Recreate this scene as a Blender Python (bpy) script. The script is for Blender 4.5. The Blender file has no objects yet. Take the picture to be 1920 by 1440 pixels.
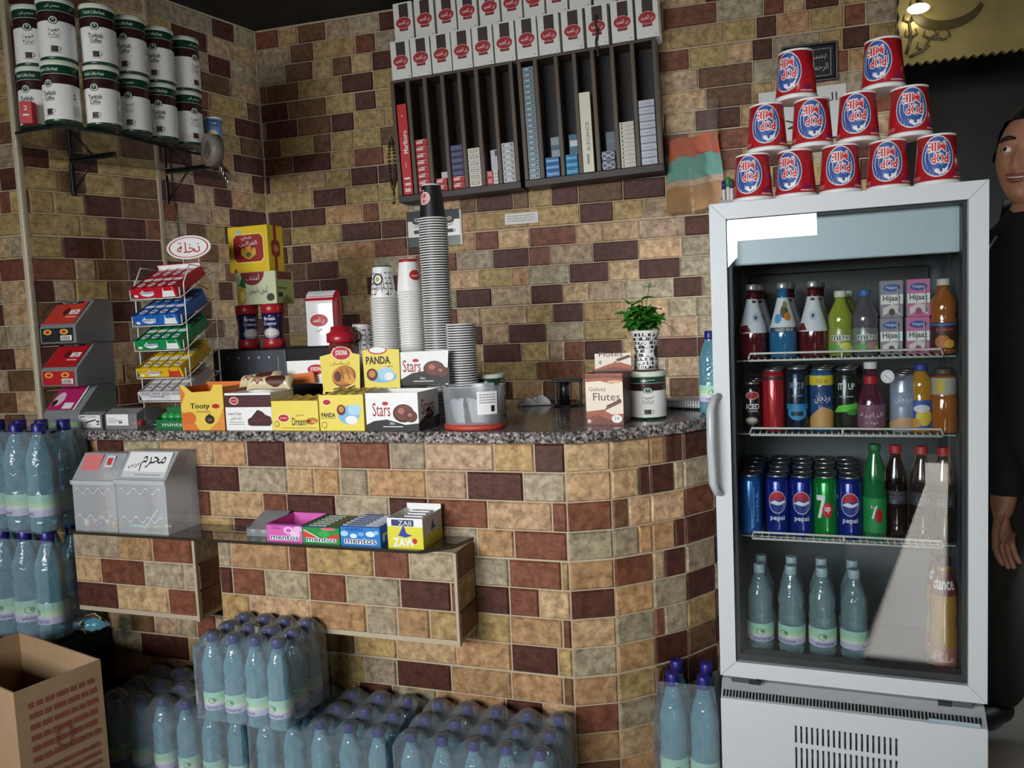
import bpy, bmesh, math, random, unicodedata
from mathutils import Vector, Matrix
from mathutils.geometry import tessellate_polygon
R = random.Random(7)
SC = bpy.context.scene
COL = SC.collection
PI = math.pi
# ---------------------------------------------------------------- camera model (frame taken as 1920 x 1440)
H = 1.21; FPX = 1500.0; YAW = math.radians(19); PIT = math.radians(4.65); ROL = math.radians(2.58)
CAM = Vector((0, 0, H))
def axes():
    f = Vector((0, math.cos(PIT), -math.sin(PIT))); r = Vector((1, 0, 0)); d = Vector((0, -math.sin(PIT), -math.cos(PIT)))
    r2 = r * math.cos(ROL) + d * math.sin(ROL); d2 = d * math.cos(ROL) - r * math.sin(ROL)
    M = Matrix.Rotation(YAW, 3, 'Z')
    return M @ r2, M @ d2, M @ f
AR, AD, AF = axes()
def ray(px, py): return AF + AR * ((px - 960) / FPX) + AD * ((py - 720) / FPX)
def at(px, py, z):
    d = ray(px, py); return CAM + d * ((z - H) / d.z)
def atD(px, py, D): return CAM + ray(px, py) * D
def atY(px, py, y):
    d = ray(px, py); return CAM + d * (y / d.y)
def dep(p): return (Vector(p) - CAM).dot(AF)
def pxof(p):
    v = Vector(p) - CAM; z = v.dot(AF); return 960 + FPX * v.dot(AR) / z, 720 + FPX * v.dot(AD) / z
cd = bpy.data.cameras.new('camera'); cam = bpy.data.objects.new('camera', cd); COL.objects.link(cam)
cd.sensor_width = 36; cd.lens = 36 * FPX / 1920; cd.clip_start = 0.02
mw = Matrix((AR, -AD, -AF)).transposed().to_4x4(); mw.translation = CAM; cam.matrix_world = mw
SC.camera = cam
# ---------------------------------------------------------------- materials
def lin(h):
    h = h.lstrip('#'); o = []
    for i in (0, 2, 4):
        c = int(h[i:i + 2], 16) / 255
        o.append(c / 12.92 if c <= .04045 else ((c + .055) / 1.055) ** 2.4)
    return (*o, 1)
MATS = {}
def mat(name, h, rough=.5, metal=0., var=.08, scale=60, bump=0., coat=0., spec=.5):
    if name in MATS: return MATS[name]
    m = bpy.data.materials.new(name); m.use_nodes = True; t = m.node_tree; b = t.nodes['Principled BSDF']
    b.inputs['Roughness'].default_value = rough; b.inputs['Metallic'].default_value = metal
    b.inputs['Coat Weight'].default_value = coat; b.inputs['Specular IOR Level'].default_value = spec
    tc = t.nodes.new('ShaderNodeTexCoord'); nz = t.nodes.new('ShaderNodeTexNoise'); nz.inputs['Scale'].default_value = scale
    t.links.new(tc.outputs['Object'], nz.inputs['Vector'])
    mx = t.nodes.new('ShaderNodeMix'); mx.data_type = 'RGBA'
    c = lin(h); mx.inputs[6].default_value = [min(1, x * (1 - var)) for x in c[:3]] + [1]; mx.inputs[7].default_value = [min(1, x * (1 + var)) for x in c[:3]] + [1]
    t.links.new(nz.outputs[0], mx.inputs[0]); t.links.new(mx.outputs[2], b.inputs['Base Color'])
    if bump:
        bp = t.nodes.new('ShaderNodeBump'); bp.inputs['Strength'].default_value = bump; bp.inputs['Distance'].default_value = .01
        t.links.new(nz.outputs[0], bp.inputs['Height']); t.links.new(bp.outputs[0], b.inputs['Normal'])
    MATS[name] = m; return m
def clear(name, h, alpha=.25, rough=.1, tint=None, edge=.5, bump=0., bscale=40, vary=0., ior=1.5):
    """thin see-through plastic or glass: transparent mixed with a glossy coloured skin, more opaque at grazing angles"""
    if name in MATS: return MATS[name]
    m = bpy.data.materials.new(name); m.use_nodes = True; t = m.node_tree; b = t.nodes['Principled BSDF']
    b.inputs['Base Color'].default_value = lin(h); b.inputs['Roughness'].default_value = rough
    tr = t.nodes.new('ShaderNodeBsdfTransparent'); tr.inputs[0].default_value = lin(tint or 'ffffff')
    lw = t.nodes.new('ShaderNodeLayerWeight'); lw.inputs[0].default_value = .35
    mr = t.nodes.new('ShaderNodeMapRange'); mr.inputs[3].default_value = alpha; mr.inputs[4].default_value = min(1, alpha + edge)
    ms = t.nodes.new('ShaderNodeMixShader'); t.links.new(lw.outputs['Facing'], mr.inputs[0])
    t.links.new(tr.outputs[0], ms.inputs[1]); t.links.new(b.outputs[0], ms.inputs[2])
    fac = mr.outputs[0]
    if bump or vary:
        tc = t.nodes.new('ShaderNodeTexCoord'); nz = t.nodes.new('ShaderNodeTexNoise'); nz.inputs['Scale'].default_value = bscale
        t.links.new(tc.outputs['Object'], nz.inputs['Vector'])
        if bump:
            bp = t.nodes.new('ShaderNodeBump'); bp.inputs['Strength'].default_value = bump; bp.inputs['Distance'].default_value = .01
            t.links.new(nz.outputs[0], bp.inputs['Height']); t.links.new(bp.outputs[0], b.inputs['Normal']); t.links.new(bp.outputs[0], lw.inputs['Normal'])
        if vary:
            mu = t.nodes.new('ShaderNodeMath'); mu.operation = 'MULTIPLY_ADD'; mu.inputs[1].default_value = vary; t.links.new(nz.outputs[0], mu.inputs[0]); t.links.new(fac, mu.inputs[2]); fac = mu.outputs[0]
    gg = t.nodes.new('ShaderNodeBsdfGlossy'); gg.inputs['Roughness'].default_value = rough; fz = t.nodes.new('ShaderNodeFresnel'); fz.inputs[0].default_value = ior; m2 = t.nodes.new('ShaderNodeMixShader')
    if bump: t.links.new(bp.outputs[0], gg.inputs['Normal']); t.links.new(bp.outputs[0], fz.inputs['Normal'])
    t.links.new(fac, ms.inputs[0]); t.links.new(fz.outputs[0], m2.inputs[0]); t.links.new(ms.outputs[0], m2.inputs[1]); t.links.new(gg.outputs[0], m2.inputs[2]); t.links.new(m2.outputs[0], t.nodes['Material Output'].inputs[0])
    MATS[name] = m; return m
def glow(name, h, s):
    if name in MATS: return MATS[name]
    m = bpy.data.materials.new(name); m.use_nodes = True; t = m.node_tree; b = t.nodes['Principled BSDF']
    b.inputs['Base Color'].default_value = lin(h); b.inputs['Emission Color'].default_value = lin(h); b.inputs['Emission Strength'].default_value = s
    MATS[name] = m; return m
def P(h, rough=.5): return mat('print_' + h, h, rough, var=.03)          # printed paper or board
WHITE = P('e9e9e6'); INK = P('1d1a1c'); RED = P('b3131c'); DBROWN = P('3a1d18'); GREEN = P('14442c'); YEL = P('e8d84a'); BLUE = P('1f4fa8')
PLAST = clear('frosted_plastic', 'c9ced2', .26, .2, 'f2f5f7', .35); FROST = clear('frosted_white_plastic', 'e6e9ec', .34, .35, 'f6f8fa', .3, ior=1.25); CLEARP = clear('clear_plastic', 'd5dade', .16, .12, 'f4f8fa', .5)
CHROME = mat('chrome', 'c8c8c8', .2, 1.); BLACKP = mat('black_plastic', '151517', .35); WIRE = mat('white_wire', 'd9dad6', .35); STEEL = mat('tin', 'b9bcbe', .28, .9)
# ---------------------------------------------------------------- text
FORMS = {}
for cp in range(0xFE80, 0xFEFD):
    dc = unicodedata.decomposition(chr(cp)).split()
    if len(dc) == 2: FORMS.setdefault(chr(int(dc[1], 16)), {})[dc[0][1:-1]] = chr(cp)
    elif len(dc) == 3: FORMS.setdefault(chr(int(dc[1], 16)) + chr(int(dc[2], 16)), {})[dc[0][1:-1]] = chr(cp)
def arab(s):
    u = []; i = 0
    while i < len(s):
        if s[i:i + 2] in FORMS and s[i] == '\u0644': u.append(s[i:i + 2]); i += 2
        else: u.append(s[i]); i += 1
    out = []
    for k, ch in enumerate(u):
        f = FORMS.get(ch)
        if not f: out.append(ch); continue
        prv = k > 0 and 'initial' in FORMS.get(u[k - 1], {}); nxt = k + 1 < len(u) and u[k + 1] in FORMS and ('final' in FORMS[u[k + 1]])
        a, b = prv, nxt and 'initial' in f
        out.append(f['medial'] if a and b and 'medial' in f else f['initial'] if b and not a else f.get('final', f['isolated']) if a else f['isolated'])
    return ''.join(reversed(out))
TXT = {}
def text2d(s, bold=0.):
    if any('\u0600' <= c <= '\u06ff' for c in s): bold = 0.
    bold = min(bold, .03); k = (s, bold)
    if k in TXT: return TXT[k]
    body = arab(s) if any('\u0600' <= c <= '\u06ff' for c in s) else s
    c = bpy.data.curves.new('t', 'FONT'); c.body = body; c.resolution_u = 1 if body != s else 2; c.offset = bold
    o = bpy.data.objects.new('t', c); m = o.to_mesh()
    v = [(p.co.x, p.co.y) for p in m.vertices]; f = [tuple(q.vertices) for q in m.polygons]
    o.to_mesh_clear(); bpy.data.objects.remove(o); bpy.data.curves.remove(c)
    x0 = min(a for a, b in v); x1 = max(a for a, b in v); y0 = min(b for a, b in v); y1 = max(b for a, b in v)
    v = [((a - x0) / (x1 - x0) - .5, (b - y0) / (y1 - y0) - .5) for a, b in v]
    TXT[k] = (v, f); return TXT[k]
# ---------------------------------------------------------------- mesh builder
class MB:
    def __init__(s): s.v = []; s.f = []; s.m = []; s.sm = []; s.mats = []; s.X = None
    def add(s, verts, faces, m, smooth=False):
        b = len(s.v)
        if s.X: verts = [s.X @ Vector(p) for p in verts]
        s.v.extend(tuple(p) for p in verts)
        if m not in s.mats: s.mats.append(m)
        i = s.mats.index(m)
        for f in faces: s.f.append(tuple(b + k for k in f)); s.m.append(i); s.sm.append(smooth)
        return s
    def box(s, x0, y0, z0, x1, y1, z1, m, b=0.):
        if x1 < x0: x0, x1 = x1, x0
        if y1 < y0: y0, y1 = y1, y0
        if z1 < z0: z0, z1 = z1, z0
        if b <= 0:
            v = [(x, y, z) for z in (z0, z1) for y in (y0, y1) for x in (x0, x1)]
            return s.add(v, [(0, 2, 3, 1), (4, 5, 7, 6), (0, 1, 5, 4), (2, 6, 7, 3), (0, 4, 6, 2), (1, 3, 7, 5)], m)
        b = min(b, (x1 - x0) * .49, (y1 - y0) * .49, (z1 - z0) * .49)
        bm = bmesh.new(); bmesh.ops.create_cube(bm, size=1)
        for p in bm.verts: p.co = ((x0 + x1) / 2 + p.co.x * (x1 - x0), (y0 + y1) / 2 + p.co.y * (y1 - y0), (z0 + z1) / 2 + p.co.z * (z1 - z0))
        bmesh.ops.bevel(bm, geom=bm.edges[:], offset=b, segments=2, affect='EDGES', profile=.5)
        bm.verts.index_update(); v = [p.co.copy() for p in bm.verts]; f = [tuple(q.index for q in fc.verts) for fc in bm.faces]; bm.free()
        return s.add(v, f, m)
    def lathe(s, prof, m, n=24, c=(0, 0, 0), smooth=True, seg=None):
        v = []
        for r, z in prof:
            for k in range(n):
                a = 2 * PI * k / n; v.append((c[0] + r * math.sin(a), c[1] - r * math.cos(a), c[2] + z))
        for i in range(len(prof) - 1):
            mm = seg[i] if seg else m
            ff = [(i * n + k, i * n + (k + 1) % n, (i + 1) * n + (k + 1) % n, (i + 1) * n + k) for k in range(n)]
            b = len(s.v)
            if i == 0: base = b; s.v.extend(tuple(s.X @ Vector(p)) if s.X else p for p in v)
            if mm not in s.mats: s.mats.append(mm)
            ix = s.mats.index(mm)
            for f in ff: s.f.append(tuple(base + q for q in f)); s.m.append(ix); s.sm.append(smooth)
        for i, rev in ((0, True), (len(prof) - 1, False)):
            if prof[i][0] > 1e-5:
                mm = (seg[0] if i == 0 else seg[-1]) if seg else m; ix = s.mats.index(mm)
                q = [base + i * n + k for k in range(n)]; s.f.append(tuple(reversed(q) if rev else q)); s.m.append(ix); s.sm.append(False)
        return s
    def tube(s, pts, r, m, n=6, closed=False):
        pts = [Vector(p) for p in pts]; v = []; L = len(pts); up = None
        for i, p in enumerate(pts):
            a = pts[i - 1] if (i or closed) else p; b = pts[(i + 1) % L] if (i < L - 1 or closed) else p
            t = (b - a).normalized()
            if up is None or abs(up.dot(t)) > .95: up = Vector((0, 0, 1)) if abs(t.z) < .9 else Vector((1, 0, 0))
            x = t.cross(up).normalized(); y = x.cross(t); up = y
            rr = r[i] if isinstance(r, (list, tuple)) else r
            for k in range(n): v.append(p + (x * math.cos(2 * PI * k / n) + y * math.sin(2 * PI * k / n)) * rr)
        f = [(i * n + k, i * n + (k + 1) % n, ((i + 1) % L) * n + (k + 1) % n, ((i + 1) % L) * n + k) for i in range(L if closed else L - 1) for k in range(n)]
        if not closed: f += [tuple(reversed(range(n))), tuple(range((L - 1) * n, L * n))]
        return s.add(v, f, m, True)
    def prism(s, poly, z0, z1, m, fn=None):
        """polygon (a,b) swept from z0 to z1; fn maps (a,b,c) to a point"""
        fn = fn or (lambda a, b, c: (a, b, c)); n = len(poly)
        v = [fn(a, b, z0) for a, b in poly] + [fn(a, b, z1) for a, b in poly]
        tri = [tuple(t) for t in tessellate_polygon([[Vector((a, b, 0)) for a, b in poly]])]
        f = [(k, (k + 1) % n, n + (k + 1) % n, n + k) for k in range(n)] + [tuple(reversed(t)) for t in tri] + [tuple(n + q for q in t) for t in tri]
        return s.add(v, f, m)
    def grid(s, fn, nu, nv, m, smooth=True):
        v = [fn(i / nu, j / nv) for j in range(nv + 1) for i in range(nu + 1)]
        return s.add(v, [(j * (nu + 1) + i, j * (nu + 1) + i + 1, (j + 1) * (nu + 1) + i + 1, (j + 1) * (nu + 1) + i) for j in range(nv) for i in range(nu)], m, smooth)
    def ball(s, c, r, m, n=10, sc=(1, 1, 1)):
        pr = [(max(1e-6, math.sin(PI * k / n)) * 1., -math.cos(PI * k / n)) for k in range(n + 1)]
        v = []; nn = n + 4
        for a, z in pr:
            for k in range(nn): v.append((c[0] + r * sc[0] * a * math.cos(2 * PI * k / nn), c[1] + r * sc[1] * a * math.sin(2 * PI * k / nn), c[2] + r * sc[2] * z))
        return s.add(v, [(i * nn + k, i * nn + (k + 1) % nn, (i + 1) * nn + (k + 1) % nn, (i + 1) * nn + k) for i in range(n) for k in range(nn)], m, True)
    def dec(s, items, fn, st=1, off=.0003, step=.00004):
        """flat print on a surface: items in face units, fn(u,v,height) to a point; later items lie over earlier ones"""
        for k, it in enumerate(items):
            o = off + step * k; t = it[0]
            if t == 'r':
                _, x0, y0, x1, y1, m = it; n = st if abs(x1 - x0) < 8 else max(st, int(abs(x1 - x0) / 7) + 1)
                v = [(x0 + (x1 - x0) * i / n, y) for y in (y0, y1) for i in range(n + 1)]; f = [(i, i + 1, n + 2 + i, n + 1 + i) for i in range(n)]
            elif t == 'e':
                _, cx, cy, rx, ry, m = it[:6]; a0 = it[6] if len(it) > 6 else 0.; n = 28; v = [(cx, cy)]; f = []
                rings = (.5, 1.) if rx < 8 else (.25, .5, .75, 1.)
                for q in rings:
                    for i in range(n):
                        a = 2 * PI * i / n; x, y = rx * q * math.cos(a), ry * q * math.sin(a); v.append((cx + x * math.cos(a0) - y * math.sin(a0), cy + x * math.sin(a0) + y * math.cos(a0)))
                f = [(0, 1 + i, 1 + (i + 1) % n) for i in range(n)] + [(1 + j * n + i, 1 + (j + 1) * n + i, 1 + (j + 1) * n + (i + 1) % n, 1 + j * n + (i + 1) % n) for j in range(len(rings) - 1) for i in range(n)]
            elif t == 'o':
                _, cx, cy, rx, ry, w, m = it; n = 28; v = []
                for q in (1 - w, 1.):
                    for i in range(n): a = 2 * PI * i / n; v.append((cx + rx * q * math.cos(a), cy + ry * q * math.sin(a)))
                f = [(i, n + i, n + (i + 1) % n, (i + 1) % n) for i in range(n)]
            elif t == 't':
                _, tx, cx, cy, w, h, m = it[:7]; a = math.radians(it[7]) if len(it) > 7 else 0.; bold = it[8] if len(it) > 8 else 0.
                vv, f = text2d(tx, bold); ca, sa = round(math.cos(a), 6), round(math.sin(a), 6)
                v = [(cx + x * w * ca - y * h * sa, cy + x * w * sa + y * h * ca) for x, y in vv]
            elif t == 'p':
                _, pts, m = it; v = list(pts); sx = max(a for a, b in v) - min(a for a, b in v) or 1; sy = max(b for a, b in v) - min(b for a, b in v) or 1; f = [tuple(q) for q in tessellate_polygon([[Vector((a / sx, b / sy, 0)) for a, b in pts]])]
                if sx > 8:
                    k_ = 0
                    while k_ < len(f) and len(f) < 900:
                        q = f[k_]; e = max(((abs(v[q[i]][0] - v[q[(i + 1) % 3]][0]), i) for i in range(3)))
                        if e[0] > 9:
                            i = e[1]; A_, B_, C_ = q[i], q[(i + 1) % 3], q[(i + 2) % 3]; v.append(((v[A_][0] + v[B_][0]) / 2, (v[A_][1] + v[B_][1]) / 2)); N_ = len(v) - 1; f[k_] = (A_, N_, C_); f.append((N_, B_, C_))
                        else: k_ += 1
            elif t == 'l':
                _, pts, w, m = it; v = []; n = len(pts)
                for i in range(n):
                    a = pts[max(0, i - 1)]; b = pts[min(n - 1, i + 1)]; dx, dy = b[0] - a[0], b[1] - a[1]; L = math.hypot(dx, dy) or 1
                    ww = w * (1 if not isinstance(w, list) else 1)
                    v += [(pts[i][0] - dy / L * ww / 2, pts[i][1] + dx / L * ww / 2), (pts[i][0] + dy / L * ww / 2, pts[i][1] - dx / L * ww / 2)]
                f = [(2 * i, 2 * i + 1, 2 * i + 3, 2 * i + 2) for i in range(n - 1)]
            P3 = [fn(a, b, o) for a, b in v]
            # keep the print facing outwards
            ff = []
            for q in f:
                ff.append(q)
            s.add(P3, ff, m)
        return s
    def mesh(s, name):
        me = bpy.data.meshes.new(name); me.from_pydata(s.v, [], s.f)
        for m in s.mats: me.materials.append(m)
        me.polygons.foreach_set('material_index', s.m); me.polygons.foreach_set('use_smooth', s.sm); me.update(); return me
    def build(s, name, parent=None, **kw):
        o = bpy.data.objects.new(name, s.mesh(name)); COL.objects.link(o)
        if parent: o.parent = parent
        for k, x in kw.items():
            if x: o[k] = x
        return o
def quad(a, b, c, d):
    a, b, c, d = map(Vector, (a, b, c, d)); n = (b - a).cross(d - a).normalized()
    return lambda u, v, o: a * (1 - u) * (1 - v) + b * u * (1 - v) + c * u * v + d * (1 - u) * v + n * o
def bf(x0, y0, z0, x1, y1, z1, side):
    if side == 'f': return quad((x0, y0, z0), (x1, y0, z0), (x1, y0, z1), (x0, y0, z1))
    if side == 'r': return quad((x1, y0, z0), (x1, y1, z0), (x1, y1, z1), (x1, y0, z1))
    if side == 'l': return quad((x0, y1, z0), (x0, y0, z0), (x0, y0, z1), (x0, y1, z1))
    if side == 'b': return quad((x1, y1, z0), (x0, y1, z0), (x0, y1, z1), (x1, y1, z1))
    return quad((x0, y0, z1), (x1, y0, z1), (x1, y1, z1), (x0, y1, z1))
def cyl(r0, z0, r1, z1):
    """u in degrees round the front, v 0..1 up"""
    def fn(u, v, o):
        a = math.radians(u); r = r0 + (r1 - r0) * v + o; return Vector((r * math.sin(a), -r * math.cos(a), z0 + (z1 - z0) * v))
    return fn
# ---------------------------------------------------------------- scene objects
def tag(o, label, cat, group=None, kind=None):
    if label: o['label'] = label
    if cat: o['category'] = cat
    if group: o['group'] = group
    if kind: o['kind'] = kind
    return o
def thing(name, label, cat, loc=(0, 0, 0), rz=0., group=None):
    o = bpy.data.objects.new(name, None); o.empty_display_size = .05; COL.objects.link(o); o.location = loc; o.rotation_euler = (0, 0, rz)
    return tag(o, label, cat, group)
def place(o, loc, rz=0., rx=0., ry=0.):
    o.location = loc; o.rotation_euler = (rx, ry, rz); return o
KIDS = {}
def dup(root, loc, rz=0., label=None, group=None, rot=None):
    r = root.copy(); COL.objects.link(r); r.location = loc; r.rotation_euler = rot or (0, 0, rz)
    if label: r['label'] = label
    if group: r['group'] = group
    if root not in KIDS:
        KIDS[root] = [(c, [g for g in c.children]) for c in root.children]
    for c, gs in KIDS[root]:
        k = c.copy(); COL.objects.link(k); k.parent = r
        for g in gs:
            q = g.copy(); COL.objects.link(q); q.parent = k
    return r
def pool(make):
    """first use gives the built thing itself, later uses copies of it"""
    st = {}
    def put(loc, rz=0., label=None, group=None, key=None, rot=None, **kw):
        if key not in st:
            o = make(**kw); st[key] = o; place(o, loc, rz)
            if rot: o.rotation_euler = rot
            if label: o['label'] = label
            if group: o['group'] = group
            return o
        return dup(st[key], loc, rz, label, group, rot)
    return put
ORD = ['first', 'second', 'third', 'fourth', 'fifth', 'sixth', 'seventh', 'eighth', 'ninth', 'tenth', 'eleventh', 'twelfth', 'thirteenth', 'fourteenth', 'fifteenth', 'sixteenth', 'seventeenth', 'eighteenth', 'nineteenth', 'twentieth']
TENS = {20: 'twent', 30: 'thirt', 40: 'fort', 50: 'fift', 60: 'sixt', 70: 'sevent', 80: 'eight'}
def nth(k):
    k += 1
    if k <= 20: return ORD[k - 1]
    t, u = k // 10 * 10, k % 10
    return TENS[t] + ('ieth' if u == 0 else 'y-' + ORD[u - 1])
def outl(tx, cx, cy, w, h, white, ink, rot=0, d=.035, e=.09, bold=.02):
    """lettering with a light outline: shifted light copies under the dark letters"""
    lw, lh = (w * d, h * e)
    return [('t', tx, cx + lw * a, cy + lh * b, w, h, white, rot, .03) for a, b in ((1, 0), (-1, 0), (0, 1), (0, -1), (.7, .7), (-.7, .7), (.7, -.7), (-.7, -.7))] + [('t', tx, cx, cy, w, h, ink, rot, bold)]
def logo(cx, cy, rx, ry, txt, sh=RED, white=WHITE):
    return [('e', cx, cy, rx, ry, white), ('e', cx, cy, rx * .93, ry * .93, sh), ('t', txt, cx, cy, rx * 1.25, ry * .95, white, 0, .02)]
def scrib(x0, y0, x1, y1, n, m, seed=1, h=.35):
    """lines of tiny illegible print"""
    q = random.Random(seed); out = []
    for k in range(n):
        y = y1 - (k + .5) * (y1 - y0) / n; hh = (y1 - y0) / n * h; x = x0
        while x < x1 - .01:
            w = q.uniform(.08, .22) * (x1 - x0); e = min(x1, x + w); out.append(('r', x, y - hh / 2, e, y + hh / 2, m)); x = e + .03 * (x1 - x0)
    return out
# ================================================================ setting
PAL = dict(L='c0a47f', G='a59b83', O='b18f68', P='b1997e', Y='ad9666', R='794c38', D='532f25', B='6f533a')
def brick_mat():
    m = bpy.data.materials.new('split_face_tile'); m.use_nodes = True; t = m.node_tree; b = t.nodes['Principled BSDF']
    at_ = t.nodes.new('ShaderNodeAttribute'); at_.attribute_name = 'tone'
    tc = t.nodes.new('ShaderNodeTexCoord'); n1 = t.nodes.new('ShaderNodeTexNoise'); n1.inputs['Scale'].default_value = 44; n1.inputs['Detail'].default_value = 10; n1.inputs['Distortion'].default_value = .2; n1.inputs['Roughness'].default_value = .65
    t.links.new(tc.outputs['Object'], n1.inputs['Vector'])
    rp = t.nodes.new('ShaderNodeValToRGB'); rp.color_ramp.elements[0].position = .34; rp.color_ramp.elements[0].color = (.5, .43, .38, 1); rp.color_ramp.elements[1].position = .64; rp.color_ramp.elements[1].color = (1.22, 1.17, 1.12, 1)
    t.links.new(n1.outputs[0], rp.inputs[0])
    mx = t.nodes.new('ShaderNodeMix'); mx.data_type = 'RGBA'; mx.blend_type = 'MULTIPLY'; mx.inputs[0].default_value = 1
    t.links.new(at_.outputs['Color'], mx.inputs[6]); t.links.new(rp.outputs[0], mx.inputs[7]); t.links.new(mx.outputs[2], b.inputs['Base Color'])
    b.inputs['Roughness'].default_value = .5; b.inputs['Specular IOR Level'].default_value = .3
    bp = t.nodes.new('ShaderNodeBump'); bp.inputs['Strength'].default_value = .45; bp.inputs['Distance'].default_value = .006
    t.links.new(n1.outputs[0], bp.inputs['Height']); t.links.new(bp.outputs[0], b.inputs['Normal'])
    return m
BRICK = brick_mat(); GROUT = mat('grout', 'b3a48c', .7, var=.12, scale=30, bump=.2)
RH = .0752
class Wall:
    def __init__(s): s.mb = MB(); s.tones = []
    def face(s, o, d, L, z0, z1, rows=None, zb=0., seed=1, prot=.005, solid=True, dark=.0):
        """bricks on the vertical plane from o along d; rows: {index: [(pixel or None, code)...]}, row k spans zb+k*RH .. zb+(k+1)*RH"""
        q = random.Random(seed); o = Vector((o[0], o[1], 0)); d = Vector((d[0], d[1], 0)).normalized(); n = Vector((d.y, -d.x, 0)); rows = rows or {}
        def pt(u, z, h): return o + d * u + n * h + Vector((0, 0, z))
        def solve(px, z):
            a, b = -.5, L + .5
            for _ in range(30):
                c = (a + b) / 2
                if pxof(pt(c, z, 0))[0] < px: a = c
                else: b = c
            return (a + b) / 2
        if solid: s.mb.add([pt(0, z0, 0), pt(L, z0, 0), pt(L, z1, 0), pt(0, z1, 0)], [(0, 1, 2, 3)], GROUT)
        k0 = math.floor((z0 - zb) / RH + 1e-6); k1 = math.ceil((z1 - zb) / RH - 1e-6)
        for k in range(k0, k1):
            za = max(z0, zb + k * RH); zc = min(z1, zb + (k + 1) * RH)
            if zc - za < .012: continue
            spans = []; lst = rows.get(k)
            def rnd(a, b):
                u = a; last = 'x'
                while u < b - 1e-4:
                    w = q.choice((.07, .09, .11, .13, .16, .19)); e = u + w
                    if b - e < .06: e = b
                    c = q.choice('DRDB' if last not in 'DRB' and q.random() < .62 else 'LGOPYGYL'); last = c; spans.append((u, min(e, b), c)); u = e
            if lst:
                us = [min(L, max(0, solve(px, (za + zc) / 2))) if px is not None else L for px, c in lst]
                if us[0] > .02: rnd(0, us[0])
                else: us[0] = 0
                for i, (px, c) in enumerate(lst):
                    e = us[i + 1] if i + 1 < len(us) else None
                    if c == '?':
                        rnd(us[i], e if e is not None else L)
                    elif e is None:
                        e = min(L, us[i] + .14); 
                        if e - us[i] > .01: spans.append((us[i], e, c))
                        if L - e > .01: rnd(e, L)
                    elif e - us[i] > .008: spans.append((us[i], e, c))
            else: rnd(0, L)
            g = .0035 if k % 4 == 0 else .0022; g2 = .0035 if (k + 1) % 4 == 0 else .0022
            for a, b, c in spans:
                gu = min(.0018, (b - a) * .2); a += gu; b -= gu; zz0 = za + g / 1.4; zz1 = zc - g2 / 1.4; i = min(.004, (b - a) * .3); j = lambda: q.uniform(-.0012, .0012)
                h = prot + q.uniform(-.001, .0015)
                v = [pt(a, zz0, .0002), pt(b, zz0, .0002), pt(b, zz1, .0002), pt(a, zz1, .0002), pt(a + i, zz0 + i, h + j()), pt(b - i, zz0 + i, h + j()), pt(b - i, zz1 - i, h + j()), pt(a + i, zz1 - i, h + j())]
                s.mb.add(v, [(4, 5, 6, 7), (0, 1, 5, 4), (1, 2, 6, 5), (2, 3, 7, 6), (3, 0, 4, 7)], BRICK)
                col = lin(PAL[c]); f = q.uniform(.86, 1.12); s.tones.append((len(s.mb.f) - 5, 5, [min(1, x * f * q.uniform(.97, 1.03)) for x in col[:3]] + [1]))
        return s
    def build(s, name, parent=None, **kw):
        o = s.mb.build(name, parent, **kw); me = o.data; at_ = me.color_attributes.new('tone', 'FLOAT_COLOR', 'CORNER')
        arr = [.5, .5, .5, 1.] * len(me.loops); base = [.45, .37, .27, 1.]
        for i0, n, c in s.tones:
            for p in range(i0, i0 + n):
                for li in me.polygons[p].loop_indices: arr[4 * li:4 * li + 4] = c
        at_.data.foreach_set('color', arr); return o
def px_rows(t):
    """'k: x c x c ...' lines"""
    out = {}
    for ln in t.strip().splitlines():
        k, r = ln.split(':'); w = r.split(); out[int(k)] = [(float(w[i]), w[i + 1]) for i in range(0, len(w), 2)]
    return out
YF = 1.894                                              # counter front plane
KC = (-2.103, 2.975); P3 = (-2.215, 2.465); SC_ = (-2.400, 2.045)
back_rows = px_rows('''
12: 500 B 560 Y 640 D 700 Y 735 ?
11: 493 D 540 B 612 Y 665 D 705 Y
10: 493 Y 499 D 558 B 621 D 664 Y 724 ?
9: 491 B 527 Y 587 B 621 Y 664 Y 712 ?
8: 490 B 549 D 621 Y 664 R 720 Y 760 ?
7: 493 D 507 Y 560 L 613 Y 658 D 709 D 746 ?
6: 507 Y 587 D 649 Y 712 Y 750 ?
5: 502 D 547 D 611 O 680 R 711 Y 764 ? 862 B 893 D 962 B 992 Y 1034 D 1084 B 1168 D 1248 Y
4: 500 B 547 Y 640 D 715 D 762 ? 865 O 892 Y 990 Y 1087 D 1150 Y 1207 P 1262 Y
3: 540 Y 548 D 584 L 633 O 702 R 764 ? 860 O 891 R 935 L 993 R 1080 L 1130 L 1197 P 1284 D 1330 G
2: 520 B 575 D 635 Y 700 ? 840 R 857 G 924 D 992 R 1032 P 1112 D 1197 L 1279 G
1: 600 ? 840 L 900 Y 960 O 992 G 1068 D 1141 L 1198 D 1275 G
0: 600 ? 838 G 855 D 922 P 996 D 1055 L 1104 P 1173 G 1263 D 1318 G
-1: 600 ? 838 R 858 P 901 L 987 Y 1037 D 1094 Y 1170 L 1254 G 1306 G
-2: 600 ? 905 L 954 D 1024 G 1096 Y 1180 P 1260 P 1309 G
-3: 600 ? 907 D 977 Y 1030 P 1059 R 1096 D 1168 L 1230 D 1308 D
-4: 600 ? 909 Y 1009 R 1095 Y 1180 G 1250 P
-5: 600 ? 910 D 960 O 1020 B 1070 O 1110 G''')
bd = Vector((.375 - KC[0], 3.107 - KC[1]))
w = Wall(); w.face(KC, bd, bd.length, 0, 2.47, back_rows, zb=1.262, seed=3)
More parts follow.
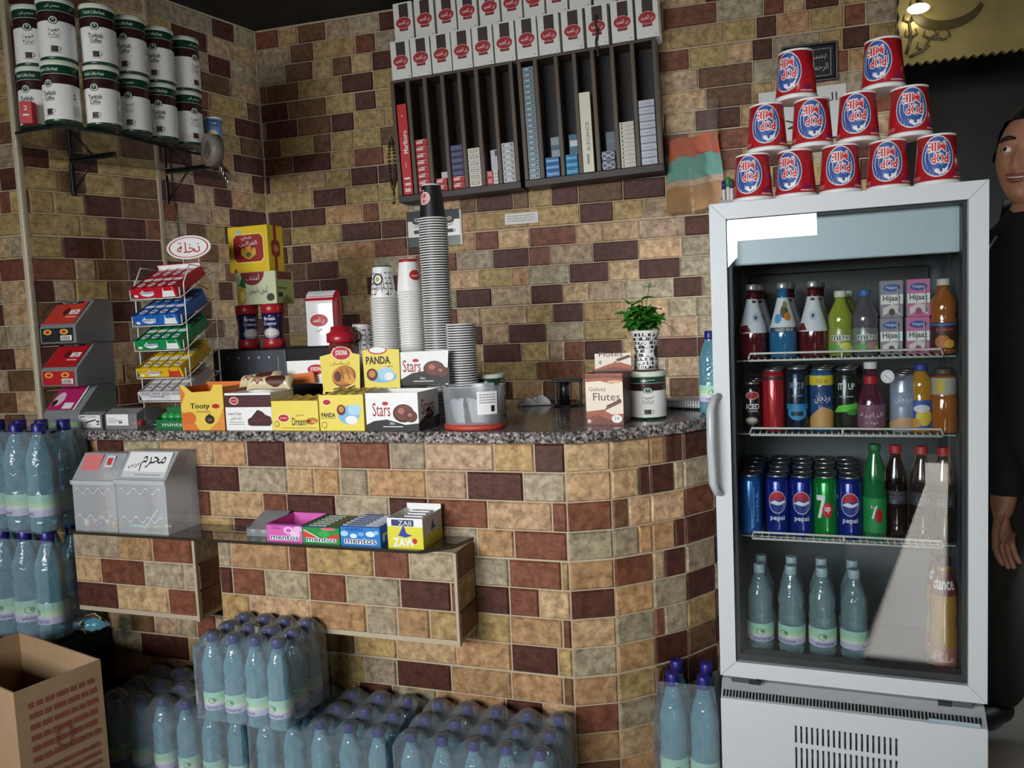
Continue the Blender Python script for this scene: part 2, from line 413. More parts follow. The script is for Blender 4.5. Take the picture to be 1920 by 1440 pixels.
w.build('wall_back', kind='structure')
w = Wall(); v1 = Vector(KC) - Vector(P3); w.face(P3, v1, v1.length, 0, 2.47, None, zb=1.262, seed=11)
v2 = Vector(P3) - Vector(SC_); w.face(SC_, v2, v2.length, 0, 2.47, px_rows('''
6: 50 Y 108 B 160 Y 230 B
5: 55 Y 100 Y 158 D 228 B
3: 62 Y 117 D 192 B 230 D
2: 65 R 140 L 180 B 240 D
4: 57 Y 150 Y 200 D'''), zb=1.262, seed=12)
w.build('wall_left', kind='structure')
w = Wall(); w.face((-3.45, 1.98), (1.05, .065), 1.052, 0, 2.47, px_rows('''
6: 0 D 34 Y
5: 0 R 20 Y
3: 0 L 18 G
2: 0 R 48 Y
1: 5 L 30 L
-1: 15 G
0: 8 L'''), zb=1.262, seed=21); w.build('wall_near_left', kind='structure')
tb = MB(); tb.box(SC_[0] - .012, SC_[1] - .012, 0, SC_[0] + .010, SC_[1] + .012, 2.465, mat('cream_tile_trim', 'c9bda2', .4), .006); tb.build('trim_1', kind='structure')
tb = MB(); tb.box(KC[0] - .004, KC[1] - .012, 0, KC[0] + .008, KC[1] + .0, 2.465, GROUT); tb.build('trim_2', kind='structure')
tb = MB(); tb.box(P3[0] - .0, P3[1] - .007, 0, P3[0] + .010, P3[1] + .007, 2.465, GROUT); tb.build('trim_3', kind='structure')
DK = mat('dark_paint', '181613', .6, var=.15, scale=8)
m = MB(); m.box(-3.6, -3.2, -.1, 2.3, 4.0, 0, mat('floor_tile', 'c6c1b8', .3, var=.12, scale=5)); m.build('floor', kind='structure')
m = MB(); m.box(-3.6, -2.1, 2.47, 2.3, 4.0, 2.6, mat('ceiling_dark', '1c1915', .8)); m.build('ceiling', kind='structure')
m = MB(); m.box(.385, 3.55, 0, 2.3, 3.65, 2.47, DK); m.box(.375, 3.1, 0, .385, 3.65, 2.47, DK); m.build('wall_back_right', kind='structure')
m = MB(); m.box(1.75, -2.1, 0, 1.85, 3.65, 2.47, mat('olive_paint', '4a4030', .6, var=.15, scale=6)); m.build('wall_right', kind='structure')
m = MB(); m.box(-3.55, -2.1, 0, -3.45, 2.02, 2.47, mat('dull_paint', '77705f', .7)); m.build('wall_left_side', kind='structure')
# front wall behind the viewer, with a shop window and a doorway open to daylight
PW = mat('plaster', '8d8778', .7)
m = MB()
for a in ((-3.45, 0, -3.2, 2.47), (-3.2, 0, -.75, .5), (-3.2, 2.15, -.75, 2.47), (-.75, 0, .645, 2.47), (.645, 2.1, .79, 2.47), (.79, 0, 1.75, 2.47)):
    m.box(a[0], -2.1, a[1], a[2], -2.0, a[3], PW)
m.build('wall_front', kind='structure')
def area(name, loc, w, h, e, col, aim, spread=180):
    l = bpy.data.lights.new(name, 'AREA'); l.shape = 'RECTANGLE'; l.size = w; l.size_y = h; l.energy = e; l.color = col; l.spread = math.radians(spread)
    o = bpy.data.objects.new(name, l); COL.objects.link(o); o.location = loc; o.rotation_euler = (Vector(aim) - Vector(loc)).to_track_quat('-Z', 'Y').to_euler(); o['kind'] = 'structure'; return o
area('daylight_shop_window', (-1.5, -1.8, 1.6), 2.0, .9, 30, (.97, .985, 1.), (-.55, 3.0, .68), 74)
area('right_side_fill', (1.72, 2.66, 1.35), .5, .6, 22, (.84, .92, 1.), (.2, 3.0, .98), 80)  # added cool fill for the right of the back wall; no window there
area('daylight_high_window', (-.3, -1.985, 1.75), .6, .28, 3.2, (.95, .98, 1.), (-.3, 2, .9), 90)
area('daylight_doorway', (1.02, -1.985, 1.32), .15, .5, 1.6, (.95, .98, 1.), (.7, 1.6, .8), 100)
# sun falling through the doorway on the floor in front of the refrigerator
l = bpy.data.lights.new('sun_through_door', 'SPOT'); l.energy = 36000; l.spot_size = math.radians(30); l.spot_blend = .05; l.shadow_soft_size = .02; l.color = (1, .98, .95)
o = bpy.data.objects.new('sun_through_door', l); COL.objects.link(o); o.location = (1.20, -5.5, 4.48)
o.rotation_euler = (Vector((.75, -2.0, 1.1)) - Vector(o.location)).to_track_quat('-Z', 'Y').to_euler(); o['kind'] = 'structure'
wd = bpy.data.worlds.new('world'); SC.world = wd; wd.use_nodes = True; bg = wd.node_tree.nodes['Background']
sk = wd.node_tree.nodes.new('ShaderNodeTexSky'); sk.sky_type = 'HOSEK_WILKIE'; sk.turbidity = 4
wd.node_tree.links.new(sk.outputs[0], bg.inputs[0]); bg.inputs[1].default_value = .4
SC.view_settings.view_transform = 'Standard'; SC.view_settings.look = 'None'; SC.view_settings.exposure = -.1; SC.view_settings.gamma = 1
SC.cycles.use_denoising = True; SC.cycles.transparent_max_bounces = 40; SC.cycles.max_bounces = 8; SC.cycles.caustics_reflective = False; SC.cycles.caustics_refractive = False; SC.cycles.sample_clamp_indirect = 6

# ================================================================ bar counter
ZT = .928
cnt = thing('service_counter', 'brick tiled service counter with a rounded faceted corner by the fridge', 'counter')
plan = [(-2.375, YF), (-.522, YF), (-.419, 1.941), (-.334, 2.012), (-.259, 2.087), (-.194, 2.185), (-.165, 2.30), (-.165, 2.50), (-2.19, 2.50), (-2.375, 2.07)]
fr = px_rows('''
-1: 134 O 183 D 234 G 302 L 402 O 463 D 536 P 637 R 732 G 799 P 927 Y 1002 D
-2: 130 O 354 L 364 D 449 G 540 L 590 O 638 G 691 O 800 P 876 D 982 G
-3: 120 R 357 R 396 L 494 R 539 D 630 G 730 D 803 R 915 L 1036 R
-4: 120 L 358 Y 440 D 500 ? 810 L 840 G 896 O 965 R
-5: 860 O 889 G 955 R
-6: 860 D 889 D 956 R 1012 L
-7: 860 Y 889 Y 958 O
-8: 590 ? 857 O 960 D 1047 Y
-9: 190 G 225 G 265 D 355 Y 585 Y 684 G 745 D 847 O 960 O
-10: 175 D 206 L 330 O 590 Y 674 D 737 G 820 O 950 D 1019 L
-11: 180 B 588 D 627 G 723 D 820 D 895 G 1001 D''')
W = Wall(); ZB = .898
def facet(k, s, seed):
    a, b = plan[k], plan[k + 1]; d = Vector(b) - Vector(a); rows = {}
    x0 = pxof((a[0], a[1], .6))[0]; x1 = pxof((b[0], b[1], .6))[0]
    for i, cs in enumerate(s.split()):
        rows[-1 - i] = [(x0 - 30, cs[0])] + ([((x0 + x1) / 2 + (10 if i % 2 else -8), cs[1])] if len(cs) > 1 else []) + [(None, '?')]
    W.face(a, d, d.length, 0, ZB, rows, zb=ZB, seed=seed)
W.face((-2.375, YF), (1, 0), 2.375 - .522, 0, ZB, fr, zb=ZB, seed=5)
facet(1, 'L L R G O D L G O R O', 31); facet(2, 'L LD BL GO R O G O Y G L', 32); facet(3, 'OD DG L OD LD G RG D BD B G', 33); facet(4, 'D G R D G D Y B D G B', 34); facet(5, 'B D G B D G B D Y B D', 35)
W.mb.prism([(x, y + .0005 if y < 1.9 else y + .0005) for x, y in plan], 0.001, ZB, GROUT)
W.build('brick_body', cnt)
def ledge(name, x0, x1, rows, seed, label):
    w = Wall(); y0 = YF - .12; zb = .642
    w.face((x0, y0), (1, 0), x1 - x0, .405, .642, px_rows(rows), zb=zb, seed=seed)
    w.face((x1, y0), (0, 1), .115, .405, .642, {-1: [(None, 'O')], -2: [(None, 'D')], -3: [(None, 'B')]} if seed == 42 else {-1: [(None, 'D')], -2: [(None, 'B')], -3: [(None, 'D')]}, zb=zb, seed=seed + 1)
    w.mb.box(x0, y0 + .0004, .405, x1 - .0004, YF, .642, GROUT)
    w.mb.box(x1 - .004, y0 - .006, .405, x1 + .004, y0 + .004, .642, GROUT)
    return w.build(name, cnt, label=label)
ledge('brick_ledge', -2.005, -1.567, '-1: 120 G 225 O 286 R\n-2: 120 L 190 R 272 G\n-3: 120 D 222 L 317 R', 40, 'short projecting brick ledge')
ledge('brick_ledge', -1.487, -.779, '-1: 400 G 434 O 542 R 577 Y 701 R 768 G\n-2: 400 D 437 R 498 G 580 R 650 G 751 D\n-3: 400 Y 470 L 583 O 688 G 746 O 807 Y', 42, 'long projecting brick ledge')
def granite():
    m = bpy.data.materials.new('granite'); m.use_nodes = True; t = m.node_tree; b = t.nodes['Principled BSDF']; tc = t.nodes.new('ShaderNodeTexCoord')
    v = t.nodes.new('ShaderNodeTexVoronoi'); v.inputs['Scale'].default_value = 170; n = t.nodes.new('ShaderNodeTexNoise'); n.inputs['Scale'].default_value = 90; n.inputs['Detail'].default_value = 4
    t.links.new(tc.outputs['Object'], v.inputs['Vector']); t.links.new(tc.outputs['Object'], n.inputs['Vector'])
    sp = t.nodes.new('ShaderNodeSeparateColor'); t.links.new(v.outputs['Color'], sp.inputs[0])
    ad = t.nodes.new('ShaderNodeMath'); ad.operation = 'MULTIPLY_ADD'; ad.inputs[1].default_value = .6; t.links.new(sp.outputs[0], ad.inputs[0]); 
    ml = t.nodes.new('ShaderNodeMath'); ml.operation = 'MULTIPLY'; ml.inputs[1].default_value = .45; t.links.new(n.outputs[0], ml.inputs[0]); t.links.new(ml.outputs[0], ad.inputs[2])
    r = t.nodes.new('ShaderNodeValToRGB'); e = r.color_ramp.elements; e[0].position = .22; e[0].color = lin('262427'); e[1].position = .95; e[1].color = lin('c9c1ba')
    k = e.new(.45); k.color = lin('5d5654'); k = e.new(.68); k.color = lin('8f8782')
    t.links.new(ad.outputs[0], r.inputs[0]); t.links.new(r.outputs[0], b.inputs['Base Color']); b.inputs['Roughness'].default_value = .13
    return m
GRAN = granite()
tp = [(-2.38, 1.872), (-.514, 1.872), (-.405, 1.922), (-.317, 1.998), (-.240, 2.076), (-.176, 2.178), (-.162, 2.30), (-.162, 2.52), (-2.185, 2.52), (-2.378, 2.075)]
m = MB(); m.prism(tp, ZB + .0005, ZT, GRAN); o = m.build('countertop'); tag(o, 'speckled grey granite countertop on the brick service counter', 'countertop')
bv = o.modifiers.new('b', 'BEVEL'); bv.width = .004; bv.segments = 2; bv.limit_method = 'ANGLE'
# glass shelf on the ledges
GS = clear('shelf_glass', '4a4638', .5, .04, 'b9b79c', .4)
m = MB(); m.prism([(-1.99, 1.745), (-.865, 1.745), (-.80, 1.80), (-.775, YF - .008), (-2.0, YF - .008)], .6435, .6515, GS); o = m.build('glass_shelf'); tag(o, 'long dark glass shelf on the two brick ledges', 'shelf')
# ================================================================ things on and around the counter
def fb(xl, xr, yt, yb, y):
    """extent on the plane y: x0, x1, z0, z1"""
    xm, ym = (xl + xr) / 2, (yt + yb) / 2
    return atY(xl, ym, y).x, atY(xr, ym, y).x, atY(xm, yb, y).z, atY(xm, yt, y).z
def carton(mb, x0, y0, z0, x1, y1, z1, m, decs=None, b=.0008):
    mb.box(x0, y0, z0, x1, y1, z1, m, b)
    for s, it in (decs or {}).items(): mb.dec(it, bf(x0, y0, z0, x1, y1, z1, s))
    return mb
def tray(mb, x0, y0, z0, x1, y1, hf, hs, hb, m, mi=None, decs=None, t=.0015):
    mi = mi or m
    mb.box(x0, y0, z0, x1, y0 + t, z0 + hf, m); mb.box(x0, y1 - t, z0, x1, y1, z0 + hb, m)
    mb.box(x0, y0 + t, z0, x0 + t, y1 - t, z0 + hs, m); mb.box(x1 - t, y0 + t, z0, x1, y1 - t, z0 + hs, m); mb.box(x0 + t, y0 + t, z0, x1 - t, y1 - t, z0 + t, m)
    if mi != m: mb.box(x0 + t, y1 - 2 * t, z0 + t, x1 - t, y1 - t, z0 + hb - t, mi); mb.box(x0 + t, y0 + t, z0 + t, x1 - t, y1 - t, z0 + 2 * t, mi)
    for s, it in (decs or {}).items(): mb.dec(it, bf(x0, y0, z0, x1, y1, z0 + (hf if s == 'f' else hs), s))
    return mb
def simple(name, label, cat, mb, loc=(0, 0, 0), rz=0., group=None):
    o = mb.build(name); place(o, loc, rz); return tag(o, label, cat, group)
def pillow(mb, L, W, T, m, m2=None, decs=None):
    """puffed wrapper with flat crimped ends; decs: [(test(u,v), material)] prints on the upper side"""
    def f(sg):
        def fn(u, v):
            x = (u - .5) * L; e = min(1, min(u, 1 - u) / .12); c = math.sin(PI * v) ** .6 * (1 - (1 - e) ** 2) ** .5
            return (x, (v - .5) * W * (.86 + .14 * (1 - e)), T / 2 + sg * T / 2 * c)
        return fn
    nu, nv = (44, 20) if decs else (20, 10); b0 = len(mb.f); mb.grid(f(1), nu, nv, m)
    for test, mm in decs or []:
        if mm not in mb.mats: mb.mats.append(mm)
        for k in range(nu * nv):
            if test((k % nu + .5) / nu, (k // nu + .5) / nv): mb.m[b0 + k] = mb.mats.index(mm)
    mb.grid(lambda u, v: f(-1)(1 - u, v), 20, 10, m); return mb
# ---- coffee cans
CW = mat('can_white', 'e4e4de', .22, var=.03); CG = mat('can_green', '173f2b', .25, var=.05); CB = mat('can_brown', '33191a', .25, var=.05); CLID = mat('can_lid', 'd7dccb', .4)
def coffee_can(r=.049, h=.174, lidh=.012):
    t = thing('coffee_can', '', 'can'); m = MB(); hb = h - lidh
    zs = [0, .045, .6, .76, .765, .95, 1]; pr = [(r * .97, 0), (r, .004)]; seg = [CG]
    for z, mm in ((.05, CG), (.052, CW), (.66, CW), (.83, CB), (.836, CW), (.985, CG)): pr.append((r, z * hb)); seg.append(mm)
    pr += [(r * .97, hb)]; seg += [CG]
    m.lathe(pr, CG, 32, seg=seg)
    fn = cyl(r, 0, r, hb); it = []
    for a in (0, 180):
        it += [('e', a, .67, 15, .07, CG), ('e', a, .67, 12, .058, CW), ('e', a, .67, 9, .043, CG), ('p', [(a - 4, .65), (a - 1, .70), (a + 1, .70), (a + 5, .655), (a + 1, .68)], CW)]
        if a == 0: it += [('t', 'Turkish', a, .5, 46, .085, INK, 0, .015), ('t', 'Coffee', a, .415, 36, .07, INK, 0, .015)]
        else: it += [('t', 'قهوة', a, .50, 34, .075, INK, 0, .01), ('t', 'تركية', a, .42, 34, .075, INK, 0, .01)]
        it += [('r', a - 16, .365, a + 16, .372, INK), ('r', a - 12, .13, a + 8, .23, DBROWN), ('o', a + 11, .185, 6, .035, .25, INK), ('r', a - 15, .115, a + 16, .122, INK)]
        it += [('t', 'Turkish Coffee Roast' if a == 0 else 'محمص البن', a, .91, 70 if a == 0 else 44, .06, WHITE)]
    it += scrib(72, .1, 100, .3, 6, P('777777'), 3) + [('e', 80, .42, 3, .02, INK), ('r', 78, .46, 82, .5, INK)] + scrib(-100, .1, -72, .5, 10, P('888888'), 4)
    m.dec(it, fn, st=6); m.build('can_body', t)
    l = MB(); l.lathe([(r * 1.02, hb - .003), (r * 1.03, hb), (r * 1.03, h - .002), (r * .97, h), (r * .9, h - .002), (0.001, h - .002)], CLID, 32); l.build('lid', t)
    return t
cans = pool(coffee_can)
ZS = 1.831; CH = .1735
shelf_cans = [(68, 243, 195, 35), (128, 234, 190, 40), (195, 240, 10, 25), (254, 252, 20, 195), (299, 261, 15, 8), (336, 267, 135, 150)]
pl = ['at the left end', 'second from left', 'third from left', 'fourth from left', 'fifth from left', 'at the right end']
for i, (px, py, up, lo) in enumerate(shelf_cans):
    p = Vector(((-2.09, 1.862), (-1.985, 1.852), (-1.918, 1.936), (-1.904, 2.042), (-1.892, 2.146), (-1.879, 2.250))[i] + (0,)); az = math.degrees(math.atan2(p.x, p.y))
    lab = lambda a, tier: (f'tall coffee can with {"Arabic" if 90 < a < 250 else "English"} lettering, {tier} of corner shelf, {pl[i]}')
    cans((p.x, p.y, ZS), math.radians(-az - lo), lab(lo, 'lower row'), 'coffee cans on the corner shelf')
    cans((p.x + .004, p.y, ZS + CH), math.radians(-az - up), lab(up, 'upper row'), 'coffee cans on the corner shelf')
# corner shelf of dark glass on brackets
out = []
for px, py in ((28, 250), (60, 244), (100, 238), (165, 241), (230, 254), (300, 272), (345, 282), (405, 296)):
    p = at(px, py + 2, ZS - .008); out.append((p.x, p.y))
t = thing('corner_glass_shelf', 'dark glass corner shelf carrying the tall coffee cans', 'shelf')
m = MB(); m.prism(out + [(-2.135, 2.83), (-2.226, 2.45), (-2.37, 2.09), (-2.378, 2.05)], ZS - .009, ZS - .001, clear('dark_glass', '1d2626', .72, .06, '8fa3a0', .25)); m.build('shelf_glass', t)
for x, y, dx in ((-2.325, 2.18, .20), (-2.212, 2.50, .22)):
    m = MB(); m.box(x, y - .005, ZS - .018, x + dx, y + .005, ZS - .0095, BLACKP, .002); m.box(x, y - .008, ZS - .13, x + .012, y + .008, ZS - .022, BLACKP, .002)
    m.tube([(x + .006, y, ZS - .12), (x + dx * .5, y, ZS - .018)], .004, BLACKP); m.build('bracket', t)
m = MB(); p = at(92, 240, ZS); carton(m, -.017, -.014, 0, .017, .014, .062, RED, {'f': [('t', '2', .5, .7, .3, .2, WHITE), ('r', .25, .35, .75, .42, WHITE)]}); simple('small_red_carton', 'small red carton between the tall coffee cans on the corner shelf', 'carton', m, (p.x - .012, p.y - .055, ZS + .0002), .4)
m = MB(); p = at(36, 250, ZS); m.prism([(0, 0), (.055, 0), (.05, .14), (.004, .145)], -.011, .011, CW, lambda a, b, c: (a, c, b)); simple('white_packet', 'plain white packet at the left end of the corner shelf', 'packet', m, (p.x - .006, p.y + .03, ZS + .0002), .6)
# paper cup and roll at the right end of that shelf
t = thing('printed_paper_cup', 'blue printed paper drink cup at the right end of the corner shelf', 'cup'); r1, r0, hh = .031, .024, .108; p = at(402, 284, ZS)
m = MB(); BLP = P('6d93c9'); m.lathe([(r0, 0), (r1, hh)], BLP, 28); m.dec([('r', -80, .02, 80, .25, P('6a2f2b')), ('e', 6, .42, 44, .2, P('d9cba6')), ('e', 12, .36, 26, .12, P('b8863e')), ('e', 16, .35, 12, .06, P('7a4a1f')), ('r', 0, .74, 44, .92, P('16356e')), ('t', 'mix', 22, .83, 30, .1, WHITE)] + scrib(-60, .06, 60, .2, 4, P('c79a8a'), 5), cyl(r0, 0, r1, hh), st=8); m.build('cup_body', t)
m = MB(); m.lathe([(r1 - .003, hh - .004), (r1, hh - .004), (r1 + .0025, hh), (r1, hh + .003), (r1 - .003, hh)], WHITE, 28); m.build('rim', t); place(t, (p.x, p.y, ZS + .0002), .5)
p = atD(398, 282, 2.62); t = thing('cable_roll', 'grey coil of tape and cable hanging under the right end of the corner shelf', 'cable roll', p, -.5); m = MB()
m.lathe([(.030, -.018), (.052, -.018), (.052, .018), (.030, .018), (.030, -.018)], P('6f675c'), 28); m.v = [(a, c, b) for a, b, c in m.v]; m.build('tape_roll', t)
m = MB()
for k in range(5): m.tube([(.02 * math.sin(k), .024, -.02), (-.02 + .015 * k, .027, -.06 - .008 * k), (-.03 + .018 * k, .0265, -.085 - .01 * k)], .0012, CHROME, 5)
m.build('hanging_wires', t)
m = MB(); a = at(290, 290, 1.80); m.tube([(-2.195, 2.52, 1.82), (-2.19, 2.53, 1.6), (-2.185, 2.545, 1.42), (-2.15, 2.62, 1.38)], .0022, P('332c25')); tag(m.build('dark_cable'), 'thin dark cable running down the wall corner below the glass shelf', 'cable')

# ---- candy bins at the counter's left end
def bin_(name, w, h, d, back, label, cat, flap, loc, side=1.):
    t = thing(name, label, cat, loc); m = MB(); pr = [(0, .004), (.004, 0), (d, 0), (d, h), (d * back, h), (d * .0 + .004, h * .42), (0, h * .36)]
    m.prism(pr, 0, w, PLAST, lambda a, b, c: (c, a, b)); m.build('bin_body', t)
    q = quad((.006, .006, h * .45), (w - .012, .006, h * .45), (w - .012, d * back - .008, h * .97), (.006, d * back - .008, h * .97))
    m = MB(); m.dec(flap, q, off=.0012); m.build('label', t)
    m = MB(); m.box(w * .8, d * .5, h * .999, w * .97, d * .98, h * 1.02, PLAST, .001); m.build('lid_catch', t)
    return t
x0, x1, za, zb_ = fb(66, 160, 562, 640, 1.895); W1 = .145
hb_ = (fb(66, 160, 562, 798, 1.895)[3] - ZT - .004) / 3
redl = lambda a: [('r', 0, 0, 1, 1, RED if a else P('c23a2c')), ('r', 0, .9, .85, 1, INK), ('t', 'قهوة سريعة', .4, .95, .5, .08, WHITE), ('e', .5, .55, .1, .16, P('5a1512')), ('r', .62, .42, .92, .62, WHITE), ('t', '2', .77, .52, .2, .14, RED), ('r', .58, .28, .9, .33, P('e8b8a8'))]
low = lambda a: [('r', 0, 0, 1, 1, INK if a else RED), ('e', .2, .72, .13, .2, P('d8b33a')), ('e', .2, .72, .07, .11, RED), ('e', .72, .72, .13, .2, P('d8b33a')), ('e', .72, .72, .07, .11, RED), ('r', .6, .08, .95, .45, WHITE)] + [('r', .63 + .04 * k, .1, .65 + .04 * k, .4, INK) for k in range(7)]
names = ['clear candy bin with a magenta label, lowest of the stack on the counter', 'clear candy bin with a dark red label, middle of its stack', 'clear candy bin with a bright red label, topmost of its stack']
for k in range(3):
    loc = (x0 + (.0, .0, .006)[k], 1.895 + .004 * k, ZT + .0006 + k * (hb_ + .0012))
    fl = redl(k == 1) if k else [('r', .0, 0, .82, 1, P('b51f63')), ('e', .2, .45, .16, .28, P('d9c3c9')), ('e', .12, .3, .07, .12, INK), ('r', .45, .05, .75, .3, WHITE), ('t', 'candy', .4, .9, .5, .12, INK), ('r', .84, 0, .9, 1, WHITE)]
    t = bin_('candy_bin', W1, hb_, .15, .55, names[k], 'candy bin', fl, loc)
    if k: m = MB(); m.dec(low(k == 2), quad((.006, 0, .005), (W1 - .01, 0, .005), (W1 - .01, 0, hb_ * .36), (.006, 0, hb_ * .36)), off=.0012); m.build('front_label', t)
    tilt = 0
GRN = mat('green_candy', '7fc21e', .3, coat=.4)
for k in range(7):
    m = MB(); m.ball((0, 0, .011), .012, GRN, 7, (1.15, 1, .9)); simple('green_sweet', f'bright green wrapped sweet in the lowest candy bin, {nth(k)} from the left', 'sweet', m, (x0 + .018 + .0175 * k, 1.917 + .004 * (k % 2), ZT + .0025), group='green sweets in the bin')
x0, x1, z0, z1 = fb(135, 200, 748, 798, 1.9)
t = thing('small_clear_box', 'low clear plastic box with a white price label, beside the bin stack', 'plastic box', (x0 + .022, 1.9, ZT + .0006)); m = MB(); w, h = .095, .058
m.prism([(0, 0), (.09, 0), (.09, h), (.02, h * .9), (0, h * .72)], 0, w, PLAST, lambda a, b, c: (c, a, b)); m.build('box_body', t)
lab = [('r', 0, 0, 1, 1, WHITE), ('o', .5, .5, .49, .49, .03, P('9a9a9a')), ('r', .08, .82, .3, .9, INK), ('l', [(.3, .35), (.55, .5), (.8, .62)], .1, P('3a3a3a')), ('r', .82, .2, .94, .3, INK), ('r', .82, .4, .94, .55, INK)] + scrib(.35, .78, .8, .92, 1, INK, 5) + scrib(.08, .1, .6, .25, 2, P('555555'), 6)
m = MB(); m.dec(lab, quad((.004, 0, .006), (w - .006, 0, .006), (w - .006, 0, .044), (.004, 0, .044)), off=.001); m.build('price_label', t)
t = thing('small_clear_box', 'low clear plastic box with a white label and red sweets, left of the wire rack', 'plastic box', (x0 + .012 + .118, 1.9, ZT + .0006)); m = MB(); w = .122
m.prism([(0, 0), (.1, 0), (.1, h), (.03, h * 1.05), (0, h * .8)], 0, w, PLAST, lambda a, b, c: (c, a, b)); m.build('box_body', t)
lab2 = [('r', 0, 0, 1, 1, WHITE), ('t', 'CODE 128', .25, .62, .35, .1, INK), ('r', .45, .38, .72, .44, INK), ('r', .55, .2, .72, .32, INK)] + scrib(.06, .2, .45, .55, 4, P('777777'), 9)
m = MB(); m.dec(lab2, quad((.006, 0, .012), (.09, 0, .012), (.09, 0, .046), (.006, 0, .046)), off=.001); m.build('price_label', t)
for k in range(3):
    m = MB(); m.ball((0, 0, .012), .013, mat('red_candy', 'a81522', .3, coat=.4), 7); simple('red_sweet', f'round red sweet in the low clear box, {nth(k)} from the left', 'sweet', m, (x0 + .132 + .075 + .018 * k, 1.925, ZT + .004), group='red sweets in the low box')

# ---- wire candy rack with oval sign
RKY = 1.965
t = thing('wire_candy_rack', 'white wire rack with an oval sign and five tilted gum trays', 'display rack')
xa = atY(275, 620, 2.0).x; xb = atY(368, 620, RKY + .005).x; xc = atY(397, 600, 2.14).x; xb = xa + .185
zt_ = atY(372, 515, RKY).z; fr_ = MB()
for x in (xa, xb):
    fr_.tube([(x, RKY, ZT + .002), (x, RKY, zt_ - .02), (x, RKY + .03, zt_ + .035), (x, RKY + .135, zt_ + .03), (x, RKY + .135, ZT + .002)], .0022, WIRE)
for y, z in ((RKY, ZT + .006), (RKY + .135, ZT + .006), (RKY + .135, zt_ + .03)): fr_.tube([(xa, y, z), (xb, y, z)], .0018, WIRE)
trays = [(552, 'r', 'c01727', 'red'), (603, 'b', '1f63b8', 'blue'), (650, 'g', '148a4a', 'green'), (702, 'y', 'd9b21e', 'yellow'), (746, 'w', 'd6d6d6', 'silver grey')]
TW, TL, TT, AN = .165, .145, .032, math.radians(28); tz = []
for k, (py, c, hx, nm) in enumerate(trays):
    z = atY(300, py, RKY - .02).z; tz.append(z)
    for x in (xa, xb): fr_.tube([(x, RKY - .018, z - .012), (x, RKY + .135, z - .012 + .153 * math.tan(AN))], .0018, WIRE); fr_.tube([(x, RKY - .018, z - .012), (x, RKY - .02, z + .018)], .0018, WIRE)
    for q in (0, .5, 1): fr_.tube([(xa, RKY - .018 + q * .15, z - .012 + q * .15 * math.tan(AN)), (xb, RKY - .018 + q * .15, z - .012 + q * .15 * math.tan(AN))], .0016, WIRE)
fr_.build('wire_frame', t)
cx, cz = (xa + xb) / 2 + .012, atY(356, 463, RKY + .12).z; m = MB()
m.tube([(cx - .03, RKY + .135, zt_ + .03), (cx - .03, RKY + .135, cz)], .0015, WIRE); m.tube([(cx + .03, RKY + .135, zt_ + .03), (cx + .03, RKY + .135, cz)], .0015, WIRE); m.build('sign_stems', t)
m = MB(); pts = [(.085 * math.cos(2 * PI * k / 40), .037 * math.sin(2 * PI * k / 40)) for k in range(40)]
m.prism(pts, -.002, .002, WHITE, lambda a, b, c: (cx + a, RKY + .129 + c, cz + b))
m.dec([('o', 0, 0, .077, .032, .07, RED), ('t', 'نخلة', -.0, .0, .088, .034, RED, 0, .03)], lambda u, v, o: Vector((cx + u, RKY + .127 - o, cz + v))); m.build('oval_sign', t, label='white oval sign with red Arabic word')
def gum_tray(hx, c):
    q = thing('gum_tray', '', 'gum box'); m = MB(); mm = mat('tray_' + hx, hx, .4)
    tray(m, -TW / 2, 0, 0, TW / 2, TL, TT, TT, TT + .012, mm, WHITE if c in 'rw' else mm, {'f': [('e', .35, .5, .16, .36, P('e5e8ee')), ('t', {'r': 'strawberry', 'b': 'mint ice', 'g': 'spearmint', 'y': 'SHARAWI', 'w': 'Sharawi'}[c], .38, .5, .34, .3, P('8a1520') if c in 'yw' else P('16305e'), 0, .02), ('p', [(.66, .02), (.95, .02), (.95, .98), (.74, .98)], WHITE if c != 'y' else P('c4351f')), ('e', .08, .25, .05, .14, WHITE)]}); m.build('tray_box', q); return q
def gum_pack(hx, c):
    m = MB(); mm = mat('gum_' + hx, hx, .3, coat=.3); carton(m, -.016, -.0365, 0, .016, .0365, .011, mm, {'t': [('r', .0, .72, 1, .95, P('e8e8ea')), ('e', .5, .38, .38, .16, P('e6e6f0')), ('r', .2, .34, .8, .42, P('7a1020') if c in 'ryw' else P('102c66'))]}, .002); return m
for k, (py, c, hx, nm) in enumerate(trays):
    loc = Vector((cx - .012, RKY - .016, tz[k] - .0085))
    q = gum_tray(hx, c); place(q, loc, 0, AN); q['label'] = f'{nm} open gum tray tilted on the wire rack, {nth(k)} from the top'; q['group'] = 'gum trays on the wire rack'
    pack = gum_pack(hx if c != 'w' else 'aeb2b8', c).build('gum_pack')
    for i in range(4):
        for j in range(2):
            pk = pack if (i, j) == (0, 0) else pack.copy()
            if pk is not pack: COL.objects.link(pk)
            Rm = Matrix.Rotation(AN, 3, 'X'); pp = loc + Rm @ Vector((-.057 + .038 * i, .034 + .0755 * j, .0205))
            pk.location = pp; pk.rotation_euler = (AN, 0, 0)
            tag(pk, f'small gum pack in the {nm} tray, {"back" if j else "front"} row, {nth(i)} from the left', 'gum', f'gum packs in the {nm} tray')
